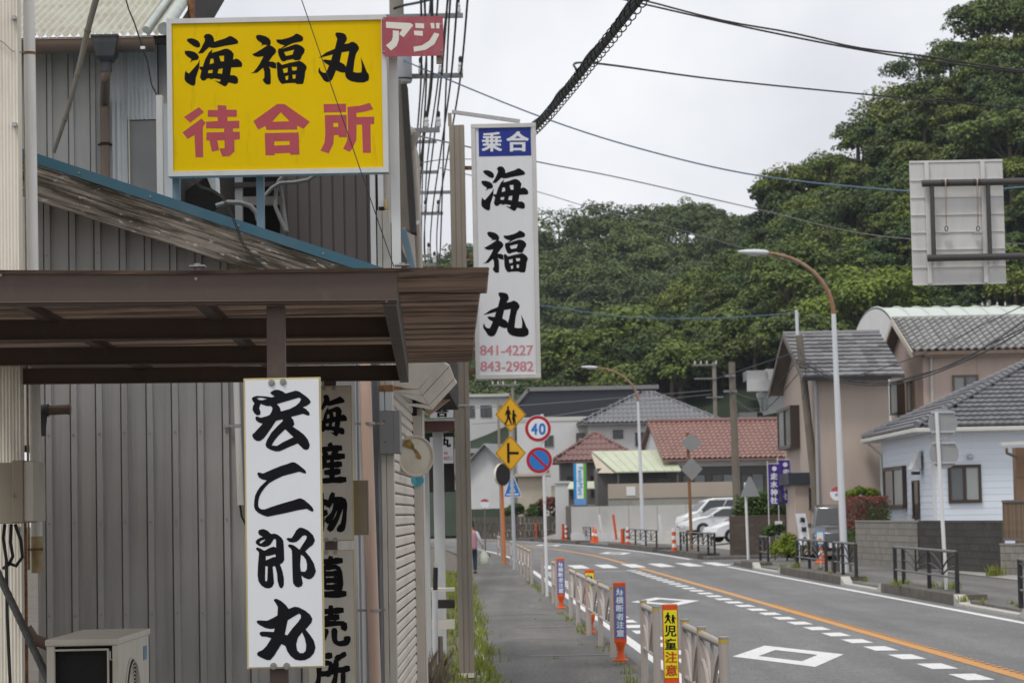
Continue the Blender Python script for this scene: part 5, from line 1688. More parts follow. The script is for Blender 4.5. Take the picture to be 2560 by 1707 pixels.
def black_fence(pts, label, base=.2, group='black guard rails on the right pavement'):
    """pts: ground points of the posts, left to right"""
    H = .8
    t = thing('guard_rail', label, 'fence', (pts[0][0], pts[0][1], base), group)
    Q = [Vector((p[0], p[1], 0)) for p in pts]
    Z = lambda p, z: Vector((p.x, p.y, base + z))
    for q in Q:
        MB().tube([Z(q, 0), Z(q, H)], .045, 10).build('post', 'fence_black', t, smooth=True)
    MB().tube([Z(q, H - .0) for q in (Q[0], Q[-1])], .03, 10).build('top_rail', 'rail_grey', t, smooth=True)
    MB().tube([Z(q, .3) for q in (Q[0], Q[-1])], .022, 8).build('lower_rail', 'rail_grey', t, smooth=True)
    for a, b in zip(Q, Q[1:]):
        if (b - a).length < 1.2: continue
        c = (a + b) / 2
        MB().tube([Z(c, .3), Z(c, H - .02)], .022, 8).build('baluster', 'fence_black', t, smooth=True)
        for e in (a, b):
            for zt in (.74, .52):
                arc = [Z(e.lerp(c, f), zt - (zt - .32 - (.12 if zt > .7 else 0)) * f ** 2.0) for f in [k / 6 for k in range(7)]]
                MB().tube(arc, .019, 6).build('arch_bar', 'fence_black', t, smooth=True)
    return t
def gp(lst, z=.2): return [G(x, y, z) for x, y in lst]
black_fence(gp([(2239, 1457), (2260, 1459), (2324, 1470), (2394, 1483)]), 'black arched guard rail below the blue house, in front of the dark wall')
black_fence(gp([(1994, 1417), (2024, 1421), (2066, 1428)]), 'black guard rail left of the tall lamp post, in front of the traffic cone')
black_fence(gp([(2086, 1432), (2108, 1436), (2141, 1441)]), 'short black guard rail at the foot of the tall lamp post')
black_fence(gp([(2553, 1520), (2620, 1545)]), 'black guard rail cut off by the right edge')
black_fence(gp([(1901, 1401), (1921, 1404)]), 'narrow black guard rail beside the thin white sign pole')
black_fence(gp([(1702, 1375), (1718, 1377), (1746, 1378), (1771, 1382), (1787, 1384)], .22), 'black guard rail in front of the parked white cars')
black_fence(gp([(1560, 1358), (1589, 1361), (1615, 1364), (1642, 1368)], .22), 'black guard rail at the foot of the farther lamp post')
black_fence(gp([(1416, 1347), (1433, 1348), (1455, 1349), (1477, 1350)], .22), 'black guard rail left of the orange cones')
black_fence(gp([(1345, 1342), (1320, 1340), (1295, 1338), (1270, 1337), (1245, 1336), (1222, 1335), (1200, 1334), (1180, 1333)], .22), 'long black guard rail far down the bend')

# ---------------------------------------------------------------- marker posts
CHILD = [[(30, 2), (36, 0), (42, 4), (42, 12), (38, 16), (46, 22), (50, 36), (58, 42), (56, 46), (46, 42), (46, 52), (52, 72), (60, 94), (52, 98), (42, 78), (36, 68), (28, 84), (16, 98), (8, 92), (22, 74), (26, 54), (24, 40), (18, 52), (12, 48), (22, 24), (30, 18), (27, 10)],
         [(66, 24), (74, 20), (80, 26), (79, 34), (82, 40), (92, 50), (96, 56), (92, 60), (82, 52), (84, 72), (88, 96), (80, 98), (76, 80), (72, 98), (64, 96), (66, 76), (60, 74), (64, 52), (62, 46), (68, 38), (64, 34)]]
def marker(px, Y, label, face, text, tcol, z=.1, x0=2.02, w=.135, top=1.05, rot=0.0):
    c = Vector((W(px, 1500, Y).x, Y, z))
    t = thing('marker_post', label, 'marker post', c, 'rubber marker boards along the left kerb')
    # flexible foot
    m = MB()
    prof = [(.095, 0), (.095, .02), (.055, .035), (.040, .09), (.040, .14), (.062, .2), (.066, .24)]
    m.lathe(c, prof, 16)
    m.build('foot', 'post_orange', t, smooth=True)
    zb = z + .24
    m = MB()
    m.box(c.x - w / 2, c.x + w / 2, Y - .02, Y + .02, zb - .02, top)
    m.build('board', 'post_orange', t, bevel=.012)
    fz0, fz1 = zb + .04, top - .055
    fw = w / 2 - .009
    MB().box(c.x - fw, c.x + fw, Y - .0235, Y - .0205, fz0, fz1).build('face', face, t)
    o, n = Vector((0, Y - .0235, 0)), Vector((0, -1, 0))
    # characters from top to bottom; text is [(glyph, material, height share)]
    k = len(text)
    hh = (fz1 - fz0 - .02) / k
    def to_px(v):
        d = v - CAM_O
        q = _F0 * F_PX
        f = d.dot(_F0)
        return CX + d.dot(CAM_R) / f * F_PX, CY - d.dot(CAM_U) / f * F_PX
    for i, (g, mt) in enumerate(text):
        ztop = fz1 - .01 - i * hh
        s = min(hh * .90, fw * 1.72)
        zc = ztop - hh / 2
        x0_, y0_ = to_px(Vector((c.x - s / 2, Y - .0235, zc + s / 2)))
        x1_, y1_ = to_px(Vector((c.x + s / 2, Y - .0235, zc - s / 2)))
        m = MB()
        if g == 'child': letter(m, outline(CHILD), (x0_, y0_, x1_, y1_), o, n, .001)
        else: letter_bold(m, g, (x0_, y0_, x1_, y1_), o, n, .001, .03)
        m.build('character', mt, t)
    return t
YT = [('child', 'ink_dark'), ('児', 'ink_dark'), ('童', 'ink_dark'), ('注', 'board_red_text'), ('意', 'board_red_text')]
BT = [('child', 'sign_white')] + [(c, 'sign_white') for c in '横断者注意']
marker(1674, 23.9, 'orange marker post with yellow children board nearest the camera', 'board_yellow', YT, None, w=.142)
marker(1549, 31.6, 'orange marker post with blue crossing board at the end of the long guard rail', 'board_blue', BT, None, w=.152)
marker(1475, 39.0, 'orange marker post with yellow board behind the long guard rail', 'board_yellow', YT, None, w=.142)
marker(1403, 49.3, 'orange marker post with blue board beside the white speed sign pole', 'board_blue', BT, None, w=.152)

# ---------------------------------------------------------------- traffic signs on the left
def face_frame(c, yaw):
    n = Vector((math.sin(yaw), -math.cos(yaw), 0))       # facing direction
    u = Vector((math.cos(yaw), math.sin(yaw), 0))
    return u, Vector((0, 0, 1)), n
def plate(t, name, poly, c, u, v, n, mt, off, th=.004, bevel=0):
    m = MB()
    m.prism(poly, lambda a, b, w: c + u * a + v * b + n * w, off + th, off)
    return m.build(name, mt, t)
def ring(k, r, seg=40): return [(r * math.cos(2 * math.pi * i / seg + k), r * math.sin(2 * math.pi * i / seg + k)) for i in range(seg)]

def speed_signs():
    b = G(1368, 1490, .1)
    Y = b.y
    top = W(1352, 1035, Y)
    t = thing('speed_sign_pole', 'white pole with round 40 speed sign above a blue no-parking disc', 'traffic sign', b)
    MB().tube([b, (b.x - .03, Y, top.z)], .034, 14).build('pole', 'white_pole', t, smooth=True)
    MB().tube([(b.x - .012, Y, W(1360, 1255, Y).z - .01), (b.x - .012, Y, W(1360, 1255, Y).z + .02)], .04, 14).build('pole_band', 'galv', t)
    for py, px, kind in ((1071, 1345, '40'), (1150, 1348, 'np')):
        c = W(px, py, Y - .06)
        u, v, n = face_frame(c, .08)
        R = .298
        s = plate(t, 'sign_disc', ring(0, R), c, u, v, n, 'trim_white', -.01, .010)
        plate(t, 'red_ring', ring(0, R * .94), c, u, v, n, 'sign_red', .001, .002)
        plate(t, 'sign_face', ring(0, R * .72), c, u, v, n, 'sign_white' if kind == '40' else 'sign_blue2', .004, .002)
        if kind == '40':
            m = MB()
            o = c + n * .007
            for ch, x0_, x1_ in (('4', 1328, 1344), ('0', 1347, 1364)):
                letter_bold(m, ch, (x0_, 1057, x1_, 1087), o, n, .001, .055, .0006)
            m.build('number', 'sign_blue2', t)
        else:
            w = .028
            d = Vector((1, -1)).normalized()
            e = Vector((d.y, -d.x))
            L_ = R * .74
            poly = [tuple(d * s1 * L_ + e * s2 * w) for s1, s2 in ((-1, 1), (1, 1), (1, -1), (-1, -1))]
            plate(t, 'red_bar', [p for p in poly][::-1], c, u, v, n, 'sign_red', .007, .002)
speed_signs()

def amber_signs():
    b = G(1287, 1423, .1)
    Y = b.y
    t = thing('warning_sign_pole', 'grey pole with two amber diamond warning signs', 'traffic sign', b)
    MB().tube([b, (b.x - .06, Y, W(1283, 1010, Y).z)], [.062, .055], 14).build('pole', 'galv_pole', t, smooth=True)
    for py, kind in ((1036, 'c'), (1132, 't')):
        c = W(1276.5, py, Y - .09)
        u, v, n = face_frame(c, .50)
        R = .575
        def dia(r): return [(r, 0), (0, r), (-r, 0), (0, -r)]
        plate(t, 'sign_plate', dia(R), c, u, v, n, 'sign_amber', -.01, .010)
        m = MB()
        o = [c + u * a + v * b2 + n * .002 for a, b2 in dia(R * .955)]
        i = [c + u * a + v * b2 + n * .002 for a, b2 in dia(R * .915)]
        m.add(o + i, [(k, (k + 1) % 4, 4 + (k + 1) % 4, 4 + k) for k in range(4)])
        m.build('border', 'ink_dark', t)
        if kind == 'c':
            vs, fs = outline(CHILD)
            s = R * 1.08
            m = MB(); m.add([c + u * ((x / 100 - .52) * s * .86) + v * ((.46 - y / 100) * s) + n * .004 for x, y in vs], fs)
            m.add([c + u * a + v * b2 + n * .004 for a, b2 in ((-.24, -.33), (.26, -.33), (.26, -.345), (-.24, -.345))], [(3, 2, 1, 0)])
            m.build('children_symbol', 'ink_dark', t)
        else:
            m = MB()
            for poly in ([(-.13, .33), (-.04, .33), (-.04, -.32), (-.13, -.32)], [(-.04, .04), (.30, .04), (.30, -.045), (-.04, -.045)]):
                m.add([c + u * a + v * b2 + n * .004 for a, b2 in poly], [(3, 2, 1, 0)])
            m.build('junction_symbol', 'ink_dark', t)
amber_signs()

def mirror_pole():
    b = G(1262, 1411, .1)
    Y = b.y
    t = thing('traffic_mirror', 'orange pole with round traffic mirror behind the amber signs', 'traffic mirror', b)
    MB().tube([b, (b.x - .06, Y, W(1259, 1180, Y).z)], .055, 12).build('pole', 'pole_orange', t, smooth=True)
    c = W(1253, 1186, Y - .12)
    u, v, n = face_frame(c, -2.3)
    m = MB()
    N = 28
    R = .40
    vs, fs = [], []
    prof = [(1.0, -.10), (1.0, .0), (.96, .01)]
    for rr, d in prof:
        for k in range(N):
            a = 2 * math.pi * k / N
            vs.append(c + (u * math.cos(a) + v * math.sin(a)) * R * rr + n * d)
    fs = [(i * N + k, i * N + (k + 1) % N, (i + 1) * N + (k + 1) % N, (i + 1) * N + k) for i in range(2) for k in range(N)]
    m.add(vs, fs).build('rim', 'cream_wall', t, smooth=True)
    m = MB(); m.disc(c - n * .095, n, R * .9, .03, 28); m.build('mirror_back', 'soot_dark', t)
    m = MB()
    prof = [(.96, .008), (.75, .05), (.5, .08), (.25, .097), (.01, .10)]
    vs = []
    for rr, d in prof:
        for k in range(N):
            a = 2 * math.pi * k / N
            vs.append(c + (u * math.cos(a) + v * math.sin(a)) * R * rr + n * d)
    fs = [(i * N + k, i * N + (k + 1) % N, (i + 1) * N + (k + 1) % N, (i + 1) * N + k) for i in range(4) for k in range(N)]
    m.add(vs, fs).build('mirror_face', 'mirror', t, smooth=True)
    # blue crossing sign further on
    Y2 = 101.0
    b2 = Vector((W(1256, 1400, Y2).x, Y2, .1))
    t = thing('crossing_sign', 'blue triangular crossing sign half hidden by the grey pole', 'traffic sign', b2)
    MB().tube([b2, (b2.x - .05, Y2, W(1256, 1000, Y2).z)], .05, 10).build('pole', 'post_tan', t, smooth=True)
    c = W(1281, 1218, Y2 - .1)
    u, v, n = face_frame(c, .1)
    R = .40
    tri = lambda s: [(-.36 * s, -.37 * s), (.36 * s, -.37 * s), (.04 * s, .52 * s), (-.04 * s, .52 * s)]
    plate(t, 'sign_plate', tri(1.0), c, u, v, n, 'sign_white', -.01, .01)
    plate(t, 'sign_face', [(a, b - .01) for a, b in tri(.90)], c, u, v, n, 'sign_blue2', .002, .002)
    m = MB()
    vs, fs = outline([CHILD[0]])
    m.add([c + u * ((x / 100 - .35) * .42) + v * ((.62 - y / 100) * .5) + n * .005 for x, y in vs], fs)
    m.add([c + u * a + v * b + n * .005 for a, b in ((-.24, -.24), (.24, -.24), (.24, -.29), (-.24, -.29))], [(3, 2, 1, 0)])
    m.build('walker_symbol', 'sign_white', t)
    # bus-stop style lollipop
    Y3 = 112.0
    b3 = Vector((W(1214, 1400, Y3).x, Y3, .1))
    t = thing('bus_stop_sign', 'small round red and white stop sign near the walking person', 'sign', b3)
    c = W(1212, 1258, Y3)
    MB().tube([b3, (b3.x, Y3, c.z - .19)], .03, 10).build('pole', 'rail_grey', t)
    u, v, n = face_frame(c, 0)
    plate(t, 'disc', ring(0, .2), c, u, v, n, 'sign_white', -.02, .02)
    plate(t, 'red_cap', [(.2 * math.cos(a), .2 * math.sin(a)) for a in [math.pi * .12 + i * math.pi * .76 / 12 for i in range(13)]], c, u, v, n, 'faded_red', .001, .002)
    MB().lathe((b3.x, Y3, .1), [(.2, 0), (.2, .1), (.04, .14)], 12).build('foot', 'concrete_dark', t)
mirror_pole()

# ---------------------------------------------------------------- the person walking away
def skin_body(name, verts, edges, radii, material, parent, sub=2):
    w = wloc(parent)
    me = bpy.data.meshes.new(name)
    me.from_pydata([(x - w.x, y - w.y, z - w.z) for x, y, z in verts], edges, [])
    ob = bpy.data.objects.new(name, me)
    COL.objects.link(ob)
    ob.parent = parent
    ob.modifiers.new('skin', 'SKIN').use_smooth_shade = True
    sv = me.skin_vertices[0].data
    for i, r in enumerate(radii): sv[i].radius = (r, r) if not isinstance(r, tuple) else r
    sv[0].use_root = True
    s = ob.modifiers.new('sub', 'SUBSURF')
    s.levels = s.render_levels = sub
    dg = bpy.context.evaluated_depsgraph_get()
    m2 = bpy.data.meshes.new_from_object(ob.evaluated_get(dg))
    ob.modifiers.clear()
    ob.data = m2
    m2.polygons.foreach_set('use_smooth', [True] * len(m2.polygons))
    m2.materials.clear()
    m2.materials.append(MATS[material])
    return ob
def person():
    b = G(1180, 1433, .1)
    X, Y, z = b.x, b.y, .1
    t = thing('person', 'person in pink top and dark jeans walking away with a white plastic bag', 'person', b)
    V = lambda x, y, h: (X + x, Y + y, z + h)
    # body: pelvis, torso, neck, head, arms with hands, legs with feet
    vs = [V(0, 0, .82), V(0, .0, .95), V(0, .02, 1.12), V(0, .03, 1.26), V(0, .03, 1.33), V(0, .05, 1.42), V(0, .06, 1.52),
          V(.17, .03, 1.24), V(.25, .02, 1.03), V(.33, .12, .86), V(.36, .15, .79),
          V(-.17, .03, 1.24), V(-.23, -.02, 1.03), V(-.24, .06, .84), V(-.24, .09, .77),
          V(.09, .0, .78), V(.10, .05, .44), V(.10, .0, .09), V(.10, .14, .035),
          V(-.09, .0, .78), V(-.09, .0, .44), V(-.09, -.13, .12), V(-.09, -.04, .035)]
    es = [(0, 1), (1, 2), (2, 3), (3, 4), (4, 5), (5, 6), (3, 7), (7, 8), (8, 9), (9, 10), (3, 11), (11, 12), (12, 13), (13, 14), (0, 15), (15, 16), (16, 17), (17, 18), (0, 19), (19, 20), (20, 21), (21, 22)]
    rr = [(.15, .11), (.14, .10), (.155, .105), (.13, .09), .052, .085, .075, .052, .042, .033, .036, .052, .042, .033, .036, .085, .058, .042, .035, .085, .058, .042, .035]
    skin_body('body', vs, es, rr, 'skin', t)
    # clothes follow the body
    sv = [V(0, 0, .70), V(0, 0, .82), V(0, 0, .95), V(0, .02, 1.12), V(0, .03, 1.265), V(0, .03, 1.31)]
    skin_body('pink_top', sv, [(i, i + 1) for i in range(5)], [(.205, .150), (.195, .145), (.178, .130), (.185, .130), (.155, .110), (.075, .07)], 'cloth_pink', t)
    for s, a in ((1, vs[7:10]), (-1, vs[11:14])):
        skin_body('sleeve', [V(.10 * s, .03, 1.255)] + list(a), [(0, 1), (1, 2), (2, 3)], [.062, .066, .055, .046], 'cloth_white', t)
    for s, a in ((1, vs[15:18]), (-1, vs[19:22])):
        skin_body('trouser_leg', [V(.05 * s, 0, .86)] + list(a), [(0, 1), (1, 2), (2, 3)], [.09, .098, .074, .060], 'cloth_navy', t)
    for s, p in ((1, (.10, .06)), (-1, (-.09, -.08))):
        MB().lathe((X + p[0], Y + p[1] + .03, z), [(.05, 0), (.055, .03), (.045, .07), (.02, .09)], 12).build('shoe', 'shoe', t, smooth=True)
    skin_body('hair', [V(0, .045, 1.50), V(0, .05, 1.56), V(0, .0, 1.44)], [(0, 1), (0, 2)], [.092, .07, .07], 'hair', t)
    # fingers of the hand that holds the bag
    h = Vector(V(.36, .15, .79))
    for k in range(4):
        x = -.03 + k * .02
        skin_body('finger', [tuple(h + Vector((x, .02, -.01))), tuple(h + Vector((x, .045, -.045))), tuple(h + Vector((x, .02, -.075 + .004 * abs(k - 1))))], [(0, 1), (1, 2)], [.010, .009, .008], 'skin', t, 1)
    skin_body('thumb', [tuple(h + Vector((-.035, 0, .0))), tuple(h + Vector((-.045, .02, -.035)))], [(0, 1)], [.011, .009], 'skin', t, 1)
    # the bag
    c = Vector(V(.37, .17, .42))
    tb = thing('plastic_bag', 'full white plastic shopping bag held by the walking person', 'bag', c)
    m = MB()
    N = 18
    prof = [(.02, -.20), (.11, -.19), (.155, -.12), (.165, -.02), (.14, .10), (.085, .20), (.03, .30), (.012, .34)]
    vs2 = []
    for r, zz in prof:
        for k in range(N):
            a = 2 * math.pi * k / N
            q = r * (1 + .12 * math.sin(3 * a + zz * 9) + .07 * math.sin(7 * a + zz * 20))
            vs2.append(c + Vector((q * math.cos(a), q * .7 * math.sin(a), zz)))
    fs = [(i * N + k, i * N + (k + 1) % N, (i + 1) * N + (k + 1) % N, (i + 1) * N + k) for i in range(len(prof) - 1) for k in range(N)]
    m.add(vs2, fs).build('bag_body', 'bag_white', tb, smooth=True)
person()

# ================================================================ houses and yards on the right
mat('tile_grey', (0.15, 0.15, 0.16), 0.42, 0.12, 3, spec=0.5, rand=0.16, dirt=0.2, dirtcol=(0.07, 0.07, 0.07), dscale=(3, 3, 3))
mat('tile_slate', (0.16, 0.158, 0.162), 0.5, 0.15, 3, spec=0.45, rand=0.38, dirt=0.3, dirtcol=(0.06, 0.06, 0.06), dscale=(3, 3, 3))
mat('tile_warm', (0.25, 0.245, 0.24), 0.4, 0.15, 3, spec=0.55, rand=0.18)
mat('tile_red', (0.28, 0.158, 0.135), 0.5, 0.14, 1.2, dirt=0.4, dirtcol=(0.2, 0.115, 0.10), dscale=(1, 1, 1))
mat('tile_rust', (0.20, 0.115, 0.105), 0.55, 0.2, 1.0, dirt=0.5, dirtcol=(0.14, 0.07, 0.06), dscale=(1, 1, 1))
mat('house_blue', (0.66, 0.71, 0.79), 0.6, 0.03, 1.5, dirt=0.15, dirtcol=(0.36, 0.38, 0.42), dscale=(1.5, 1.5, .5), rand=0.02)
mat('house_beige', (0.47, 0.385, 0.33), 0.85, 0.04, 1.2, bump=0.1, bscale=30, dirt=0.35, dirtcol=(0.22, 0.18, 0.155), dscale=(1.6, 1.6, .22), dlo=0.48, dhi=0.85)
mat('house_pink', (0.57, 0.45, 0.39), 0.85, 0.04, 1.2, bump=0.15, bscale=30, dirt=0.3, dirtcol=(0.28, 0.22, 0.19), dscale=(1.6, 1.6, .22), dlo=0.48, dhi=0.85)
mat('house_white', (0.60, 0.60, 0.60), 0.75, 0.05, .8, dirt=0.25, dirtcol=(0.35, 0.34, 0.32), dscale=(.6, .6, .3))
mat('house_cream', (0.52, 0.46, 0.37), 0.8, 0.05, .8, dirt=0.2, dscale=(.6, .6, .3))
mat('house_dark', (0.105, 0.098, 0.095), 0.7, 0.12, .7)
mat('house_navy', (0.036, 0.040, 0.052), 0.6, 0.08, .5)
mat('gutter_white', (0.58, 0.57, 0.54), 0.5, 0.05, 2, dirt=0.2, dscale=(2, 2, 2))
mat('soffit_dark', (0.13, 0.11, 0.10), 0.8, 0.1, 2)
mat('frame_bronze', (0.055, 0.038, 0.028), 0.45, 0.1, 3)
mat('frame_tan', (0.16, 0.12, 0.085), 0.5, 0.1, 3)
glassmat('pane', (0.14, 0.16, 0.17), 0.12)
glassmat('pane_frost', (0.30, 0.32, 0.315), 0.35)
glassmat('pane_dark', (0.022, 0.024, 0.028), 0.10)
mat('block_grey', (0.25, 0.235, 0.21), 0.9, 0.12, 2.5, bump=0.3, bscale=40, rand=0.10, dirt=0.6, dirtcol=(0.085, 0.078, 0.066), dscale=(5, 5, 1.2))
mat('block_dark', (0.060, 0.055, 0.050), 0.9, 0.2, 2.5, bump=0.3, bscale=40, rand=0.16, dirt=0.6, dirtcol=(0.03, 0.028, 0.024), dscale=(4, 4, 1.5))
mat('block_brown', (0.098, 0.075, 0.060), 0.9, 0.15, 3, bump=0.3, bscale=40, rand=0.15)
mat('mortar', (0.075, 0.07, 0.062), 0.95, 0.15, 4)
mat('bamboo_fence', (0.19, 0.135, 0.09), 0.7, 0.2, 6, rand=0.25)
mat('timber', (0.20, 0.125, 0.075), 0.75, 0.15, 4, dirt=0.3, dscale=(9, 9, 1))
mat('wall_render', (0.45, 0.44, 0.425), 0.85, 0.06, .6, dirt=0.35, dirtcol=(0.27, 0.26, 0.24), dscale=(.8, .8, .25))
mat('wall_tan', (0.40, 0.345, 0.285), 0.85, 0.05, .6)
mat('roof_mint', (0.50, 0.53, 0.40), 0.55, 0.06, 1, dirt=0.3, dirtcol=(0.35, 0.37, 0.28), dscale=(.6, .6, .6))
mat('roof_green', (0.52, 0.56, 0.52), 0.5, 0.05, 1)
mat('car_white', (0.64, 0.65, 0.66), 0.25, 0.02, 2, coat=0.6, spec=0.5)
mat('car_black', (0.075, 0.077, 0.083), 0.22, 0.05, 2, coat=0.7)
mat('tyre', (0.018, 0.018, 0.018), 0.85)
mat('rim', (0.40, 0.40, 0.41), 0.35, 0.05, 4, metal=0.7)
mat('lamp_glass', (0.60, 0.60, 0.58), 0.15)
mat('light_red', (0.35, 0.02, 0.02), 0.3)
mat('flag_purple', (0.085, 0.040, 0.30), 0.8, 0.08, 3, trans=0.2)
mat('cone_orange', (0.68, 0.11, 0.02), 0.5, 0.05, 3)
mat('screen_blue', (0.12, 0.30, 0.62), 0.4, 0.05, 3)
mat('fm_green', (0.10, 0.42, 0.045), 0.4, 0.03, 3)
mat('fm_blue', (0.0, 0.27, 0.62), 0.4, 0.03, 3)
mat('bark', (0.10, 0.075, 0.055), 0.9, 0.25, 4, bump=0.4, bscale=15)
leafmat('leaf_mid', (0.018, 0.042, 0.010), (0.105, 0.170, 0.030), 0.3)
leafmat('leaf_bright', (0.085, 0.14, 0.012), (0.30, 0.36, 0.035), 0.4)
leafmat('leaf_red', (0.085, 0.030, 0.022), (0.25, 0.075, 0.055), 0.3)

MW = {}
def local(t, v):
    return MW[t.name].inverted() @ Vector(v)
def place(name, label, cat, loc, rz=0.0, group=None):
    t = thing(name, label, cat, loc, group, rz)
    MW[t.name] = Matrix.Translation(Vector(loc)) @ Matrix.Rotation(rz, 4, 'Z')
    return t
def hit(t, px, py, o, n):
    """photo ray against a plane given in the thing's own axes"""
    M_ = MW[t.name]
    return local(t, onplane(px, py, M_ @ Vector(o), (M_.to_3x3() @ Vector(n))))

def tile_mesh(w, l, lift=.03, wave=.022, seg=6):
    m = MB()
    vs = []
    for j, v in enumerate((0, l * 1.12)):
        for i in range(seg + 1):
            f = i / seg
            n = wave * (math.cos(2 * math.pi * (f - .12)) * .5 + .5) + (lift if j == 0 else .002)
            vs.append((f * w * 1.0, v, n))
    for i in range(seg + 1):
        f = i / seg
        vs.append((f * w, 0.0, vs[i][2] - lift))
    k = seg + 1
    fs = [(i, i + 1, k + i + 1, k + i) for i in range(seg)] + [(2 * k + i, 2 * k + i + 1, i + 1, i) for i in range(seg)]
    return m.add(vs, fs)

def tile_face(parent, poly, o, u, v, material, w=.27, l=.24, cap=300, name='roof_tile', **kw):
    """cover a roof face (poly in u, v metres from o) with tiles; the nearest ones are objects, the rest one part"""
    u, v = Vector(u).normalized(), Vector(v).normalized()
    n = u.cross(v)
    def inside(a, b):
        c = False
        for (x0, y0), (x1, y1) in zip(poly, poly[1:] + poly[:1]):
            if (y0 > b) != (y1 > b) and a < (x1 - x0) * (b - y0) / (y1 - y0) + x0: c = not c
        return c
    us, vs_ = [p[0] for p in poly], [p[1] for p in poly]
    spots = []
    b = min(vs_)
    while b < max(vs_) - .02:
        a = min(us)
        while a < max(us):
            if inside(a + w / 2, b + l / 2): spots.append((a, b))
            a += w
        b += l
    M_ = MW[(parent.parent or parent).name]
    spots.sort(key=lambda s: (M_ @ (o + u * s[0] + v * s[1])).length)
    tm = tile_mesh(w, l, **kw)
    me = tm.mesh(name)
    me.materials.append(MATS[material])
    rot = Matrix((u, v, n)).transposed()
    eul = rot.to_euler()
    for a, b in spots[:cap]:
        inst(name, me, parent, o + u * a + v * b + n * random.uniform(0, .004), eul)
    if spots[cap:]:
        m = MB()
        for a, b in spots[cap:]:
            q = o + u * a + v * b
            m.add([q + u * x + v * y + n * z for x, y, z in tm.v], tm.f)
        m.build('roof_tiling', material, parent, kind='stuff', local=True)

def wall_box(t, L, D, h, material, gable=0.0, name='wall', zb=0.0):
    m = MB()
    x, y = L / 2, D / 2
    vs = [(-x, -y, zb), (x, -y, zb), (x, y, zb), (-x, y, zb), (-x, -y, h), (x, -y, h), (x, y, h), (-x, y, h)]
    fs = [(0, 1, 5, 4), (2, 3, 7, 6)]
    if gable:
        vs += [(-x, 0, h + gable), (x, 0, h + gable)]
        fs += [(1, 2, 6, 9, 5), (3, 0, 4, 8, 7)]
    else: fs += [(1, 2, 6, 5), (3, 0, 4, 7), (4, 5, 6, 7)]
    m.add(vs, fs)
    return m.build(name, material, t, local=True)

def gable_roof(t, L, D, h, rise, material, ov=.5, og=.5, th=.10, tiles=None, back='soffit_dark', cap=300, tw=.27, tl=.24, lift=.03, wave=.022):
    """ridge along local X; slopes to -Y (towards the street camera) and +Y"""
    k = rise / (D / 2)
    x, y = L / 2 + og, D / 2 + ov
    zr, ze = h + rise + .05, h + rise + .05 - k * y
    m = MB()
    for s in (-1, 1):
        vs = [(-x, s * y, ze), (x, s * y, ze), (x, 0, zr), (-x, 0, zr), (-x, s * y, ze - th), (x, s * y, ze - th), (x, 0, zr - th), (-x, 0, zr - th)]
        fs = [(0, 1, 2, 3), (7, 6, 5, 4), (0, 4, 5, 1), (1, 5, 6, 2), (3, 7, 4, 0)]
        m.add(vs, fs if s < 0 else [f[::-1] for f in fs])
    r = m.build('roof', material if not tiles else back, t, local=True)
    if tiles:
        sl = math.hypot(y, zr - ze)
        tile_face(r, [(0, 0), (2 * x, 0), (2 * x, sl), (0, sl)], Vector((-x, -y - .03, ze + .012)), (1, 0, 0), (0, y, zr - ze), tiles, tw, tl, cap, lift=lift, wave=wave)
        m = MB()
        m.tube([(-x - .02, 0, zr + .03), (x + .02, 0, zr + .03)], .10, 10)
        m.build('ridge_tile', tiles, r, smooth=True, local=True)
    return r, ze, zr

def hip_roof(t, L, D, h, rise, material, ov=.5, tiles=None, cap=300, th=.1, tw=.27, tl=.24, lift=.03, wave=.022):
    x, y = L / 2 + ov, D / 2 + ov
    rx = max(0.0, x - y)
    zr = h + rise
    m = MB()
    vs = [(-x, -y, h), (x, -y, h), (x, y, h), (-x, y, h), (-rx, 0, zr), (rx, 0, zr), (-x, -y, h - th), (x, -y, h - th), (x, y, h - th), (-x, y, h - th)]
    m.add(vs, [(0, 1, 5, 4), (1, 2, 5), (2, 3, 4, 5), (3, 0, 4), (0, 6, 7, 1), (1, 7, 8, 2), (2, 8, 9, 3), (3, 9, 6, 0), (9, 8, 7, 6)])
    r = m.build('roof', material, t, local=True)
    if tiles:
        sl = math.hypot(y, rise)
        tile_face(r, [(0, 0), (2 * x, 0), (x + rx, sl), (x - rx, sl)], Vector((-x, -y - .02, h + .02)), (1, 0, 0), (0, y, rise), tiles, tw, tl, cap, lift=lift, wave=wave)
        sx = x - rx
        sl2 = math.hypot(sx, rise)
        tile_face(r, [(0, 0), (2 * y, 0), (y, sl2)], Vector((-x - .02, y, h + .02)), (0, -1, 0), (sx, 0, rise), tiles, tw, tl, 0, lift=lift, wave=wave)
    for a, b in (((-x, -y), (-rx, 0)), ((x, -y), (rx, 0)), ((-x, y), (-rx, 0)), ((x, y), (rx, 0))):
        n = max(6, int(math.hypot(a[0] - b[0], a[1] - b[1]) / .3))
        m = MB()
        p, q = Vector((*a, h + .06)), Vector((*b, zr + .08))
        for i in range(n):
            c, d = p.lerp(q, i / n), p.lerp(q, (i + 1.12) / n)
            m.tube([c + Vector((0, 0, .035)), d], [.115, .10], 8)
        m.build('hip_tile', tiles or material, r, local=True, kind='stuff')
    if rx > .1: MB().tube([(-rx, 0, zr + .09), (rx, 0, zr + .09)], .12, 8).build('ridge_tile', tiles or material, r, local=True)
    return r

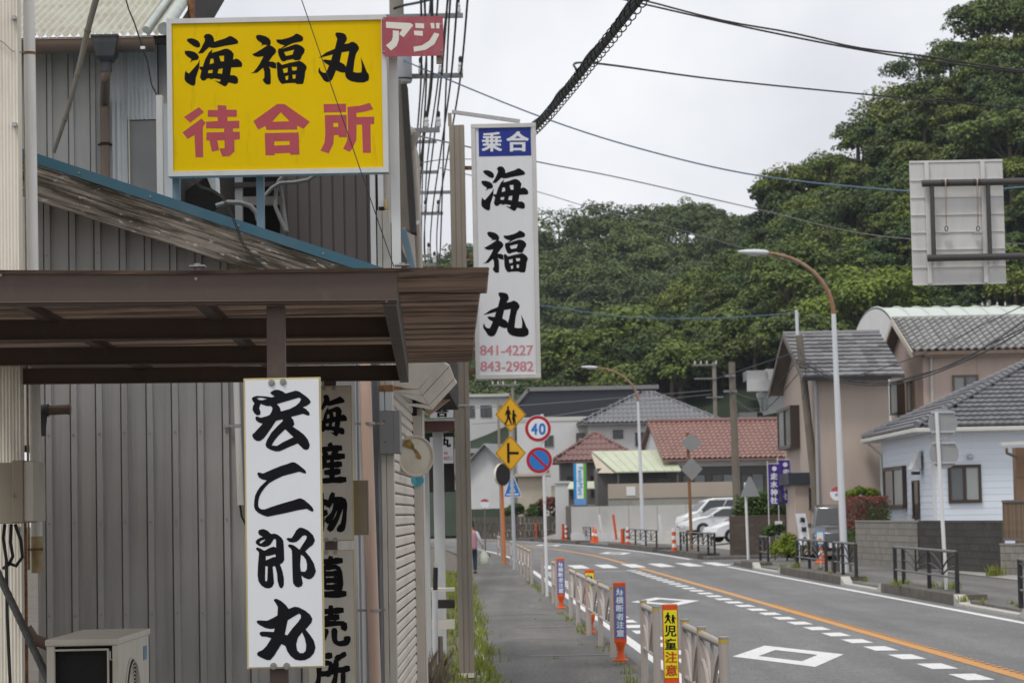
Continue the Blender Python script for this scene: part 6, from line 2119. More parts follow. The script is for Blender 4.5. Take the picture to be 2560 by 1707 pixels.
def window(t, axis, at, a0, a1, z0, z1, panes=2, frame='frame_bronze', glass=('pane',), fw=.05, dep=.06, out=-1):
    """axis 'y': in a wall facing -Y at y = at; axis 'x': in a wall facing -X at x = at"""
    def bx(m, a, b, d0, d1, c, d):
        if axis == 'y': m.box(a, b, at - d1, at - d0, c, d)
        else: m.box(at - d1, at - d0, a, b, c, d)
    m = MB()
    bx(m, a0, a1, -.02, dep, z1 - fw, z1); bx(m, a0, a1, -.02, dep + .02, z0 - .01, z0 + fw)
    bx(m, a0, a0 + fw, -.02, dep - .002, z0 + fw, z1 - fw); bx(m, a1 - fw, a1, -.02, dep - .002, z0 + fw, z1 - fw)
    for k in range(1, panes):
        c = a0 + (a1 - a0) * k / panes
        bx(m, c - fw / 2, c + fw / 2, -.02, dep - .004, z0 + fw, z1 - fw)
    w = m.build('window', frame, t, local=True)
    for k in range(panes):
        c0, c1 = a0 + (a1 - a0) * k / panes + fw * .6, a0 + (a1 - a0) * (k + 1) / panes - fw * .6
        m = MB()
        bx(m, c0, c1, dep - .05 + .006 * (k % 2), dep - .042 + .006 * (k % 2), z0 + fw * .7, z1 - fw * .7)
        m.build('pane', glass[k % len(glass)], w, local=True)
    return w

def win_px(t, x0, y0, x1, y1, plane_y, **kw):
    a, b = hit(t, x0, (y0 + y1) / 2, (0, plane_y, 0), (0, 1, 0)), hit(t, x1, (y0 + y1) / 2, (0, plane_y, 0), (0, 1, 0))
    c, d = hit(t, (x0 + x1) / 2, y1, (0, plane_y, 0), (0, 1, 0)), hit(t, (x0 + x1) / 2, y0, (0, plane_y, 0), (0, 1, 0))
    return window(t, 'y', plane_y, a.x, b.x, c.z, d.z, **kw)
def win_px_side(t, x0, y0, x1, y1, plane_x, **kw):
    a, b = hit(t, x0, (y0 + y1) / 2, (plane_x, 0, 0), (1, 0, 0)), hit(t, x1, (y0 + y1) / 2, (plane_x, 0, 0), (1, 0, 0))
    xm = (x0 + x1) / 2
    c, d = hit(t, xm, y1, (plane_x, 0, 0), (1, 0, 0)), hit(t, xm, y0, (plane_x, 0, 0), (1, 0, 0))
    return window(t, 'x', plane_x, min(a.y, b.y), max(a.y, b.y), c.z, d.z, **kw)

def blue_house():
    L, D = 9.0, 11.2
    x0, y0, zb = 12.95, 80.6, .15
    t = place('blue_house', 'pale blue single-storey house with grey hipped tile roof at right', 'house', (x0 + L / 2, y0 + D / 2, zb))
    h = 4.2 - zb
    wall_box(t, L, D, h + .05, 'house_blue')
    # lapped siding boards
    bh = .205
    nb = int(h / bh)
    for face in ('y', 'x'):
        m = MB()
        ln = L if face == 'y' else D
        m.add([(0, 0, 0), (ln, 0, 0), (ln, -.010, .008), (0, -.010, .008), (0, -.003, bh), (ln, -.003, bh), (0, 0, bh), (ln, 0, bh)], [(0, 1, 2, 3), (3, 2, 5, 4), (4, 5, 7, 6)])
        me = m.mesh('siding_board'); me.materials.append(MATS['house_blue'])
        for k in range(nb + 1):
            if face == 'y': inst('siding_board', me, t, (-L / 2, -D / 2 - .002, k * bh))
            else: inst('siding_board', me, t, (-L / 2 - .002, D / 2, k * bh), (0, 0, -math.pi / 2))
    hip_roof(t, L, D, h + .1, 2.35, 'tile_grey', ov=.55, tiles='tile_grey', tw=.22, tl=.42, lift=.075)
    # gutters
    for a, b in (((-L / 2 - .6, -D / 2 - .6), (L / 2 + .6, -D / 2 - .6)), ((-L / 2 - .6, -D / 2 - .6), (-L / 2 - .6, D / 2 + .6))):
        MB().bar((a[0], a[1], h + .02), (b[0], b[1], h + .02), .12, .13).build('gutter', 'gutter_white', t, local=True, bevel=.02)
    m = MB(); m.box(-L / 2 - .54, L / 2 + .54, -D / 2 - .54, -D / 2 - .01, h - .06, h - .03); m.box(-L / 2 - .54, -L / 2 - .01, -D / 2 + .0, D / 2 + .54, h - .061, h - .031)
    m.build('soffit', 'house_white', t, local=True)
    MB().box(-L / 2 - .03, -L / 2 + .07, -D / 2 - .03, -D / 2 + .07, 0, h).build('corner_trim', 'house_white', t, local=True)
    MB().tube([(-L / 2 - .06, D / 2 - .3, 0), (-L / 2 - .06, D / 2 - .3, h - .5), (-L / 2 - .5, D / 2 - .3, h - .1)], .045, 8).build('downpipe', 'gutter_white', t, local=True)
    win_px(t, 2370, 1161, 2453, 1256, -D / 2 - .012, glass=('pane', 'pane_frost'), fw=.09)
    win_px_side(t, 2267, 1166, 2218, 1270, -L / 2 - .012, glass=('pane_frost', 'pane'), fw=.12, dep=.14)
    win_px_side(t, 2300, 1200, 2284, 1295, -L / 2 - .012, panes=1, glass=('pane_dark',), fw=.05)
    p = hit(t, 2297, 1150, (-L / 2 - .1, 0, 0), (1, 0, 0))
    m = MB(); m.add([(p.x - .3, p.y - .45, p.z - .28), (p.x - .3, p.y + .45, p.z - .28), (p.x, p.y + .45, p.z - .28), (p.x, p.y - .45, p.z - .28), (p.x - .02, p.y - .4, p.z + .3), (p.x - .02, p.y + .4, p.z + .3), (p.x, p.y + .4, p.z + .3), (p.x, p.y - .4, p.z + .3)],
                     [(0, 3, 2, 1), (4, 5, 6, 7), (0, 1, 5, 4), (1, 2, 6, 5), (2, 3, 7, 6), (3, 0, 4, 7)])
    m.build('vent_hood', 'house_white', t, local=True)
    MB().box(p.x - .25, p.x, p.y - .2, p.y + .1, p.z - .46, p.z - .36).build('spot_lamp', 'frame_bronze', t, local=True)
    p = hit(t, 2425, 1141, (0, -D / 2 - .05, 0), (0, 1, 0))
    MB().lathe(p, [(.09, -.07), (.10, -.02), (.08, .05), (.03, .08)], 12).build('dome_lamp', 'rim', t, local=True, smooth=True)
blue_house()

def beige_house():
    x0, L, y0, y1 = 10.8, 2.6, 92.7, 103.8
    D = y1 - y0
    t = place('beige_house', 'two-storey beige house with dark slate gable roof behind the leaning pole', 'house', (x0 + L / 2, (y0 + y1) / 2, .2))
    h = 6.45
    wall_box(t, L, D, h, 'house_beige', gable=1.75)
    r, ze, zr = gable_roof(t, L, D, h, 1.75, 'tile_slate', ov=.6, og=.5, tiles='tile_slate', tw=.36, tl=.58, lift=.075, wave=.012)
    for s in (-1, 1):
        MB().bar((-L / 2 - .52, s * (D / 2 + .62), ze - .06), (-L / 2 - .52, 0, zr - .04), .06, .2).build('barge_board', 'soffit_dark', t, local=True)
    MB().box(-L / 2 - .5, L / 2, -D / 2 - .75, -D / 2 - .6, ze - .12, ze + .01).build('gutter', 'cable_black', t, local=True)
    MB().tube([(-L / 2 + .0, -D / 2 - .06, 0), (-L / 2 + .0, -D / 2 - .06, h - .3)], .055, 8).build('downpipe', 'flash_metal', t, local=True)
    win_px_side(t, 1999, 1018, 1965, 1122, -L / 2 - .01, panes=2, glass=('pane_dark', 'pane'), dep=.35, fw=.12)
    win_px_side(t, 2036, 1218, 2026, 1275, -L / 2 - .01, panes=1, glass=('pane_dark',))
    p = hit(t, 1985, 1195, (-L / 2 - .4, 0, 0), (1, 0, 0))
    MB().box(-L / 2 - .8, -L / 2 - .01, p.y - 1.8, p.y + 1.8, p.z - .25, p.z + .18).build('porch_roof', 'house_navy', t, local=True)
    MB().box(-L / 2 - .55, -L / 2 - .01, p.y - 1.6, p.y + 1.6, 0, p.z - .26).build('porch_wall', 'house_beige', t, local=True)
beige_house()

def pink_house():
    x0, L, y0, y1 = 15.1, 8.0, 95.6, 104.0
    D = y1 - y0
    t = place('pink_house', 'two-storey pinkish house with light grey tile roof above the blue house', 'house', (x0 + L / 2, (y0 + y1) / 2, .5))
    h = 7.15
    wall_box(t, L, D, h, 'house_pink', gable=1.35)
    r, ze, zr = gable_roof(t, L, D, h, 1.35, 'tile_warm', ov=.55, og=.45, tiles='tile_warm', tw=.285, tl=.5, lift=.07, wave=.085)
    for s in (-1, 1):
        MB().bar((-L / 2 - .46, s * (D / 2 + .57), ze - .10), (-L / 2 - .46, 0, zr - .07), .06, .24).build('barge_board', 'panel_beige', t, local=True)
    MB().box(-L / 2 - .4, L / 2, -D / 2 - .72, -D / 2 - .56, ze - .14, ze - .0).build('gutter', 'gutter_brown', t, local=True)
    MB().box(-L / 2, L / 2, -D / 2 - .56, -D / 2 - .01, ze - .2, ze - .15).build('soffit', 'wall_tan', t, local=True)
    MB().tube([(-L / 2 + .3, -D / 2 - .06, 0), (-L / 2 + .3, -D / 2 - .06, h - .3)], .06, 8).build('downpipe', 'gutter_white', t, local=True)
    for x in (-L / 2 + 2.0, -L / 2 + 4.3, -L / 2 + 6.6):
        MB().box(x - .015, x + .015, -D / 2 - .012, -D / 2 - .001, 0, h - .3).build('joint_strip', 'house_beige', t, local=True)
    win_px(t, 2381, 937, 2446, 990, -D / 2 - .01, glass=('pane_frost', 'pane'), frame='frame_tan', fw=.08)
    win_px_side(t, 2287, 950, 2270, 1028, -L / 2 - .01, panes=2, glass=('pane_dark', 'pane_frost'), frame='frame_tan')
    win_px_side(t, 2262, 955, 2243, 1035, -L / 2 - .01, panes=1, glass=('pane_frost',), frame='frame_bronze', dep=.3)
pink_house()

def arched_hall():
    t = place('arched_hall', 'white hall with pale green barrel roof behind the tiled houses', 'hall', (31.1, 153.6, .6), math.radians(9))
    R, L = 5.6, 40
    z0 = 8.5
    prof = [(R * math.cos(math.pi * k / 24), 4.4 * math.sin(math.pi * k / 24)) for k in range(25)]
    m = MB()
    vs = [(x, y, z0 + z) for x in (-L / 4, L) for y, z in prof]
    m.add(vs, [(k, k + 1, 25 + k + 1, 25 + k) for k in range(24)])
    r = m.build('roof', 'roof_green', t, local=True, smooth=True)
    for i in range(32):
        x = -L / 4 + .05 + i * 1.2
        m = MB()
        q = [(x, y * 1.006, z0 + z * 1.008) for y, z in prof]
        m.tube(q, .05, 5, cap=False)
        m.build('seam', 'roof_green', r, local=True)
    m = MB()
    m.add([(-L / 4 - .02, y * .985, z0 + z * .985) for y, z in prof] + [(-L / 4 - .02, -R * .985, 0), (-L / 4 - .02, R * .985, 0)], [tuple(range(25)) + (25, 26)])
    m.add([(-L / 4, -R * .985, 0), (L, -R * .985, 0), (L, -R * .985, z0), (-L / 4, -R * .985, z0)], [(0, 1, 2, 3)])
    m.build('wall', 'house_white', t, local=True)
arched_hall()

# ---------------------------------------------------------------- block walls
def block_wall(label, p, q, h, material, bw=.39, bh=.19, th=.12, name='block_wall', z=.1, mortar='mortar', piece='block'):
    p, q = Vector((*p, z)), Vector((*q, z))
    L = (q - p).length
    ang = math.atan2(q.y - p.y, q.x - p.x)
    t = place(name, label, 'wall', p, ang)
    rows = int(round(h / bh))
    MB().box(0, L, .012, th - .012, 0, rows * bh - .004).build('mortar_core', mortar, t, local=True)
    me = MB().box(0, bw - .012, 0, th, 0, bh - .012).mesh(piece)
    me.materials.append(MATS[material])
    for r in range(rows):
        x = 0
        while x < L - .08:
            w = bw if not (x == 0 and r % 2) else bw / 2
            w = min(w, L - x)
            inst(piece, me, t, (x, random.uniform(-.003, .003), r * bh), (0, 0, 0), ((w - .012) / (bw - .012), 1, 1))
            x += w
    MB().box(-.01, L + .01, -.015, th + .015, rows * bh, rows * bh + .05).build('coping', material, t, local=True)
    return t
block_wall('light grey concrete block wall below the red and green hedge', (10.72, 82.3), (11.45, 74.4), 1.32, 'block_grey')
block_wall('dark stained concrete block wall in front of the blue house', (11.50, 74.3), (12.52, 67.4), 1.32, 'block_dark')
block_wall('brown block wall in front of the round green bush', (W(1826, 1380, 102).x, 102.2), (W(1961, 1380, 102).x, 101.2), 1.5, 'block_brown', bw=.42, bh=.125)
block_wall('low grey block wall under the bamboo fence at the right edge', (W(2506, 1430, 66).x, 66.2), (W(2640, 1430, 64).x, 64.5), .78, 'block_grey')

def bamboo():
    a, b = Vector((W(2508, 1330, 66.3).x, 66.2, .95)), Vector((W(2650, 1330, 64).x, 64.4, .95))
    t = place('bamboo_fence', 'brown vertical slat fence on the low wall at the right edge', 'fence', a)
    d = b - a
    L = d.length
    n = int(L / .055)
    z0, z1 = .07, 1.0
    me = MB().tube([(0, 0, z0), (0, 0, z1)], .021, 8).mesh('slat')
    me.materials.append(MATS['bamboo_fence'])
    for i in range(n):
        q = d * (i / n)
        inst('slat', me, t, (q.x, q.y, random.uniform(-.01, .01)))
    for z in (.06, 1.02):
        MB().bar((0, 0, z), d + Vector((0, 0, z)), .09, .06).build('rail', 'rail_grey', t, local=True)
    # timber corner of the house beyond
    x = W(2540, 1200, 70).x
    t = place('timber_house', 'brown timber house corner with gutter at the right edge', 'house', (x + 1.5, 70.5, .1))
    MB().box(-1.5, 1.5, -.6, -.1, 0, W(2545, 1128, 70).z).build('wall', 'timber', t, local=True)
    for k in range(3):
        zz = .9 + k * .8
        MB().box(-1.52, 1.52, -.62, -.601, zz, zz + .03).build('batten', 'frame_tan', t, local=True)
    MB().bar((-1.95, -.9, W(2520, 1120, 70).z), (1.5, -.9, W(2520, 1108, 70).z), .3, .09).build('eave', 'gutter_white', t, local=True)
    MB().tube([(-1.8, -.9, W(2515, 1130, 70).z), (-1.8, -.9, W(2515, 1142, 70).z), (-1.48, -.62, W(2530, 1152, 70).z)], .04, 8).build('downpipe', 'gutter_brown', t, local=True)
bamboo()

# ---------------------------------------------------------------- shrubs
def foliage(name, parent, c, r, n, size, material, clumps=24, squash=1.0, bias=0.0, kind=None, top=None):
    """leaf faces gathered in clumps over an ellipsoid"""
    c, r = np.array(c, float), np.array(r, float)
    d = RNG.normal(size=(clumps, 3)); d /= np.linalg.norm(d, axis=1, keepdims=True)
    d[:, 2] = np.abs(d[:, 2]) * .9 - .15
    cc = c + d * r * RNG.uniform(.55, .85, (clumps, 1))
    k = RNG.integers(0, clumps, n)
    dd = RNG.normal(size=(n, 3)); dd /= np.linalg.norm(dd, axis=1, keepdims=True)
    rc = r.mean() * RNG.uniform(.28, .5, clumps)[k]
    P = cc[k] + dd * rc[:, None] * RNG.uniform(.7, 1.05, (n, 1)) * np.array([1, 1, .75])
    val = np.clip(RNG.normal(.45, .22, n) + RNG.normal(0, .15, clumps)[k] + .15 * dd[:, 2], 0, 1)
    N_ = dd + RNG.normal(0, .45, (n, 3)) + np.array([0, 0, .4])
    if top is not None:
        keep = P[:, 2] < top
        P, N_, val = P[keep], N_[keep], val[keep]
    return leafmesh(name, P, N_, RNG.uniform(.7, 1.3, len(P)) * size, val, material, parent=parent, kind=kind)

def shrubs():
    x0, x1 = W(2122, 1250, 84.5).x, W(2218, 1250, 84.5).x
    zt = W(2165, 1240, 84.5).z
    t = thing('hedge', 'clipped hedge with red tips and green base behind the light block wall', 'hedge', ((x0 + x1) / 2, 84.8, .1))
    n = 5000
    P = np.stack([RNG.uniform(x0, x1, n), RNG.uniform(83.6, 86.2, n), RNG.uniform(.6, zt, n)], 1)
    red = (P[:, 2] > zt - .28 + .12 * np.sin(P[:, 0] * 9)) | ((P[:, 0] < x0 + .5) & (P[:, 2] > 1.2))
    N_ = RNG.normal(0, .5, (n, 3)) + np.array([0, -.6, .6])
    for msk, mt, nm in ((red, 'leaf_red', 'red_leaves'), (~red, 'leaf_mid', 'green_leaves')):
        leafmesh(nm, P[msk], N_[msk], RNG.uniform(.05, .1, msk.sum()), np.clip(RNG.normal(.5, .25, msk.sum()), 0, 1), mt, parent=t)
    m = MB(); m.box(x0 + .12, x1 - .1, 83.9, 86, .1, zt - .15); m.build('inner_mass', 'bark', t)
    t = thing('lime_shrub', 'bright lime green shrub top behind the red hedge', 'shrub', ((x0 + x1) / 2 + .2, 87.3, .1))
    foliage('leaves', t, ((x0 + x1) / 2 + .25, 87.3, zt + .05), (.62, .5, .32), 1500, .075, 'leaf_bright', 14)
    MB().tube([((x0 + x1) / 2 + .2, 87.3, .1), ((x0 + x1) / 2 + .2, 87.3, zt)], .05, 8).build('stem', 'bark', t)
    c = W(1900, 1240, 106)
    t = thing('round_bush', 'round dark green bush behind the brown block wall', 'bush', (c.x, 106, .2))
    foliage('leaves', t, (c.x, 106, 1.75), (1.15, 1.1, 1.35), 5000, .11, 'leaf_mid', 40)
    MB().tube([(c.x, 106, .2), (c.x, 106, 2)], .09, 8).build('stem', 'bark', t)
    for px, py, s, mt, lbl in ((1968, 1372, .62, 'leaf_bright', 'yellow-green leafy plant beside the small white notice'), (1990, 1380, .45, 'leaf_bright', 'low yellow-green plant at the foot of the leaning pole'), (1952, 1330, .4, 'leaf_mid', 'small dark shrub behind the yellow-green plants')):
        b = G(px, 1400, .12)
        t = thing('garden_plant', lbl, 'plant', (b.x, b.y + (0 if py > 1340 else 2), .12))
        zc = W(px, py, b.y).z
        foliage('leaves', t, (b.x, b.y + (0 if py > 1340 else 2), max(.45, zc)), (s, s, s * 1.1), 900, .10, mt, 12)
        MB().tube([(b.x, b.y + (0 if py > 1340 else 2), .1), (b.x, b.y + (0 if py > 1340 else 2), .6)], .03, 6).build('stem', 'bark', t)
shrubs()

# ---------------------------------------------------------------- vehicles
def car(label, loc, rz, kind, paint, name='parked_car', group=None):
    """side profile lofted across the width with tumblehome; nose towards local -X"""
    P = {'van': dict(L=4.7, Wd=1.7, low=[(-2.32, .32), (-2.36, .62), (-2.28, .92), (-1.95, 1.08), (-1.62, 1.16)], roof=[(-.92, 1.80), (-.4, 1.95), (1.2, 1.97), (2.15, 1.92)], tail=[(2.32, 1.15), (2.34, .35)], belt=1.10, wx=(-1.45, 1.40), wr=.33),
         'hatch': dict(L=4.2, Wd=1.68, low=[(-2.08, .28), (-2.12, .52), (-2.02, .74), (-1.5, .92), (-1.05, .98)], roof=[(-.25, 1.43), (.2, 1.50), (1.0, 1.48), (1.6, 1.36)], tail=[(2.02, .98), (2.06, .32)], belt=.96, wx=(-1.28, 1.30), wr=.31),
         'kei': dict(L=3.4, Wd=1.475, low=[(-1.68, .30), (-1.70, .62), (-1.66, .92), (-1.45, 1.05), (-1.30, 1.12)], roof=[(-.85, 1.80), (-.5, 1.88), (1.0, 1.90), (1.55, 1.86)], tail=[(1.68, 1.1), (1.68, .32)], belt=1.08, wx=(-1.15, 1.15), wr=.29)}[kind]
    t = place(name, label, 'car' if kind != 'van' else 'van', loc, rz, group)
    hw = P['Wd'] / 2
    prof = P['low'] + P['roof'] + P['tail']
    def half(z): return hw * (1.0 if z < P['belt'] else 1 - .16 * (z - P['belt']) / .9) * (.97 if z < .4 else 1)
    nP = len(prof)
    m = MB()
    rings = []
    for s in (-1, -.92, .92, 1):
        k = 1.0 if abs(s) > .95 else 1.0
        ring_ = []
        for (x, z) in prof:
            xx, zz = x, z
            if abs(s) > .95:
                xx *= .985
                zz = z - .025 if z > .5 else z + .02
            ring_.append((xx, s * half(z), zz))
        rings.append(ring_)
    vs = [p for r in rings for p in r]
    fs = []
    for i in range(3):
        for k in range(nP):
            k2 = (k + 1) % nP
            fs.append((i * nP + k, i * nP + k2, (i + 1) * nP + k2, (i + 1) * nP + k))
    fs += [tuple(range(nP - 1, -1, -1)), tuple(3 * nP + k for k in range(nP))]
    m.add(vs, fs).build('body', paint, t, local=True, smooth=True, bevel=.02)
    # windscreen and side windows, a hair proud of the body
    a, b = P['low'][-1], P['roof'][0]
    m = MB()
    nrm = Vector((-(b[1] - a[1]), 0, b[0] - a[0])).normalized() * .012
    f0, f1 = .10, .92
    q = [(a[0] + (b[0] - a[0]) * f, a[1] + (b[1] - a[1]) * f) for f in (f0, f1)]
    m.add([Vector((q[0][0], -half(q[0][1]) * .86, q[0][1])) + nrm, Vector((q[0][0], half(q[0][1]) * .86, q[0][1])) + nrm, Vector((q[1][0], half(q[1][1]) * .84, q[1][1])) + nrm, Vector((q[1][0], -half(q[1][1]) * .84, q[1][1])) + nrm], [(3, 2, 1, 0)])
    m.build('windscreen', 'pane_dark', t, local=True)
    zt, zb = P['roof'][1][1] - .12, P['belt'] + .03
    xf0, xf1 = a[0] + .12, b[0] + .10
    xr0, xr1 = P['tail'][0][0] - .25, P['roof'][-1][0] - .08
    for s in (-1, 1):
        cuts = [0, .36, .66, 1] if kind != 'hatch' else [0, .5, 1]
        for c0, c1 in zip(cuts, cuts[1:]):
            c0, c1 = c0 + .012, c1 - .012
            lo = lambda c: (xf0 + (xr0 - xf0) * c, zb)
            hi = lambda c: (xf1 + (xr1 - xf1) * c, zt)
            pts = [lo(c0), lo(c1), hi(c1), hi(c0)]
            m = MB(); m.add([(x, s * (half(z) + .008), z) for x, z in pts], [(0, 1, 2, 3) if s < 0 else (3, 2, 1, 0)])
            m.build('side_window', 'pane_dark', t, local=True)
        m = MB()
        x, z = P['low'][2]
        m.lathe((x + .10, s * hw * .76, z - .10), [(.02, -.09), (.13, -.05), (.15, .02), (.10, .09), (.02, .1)], 12)
        m.build('headlight', 'lamp_glass', t, local=True, smooth=True)
        m = MB().box(P['tail'][0][0] - .06, P['tail'][0][0] + .02, s * hw * .8 - .08, s * hw * .8 + .08, P['belt'] - .25, P['belt'] + .1)
        m.build('tail_light', 'light_red', t, local=True)
        m = MB().box(xf0 + .05, xf0 + .2, s * (hw + .02) if s > 0 else -hw - .17, s * (hw + .17) if s > 0 else -hw - .02, zb + .0, zb + .14)
        m.build('wing_mirror', paint, t, local=True, bevel=.02)
        for wx in P['wx']:
            r = P['wr']
            w = MB().tube([(wx, s * (hw - .19), r), (wx, s * (hw + .012), r)], r, 24).build('wheel', 'tyre', t, local=True, smooth=True)
            MB().disc((wx, s * (hw + .014), r), (0, 1, 0), r * .64, .012, 20).build('rim', 'rim', w, local=True)
            MB().tube([(wx + (r + .035) * math.cos(th), s * (hw + .003), r + (r + .035) * math.sin(th)) for th in [math.pi * k / 12 for k in range(13)]], .022, 6).build('wheel_arch', 'tyre', t, local=True)
    m = MB().box(P['low'][0][0] - .01, P['low'][0][0] + .06, -hw * .62, hw * .62, .34, P['low'][1][1] - .04)
    m.build('grille', 'tyre', t, local=True)
    MB().box(P['low'][1][0] - .035, P['low'][1][0] - .02, -.17, .17, .42, .58).build('number_plate', 'sign_white', t, local=True)
    return t
p = W(1798, 1300, 147.5); car('tall white van parked behind the other two white cars', (p.x, 147.5, .62), math.radians(14), 'van', 'car_white', 'parked_van')
p = W(1800, 1300, 140.0); car('white hatchback between the van and the nearest white car', (p.x, 140.0, .56), math.radians(16), 'hatch', 'car_white')
p = W(1870, 1330, 128.5); car('nearest white car, half hidden by the brown block wall', (p.x, 128.5, .30), math.radians(20), 'hatch', 'car_white')
p = W(2092, 1300, 89.5); car('black boxy van behind the lamp post and hedge', (p.x, 90.2, .12), math.radians(82), 'kei', 'car_black', 'parked_van')

# ---------------------------------------------------------------- small street things on the right
def tpole(name, label, base, top, r, mt, cat='sign'):
    t = thing(name, label, cat, base)
    MB().tube([base, top], r, 12).build('pole', mt, t, smooth=True)
    return t
def small_things():
    b = G(1871, 1398, .1)
    t = tpole('sign_pole', 'thin white pole with grey triangular sign back by the brown wall', b, (b.x - .04, b.y, W(1868, 1205, b.y).z), .05, 'white_pole', 'traffic sign')
    c = W(1875, 1222, b.y - .08)
    u, v, n = face_frame(c, .15)
    plate(t, 'sign_back', [(-.36, -.27), (.36, -.27), (.05, .44), (-.05, .44)], c, u, v, n, 'sign_back', 0, .012)
    b = G(2366, 1473, .2)
    t = tpole('sign_pole', 'tall white pole with two round sign backs before the blue house', b, (b.x - .09, b.y, W(2350, 1032, b.y).z), .040, 'white_pole', 'traffic sign')
    for px, py in ((2357, 1057), (2360, 1134)):
        c = W(px, py, b.y + .06)
        u, v, n = face_frame(c, .05)
        plate(t, 'sign_back', ring(0, .30), c, u, v, n, 'sign_back', 0, .01)
        for dz in (.22, -.18):
            MB().box(c.x - .24, c.x + .24, c.y - .035, c.y - .012, c.z + dz - .02, c.z + dz + .02).build('stiffener', 'galv_pole', t)
    b = G(1732, 1380, .12)
    b = Vector((W(1729, 1370, 112).x, 112, .2))
    t = tpole('sign_pole', 'rusty brown pole with two grey diamond sign backs by the lot', b, (b.x - .06, b.y, W(1727, 1080, b.y).z), .07, 'rust', 'traffic sign')
    for py in (1106, 1172):
        c = W(1729, py, b.y - .1)
        u, v, n = face_frame(c, .3)
        plate(t, 'sign_back', [(.51, 0), (.12, .34), (-.12, .34), (-.51, 0), (-.12, -.34), (.12, -.34)] if py < 1140 else [(.5, 0), (0, .5), (-.5, 0), (0, -.5)], c, u, v, n, 'sign_back', 0, .012)
    # shrine banners
    for k, (px, lbl) in enumerate(((1935, 'purple banner with white characters, left of the pair'), (1962, 'purple banner with white characters, right of the pair'))):
        Y = 97.5 + k * .6
        X0, X1, Z0, Z1 = RECT(px - 13 - 2 * k, 1160 - 10 * k, px + 13, 1262 - 4 * k, Y)
        t = thing('banner', lbl, 'banner', (X0, Y, .1), 'purple banners by the leaning pole')
        MB().tube([(X0 - .03 + k * .0, Y, .1), (X0 - .03, Y, Z1 + .12)], .02, 8).build('pole', 'white_pole', t)
        MB().tube([(X0 - .04, Y, Z1 + .02), (X1 + .02, Y, Z1 + .02)], .012, 6).build('cross_pole', 'white_pole', t)
        m = MB()
        m.grid(8, 14, lambda a, c: (X0 + (X1 - X0) * a + (.10 * k * (1 - c)) , Y + .04 * math.sin(a * 7 + c * 5), Z0 + (Z1 - Z0) * c))
        m.build('cloth', 'flag_purple', t, smooth=True)
        m = MB()
        o, n = Vector((0, Y - .05, 0)), Vector((0, -1, 0))
        for i, ch in enumerate('走水神社'):
            y0 = 1181 - 10 * k + i * 20
            sh = k * (5 + i * 1.5)
            letter_bold(m, ch, (px - 9 + sh * .6, y0, px + 9 + sh * .6, y0 + 18), o, n, .002, .05)
        q = onplane(px + 1, 1171 - 10 * k, o, n)
        m.disc(q, (0, 1, 0), .09, .004, 16)
        m.build('character', 'sign_white', t)
    Y = 92.0
    X0, X1, Z0, Z1 = RECT(1938, 1302, 1956, 1350, Y)
    t = thing('notice_board', 'small white vertical notice on a post beside the yellow-green plant', 'sign', ((X0 + X1) / 2, Y, .1))
    MB().box(X0, X1, Y, Y + .03, Z0, Z1).build('board', 'sign_white', t)
    MB().box((X0 + X1) / 2 - .03, (X0 + X1) / 2 + .03, Y + .031, Y + .08, .1, Z1 - .1).build('post', 'galv_pole', t)
    m = MB()
    for i, ch in enumerate('走水神社'): letter_bold(m, ch, (1943, 1313 + i * 9, 1951, 1321 + i * 9), Vector((0, Y, 0)), Vector((0, -1, 0)), .002, .04)
    m.build('character', 'ink_dark', t)
    Y = 80.0
    a = W(1998, 1283, Y); b = W(2012, 1362, Y)
    t = thing('white_banner', 'narrow curved white banner with black characters in front of the leaning pole', 'banner', (b.x + .05, Y, .1))
    m = MB()
    m.grid(3, 10, lambda u_, v_: (b.x - .16 + .32 * u_ + (a.x - b.x) * v_ ** 1.6 * .8 + .0, Y + .03 * math.sin(v_ * 4), b.z + (a.z - b.z) * v_))
    m.build('cloth', 'sign_white', t, smooth=True)
    m = MB()
    for i, ch in enumerate('海福丸'): letter_bold(m, ch, (1999 + i * 3.5, 1292 + i * 24, 2013 + i * 3.5, 1306 + i * 24), Vector((0, Y - .04, 0)), Vector((0, -1, 0)), .002, .05)
    m.build('character', 'ink_dark', t)
    MB().tube([(b.x - .16, Y + .02, .1), (b.x - .17, Y + .02, b.z), (a.x - .02, Y + .02, a.z)], .012, 6).build('pole', 'white_pole', t)
    # cones
    for (px, py, Y, h, lbl) in ((2052, 1380, 84, .62, 'orange traffic cone behind the black guard rail'), (1490, 1352, 156, .8, 'orange traffic cone near the low concrete wall'), (1484, 1354, 152, .95, 'orange post cone beside the far traffic cone')):
        x = W(px, py, Y).x
        t = thing('traffic_cone', lbl, 'traffic cone', (x, Y, .12))
        MB().lathe((x, Y, .12), [(.19, .03), (.16, .05), (.11, h * .45)], 14).build('cone_base', 'cone_orange', t, smooth=True)
        MB().lathe((x, Y, .12), [(.109, h * .451), (.085, h * .62)], 14).build('reflective_band', 'sign_white', t, smooth=True)
        MB().lathe((x, Y, .12), [(.084, h * .621), (.03, h), (.01, h)], 14).build('cone_tip', 'cone_orange', t, smooth=True)
        MB().box(x - .21, x + .21, Y - .21, Y + .21, .115, .15).build('foot', 'cone_orange', t)
    x = W(2050, 1340, 79).x
    t = thing('small_board', 'small blue-framed board standing by the traffic cone', 'sign', (x, 79, .1))
    X0, X1, Z0, Z1 = RECT(2039, 1326, 2061, 1362, 79)
    MB().box(X0, X1, 79, 79.03, Z0, Z1).build('frame', 'screen_blue', t)
    MB().box(X0 + .04, X1 - .04, 78.99, 78.999, Z0 + .05, Z1 - .05).build('face', 'letter_cream', t)
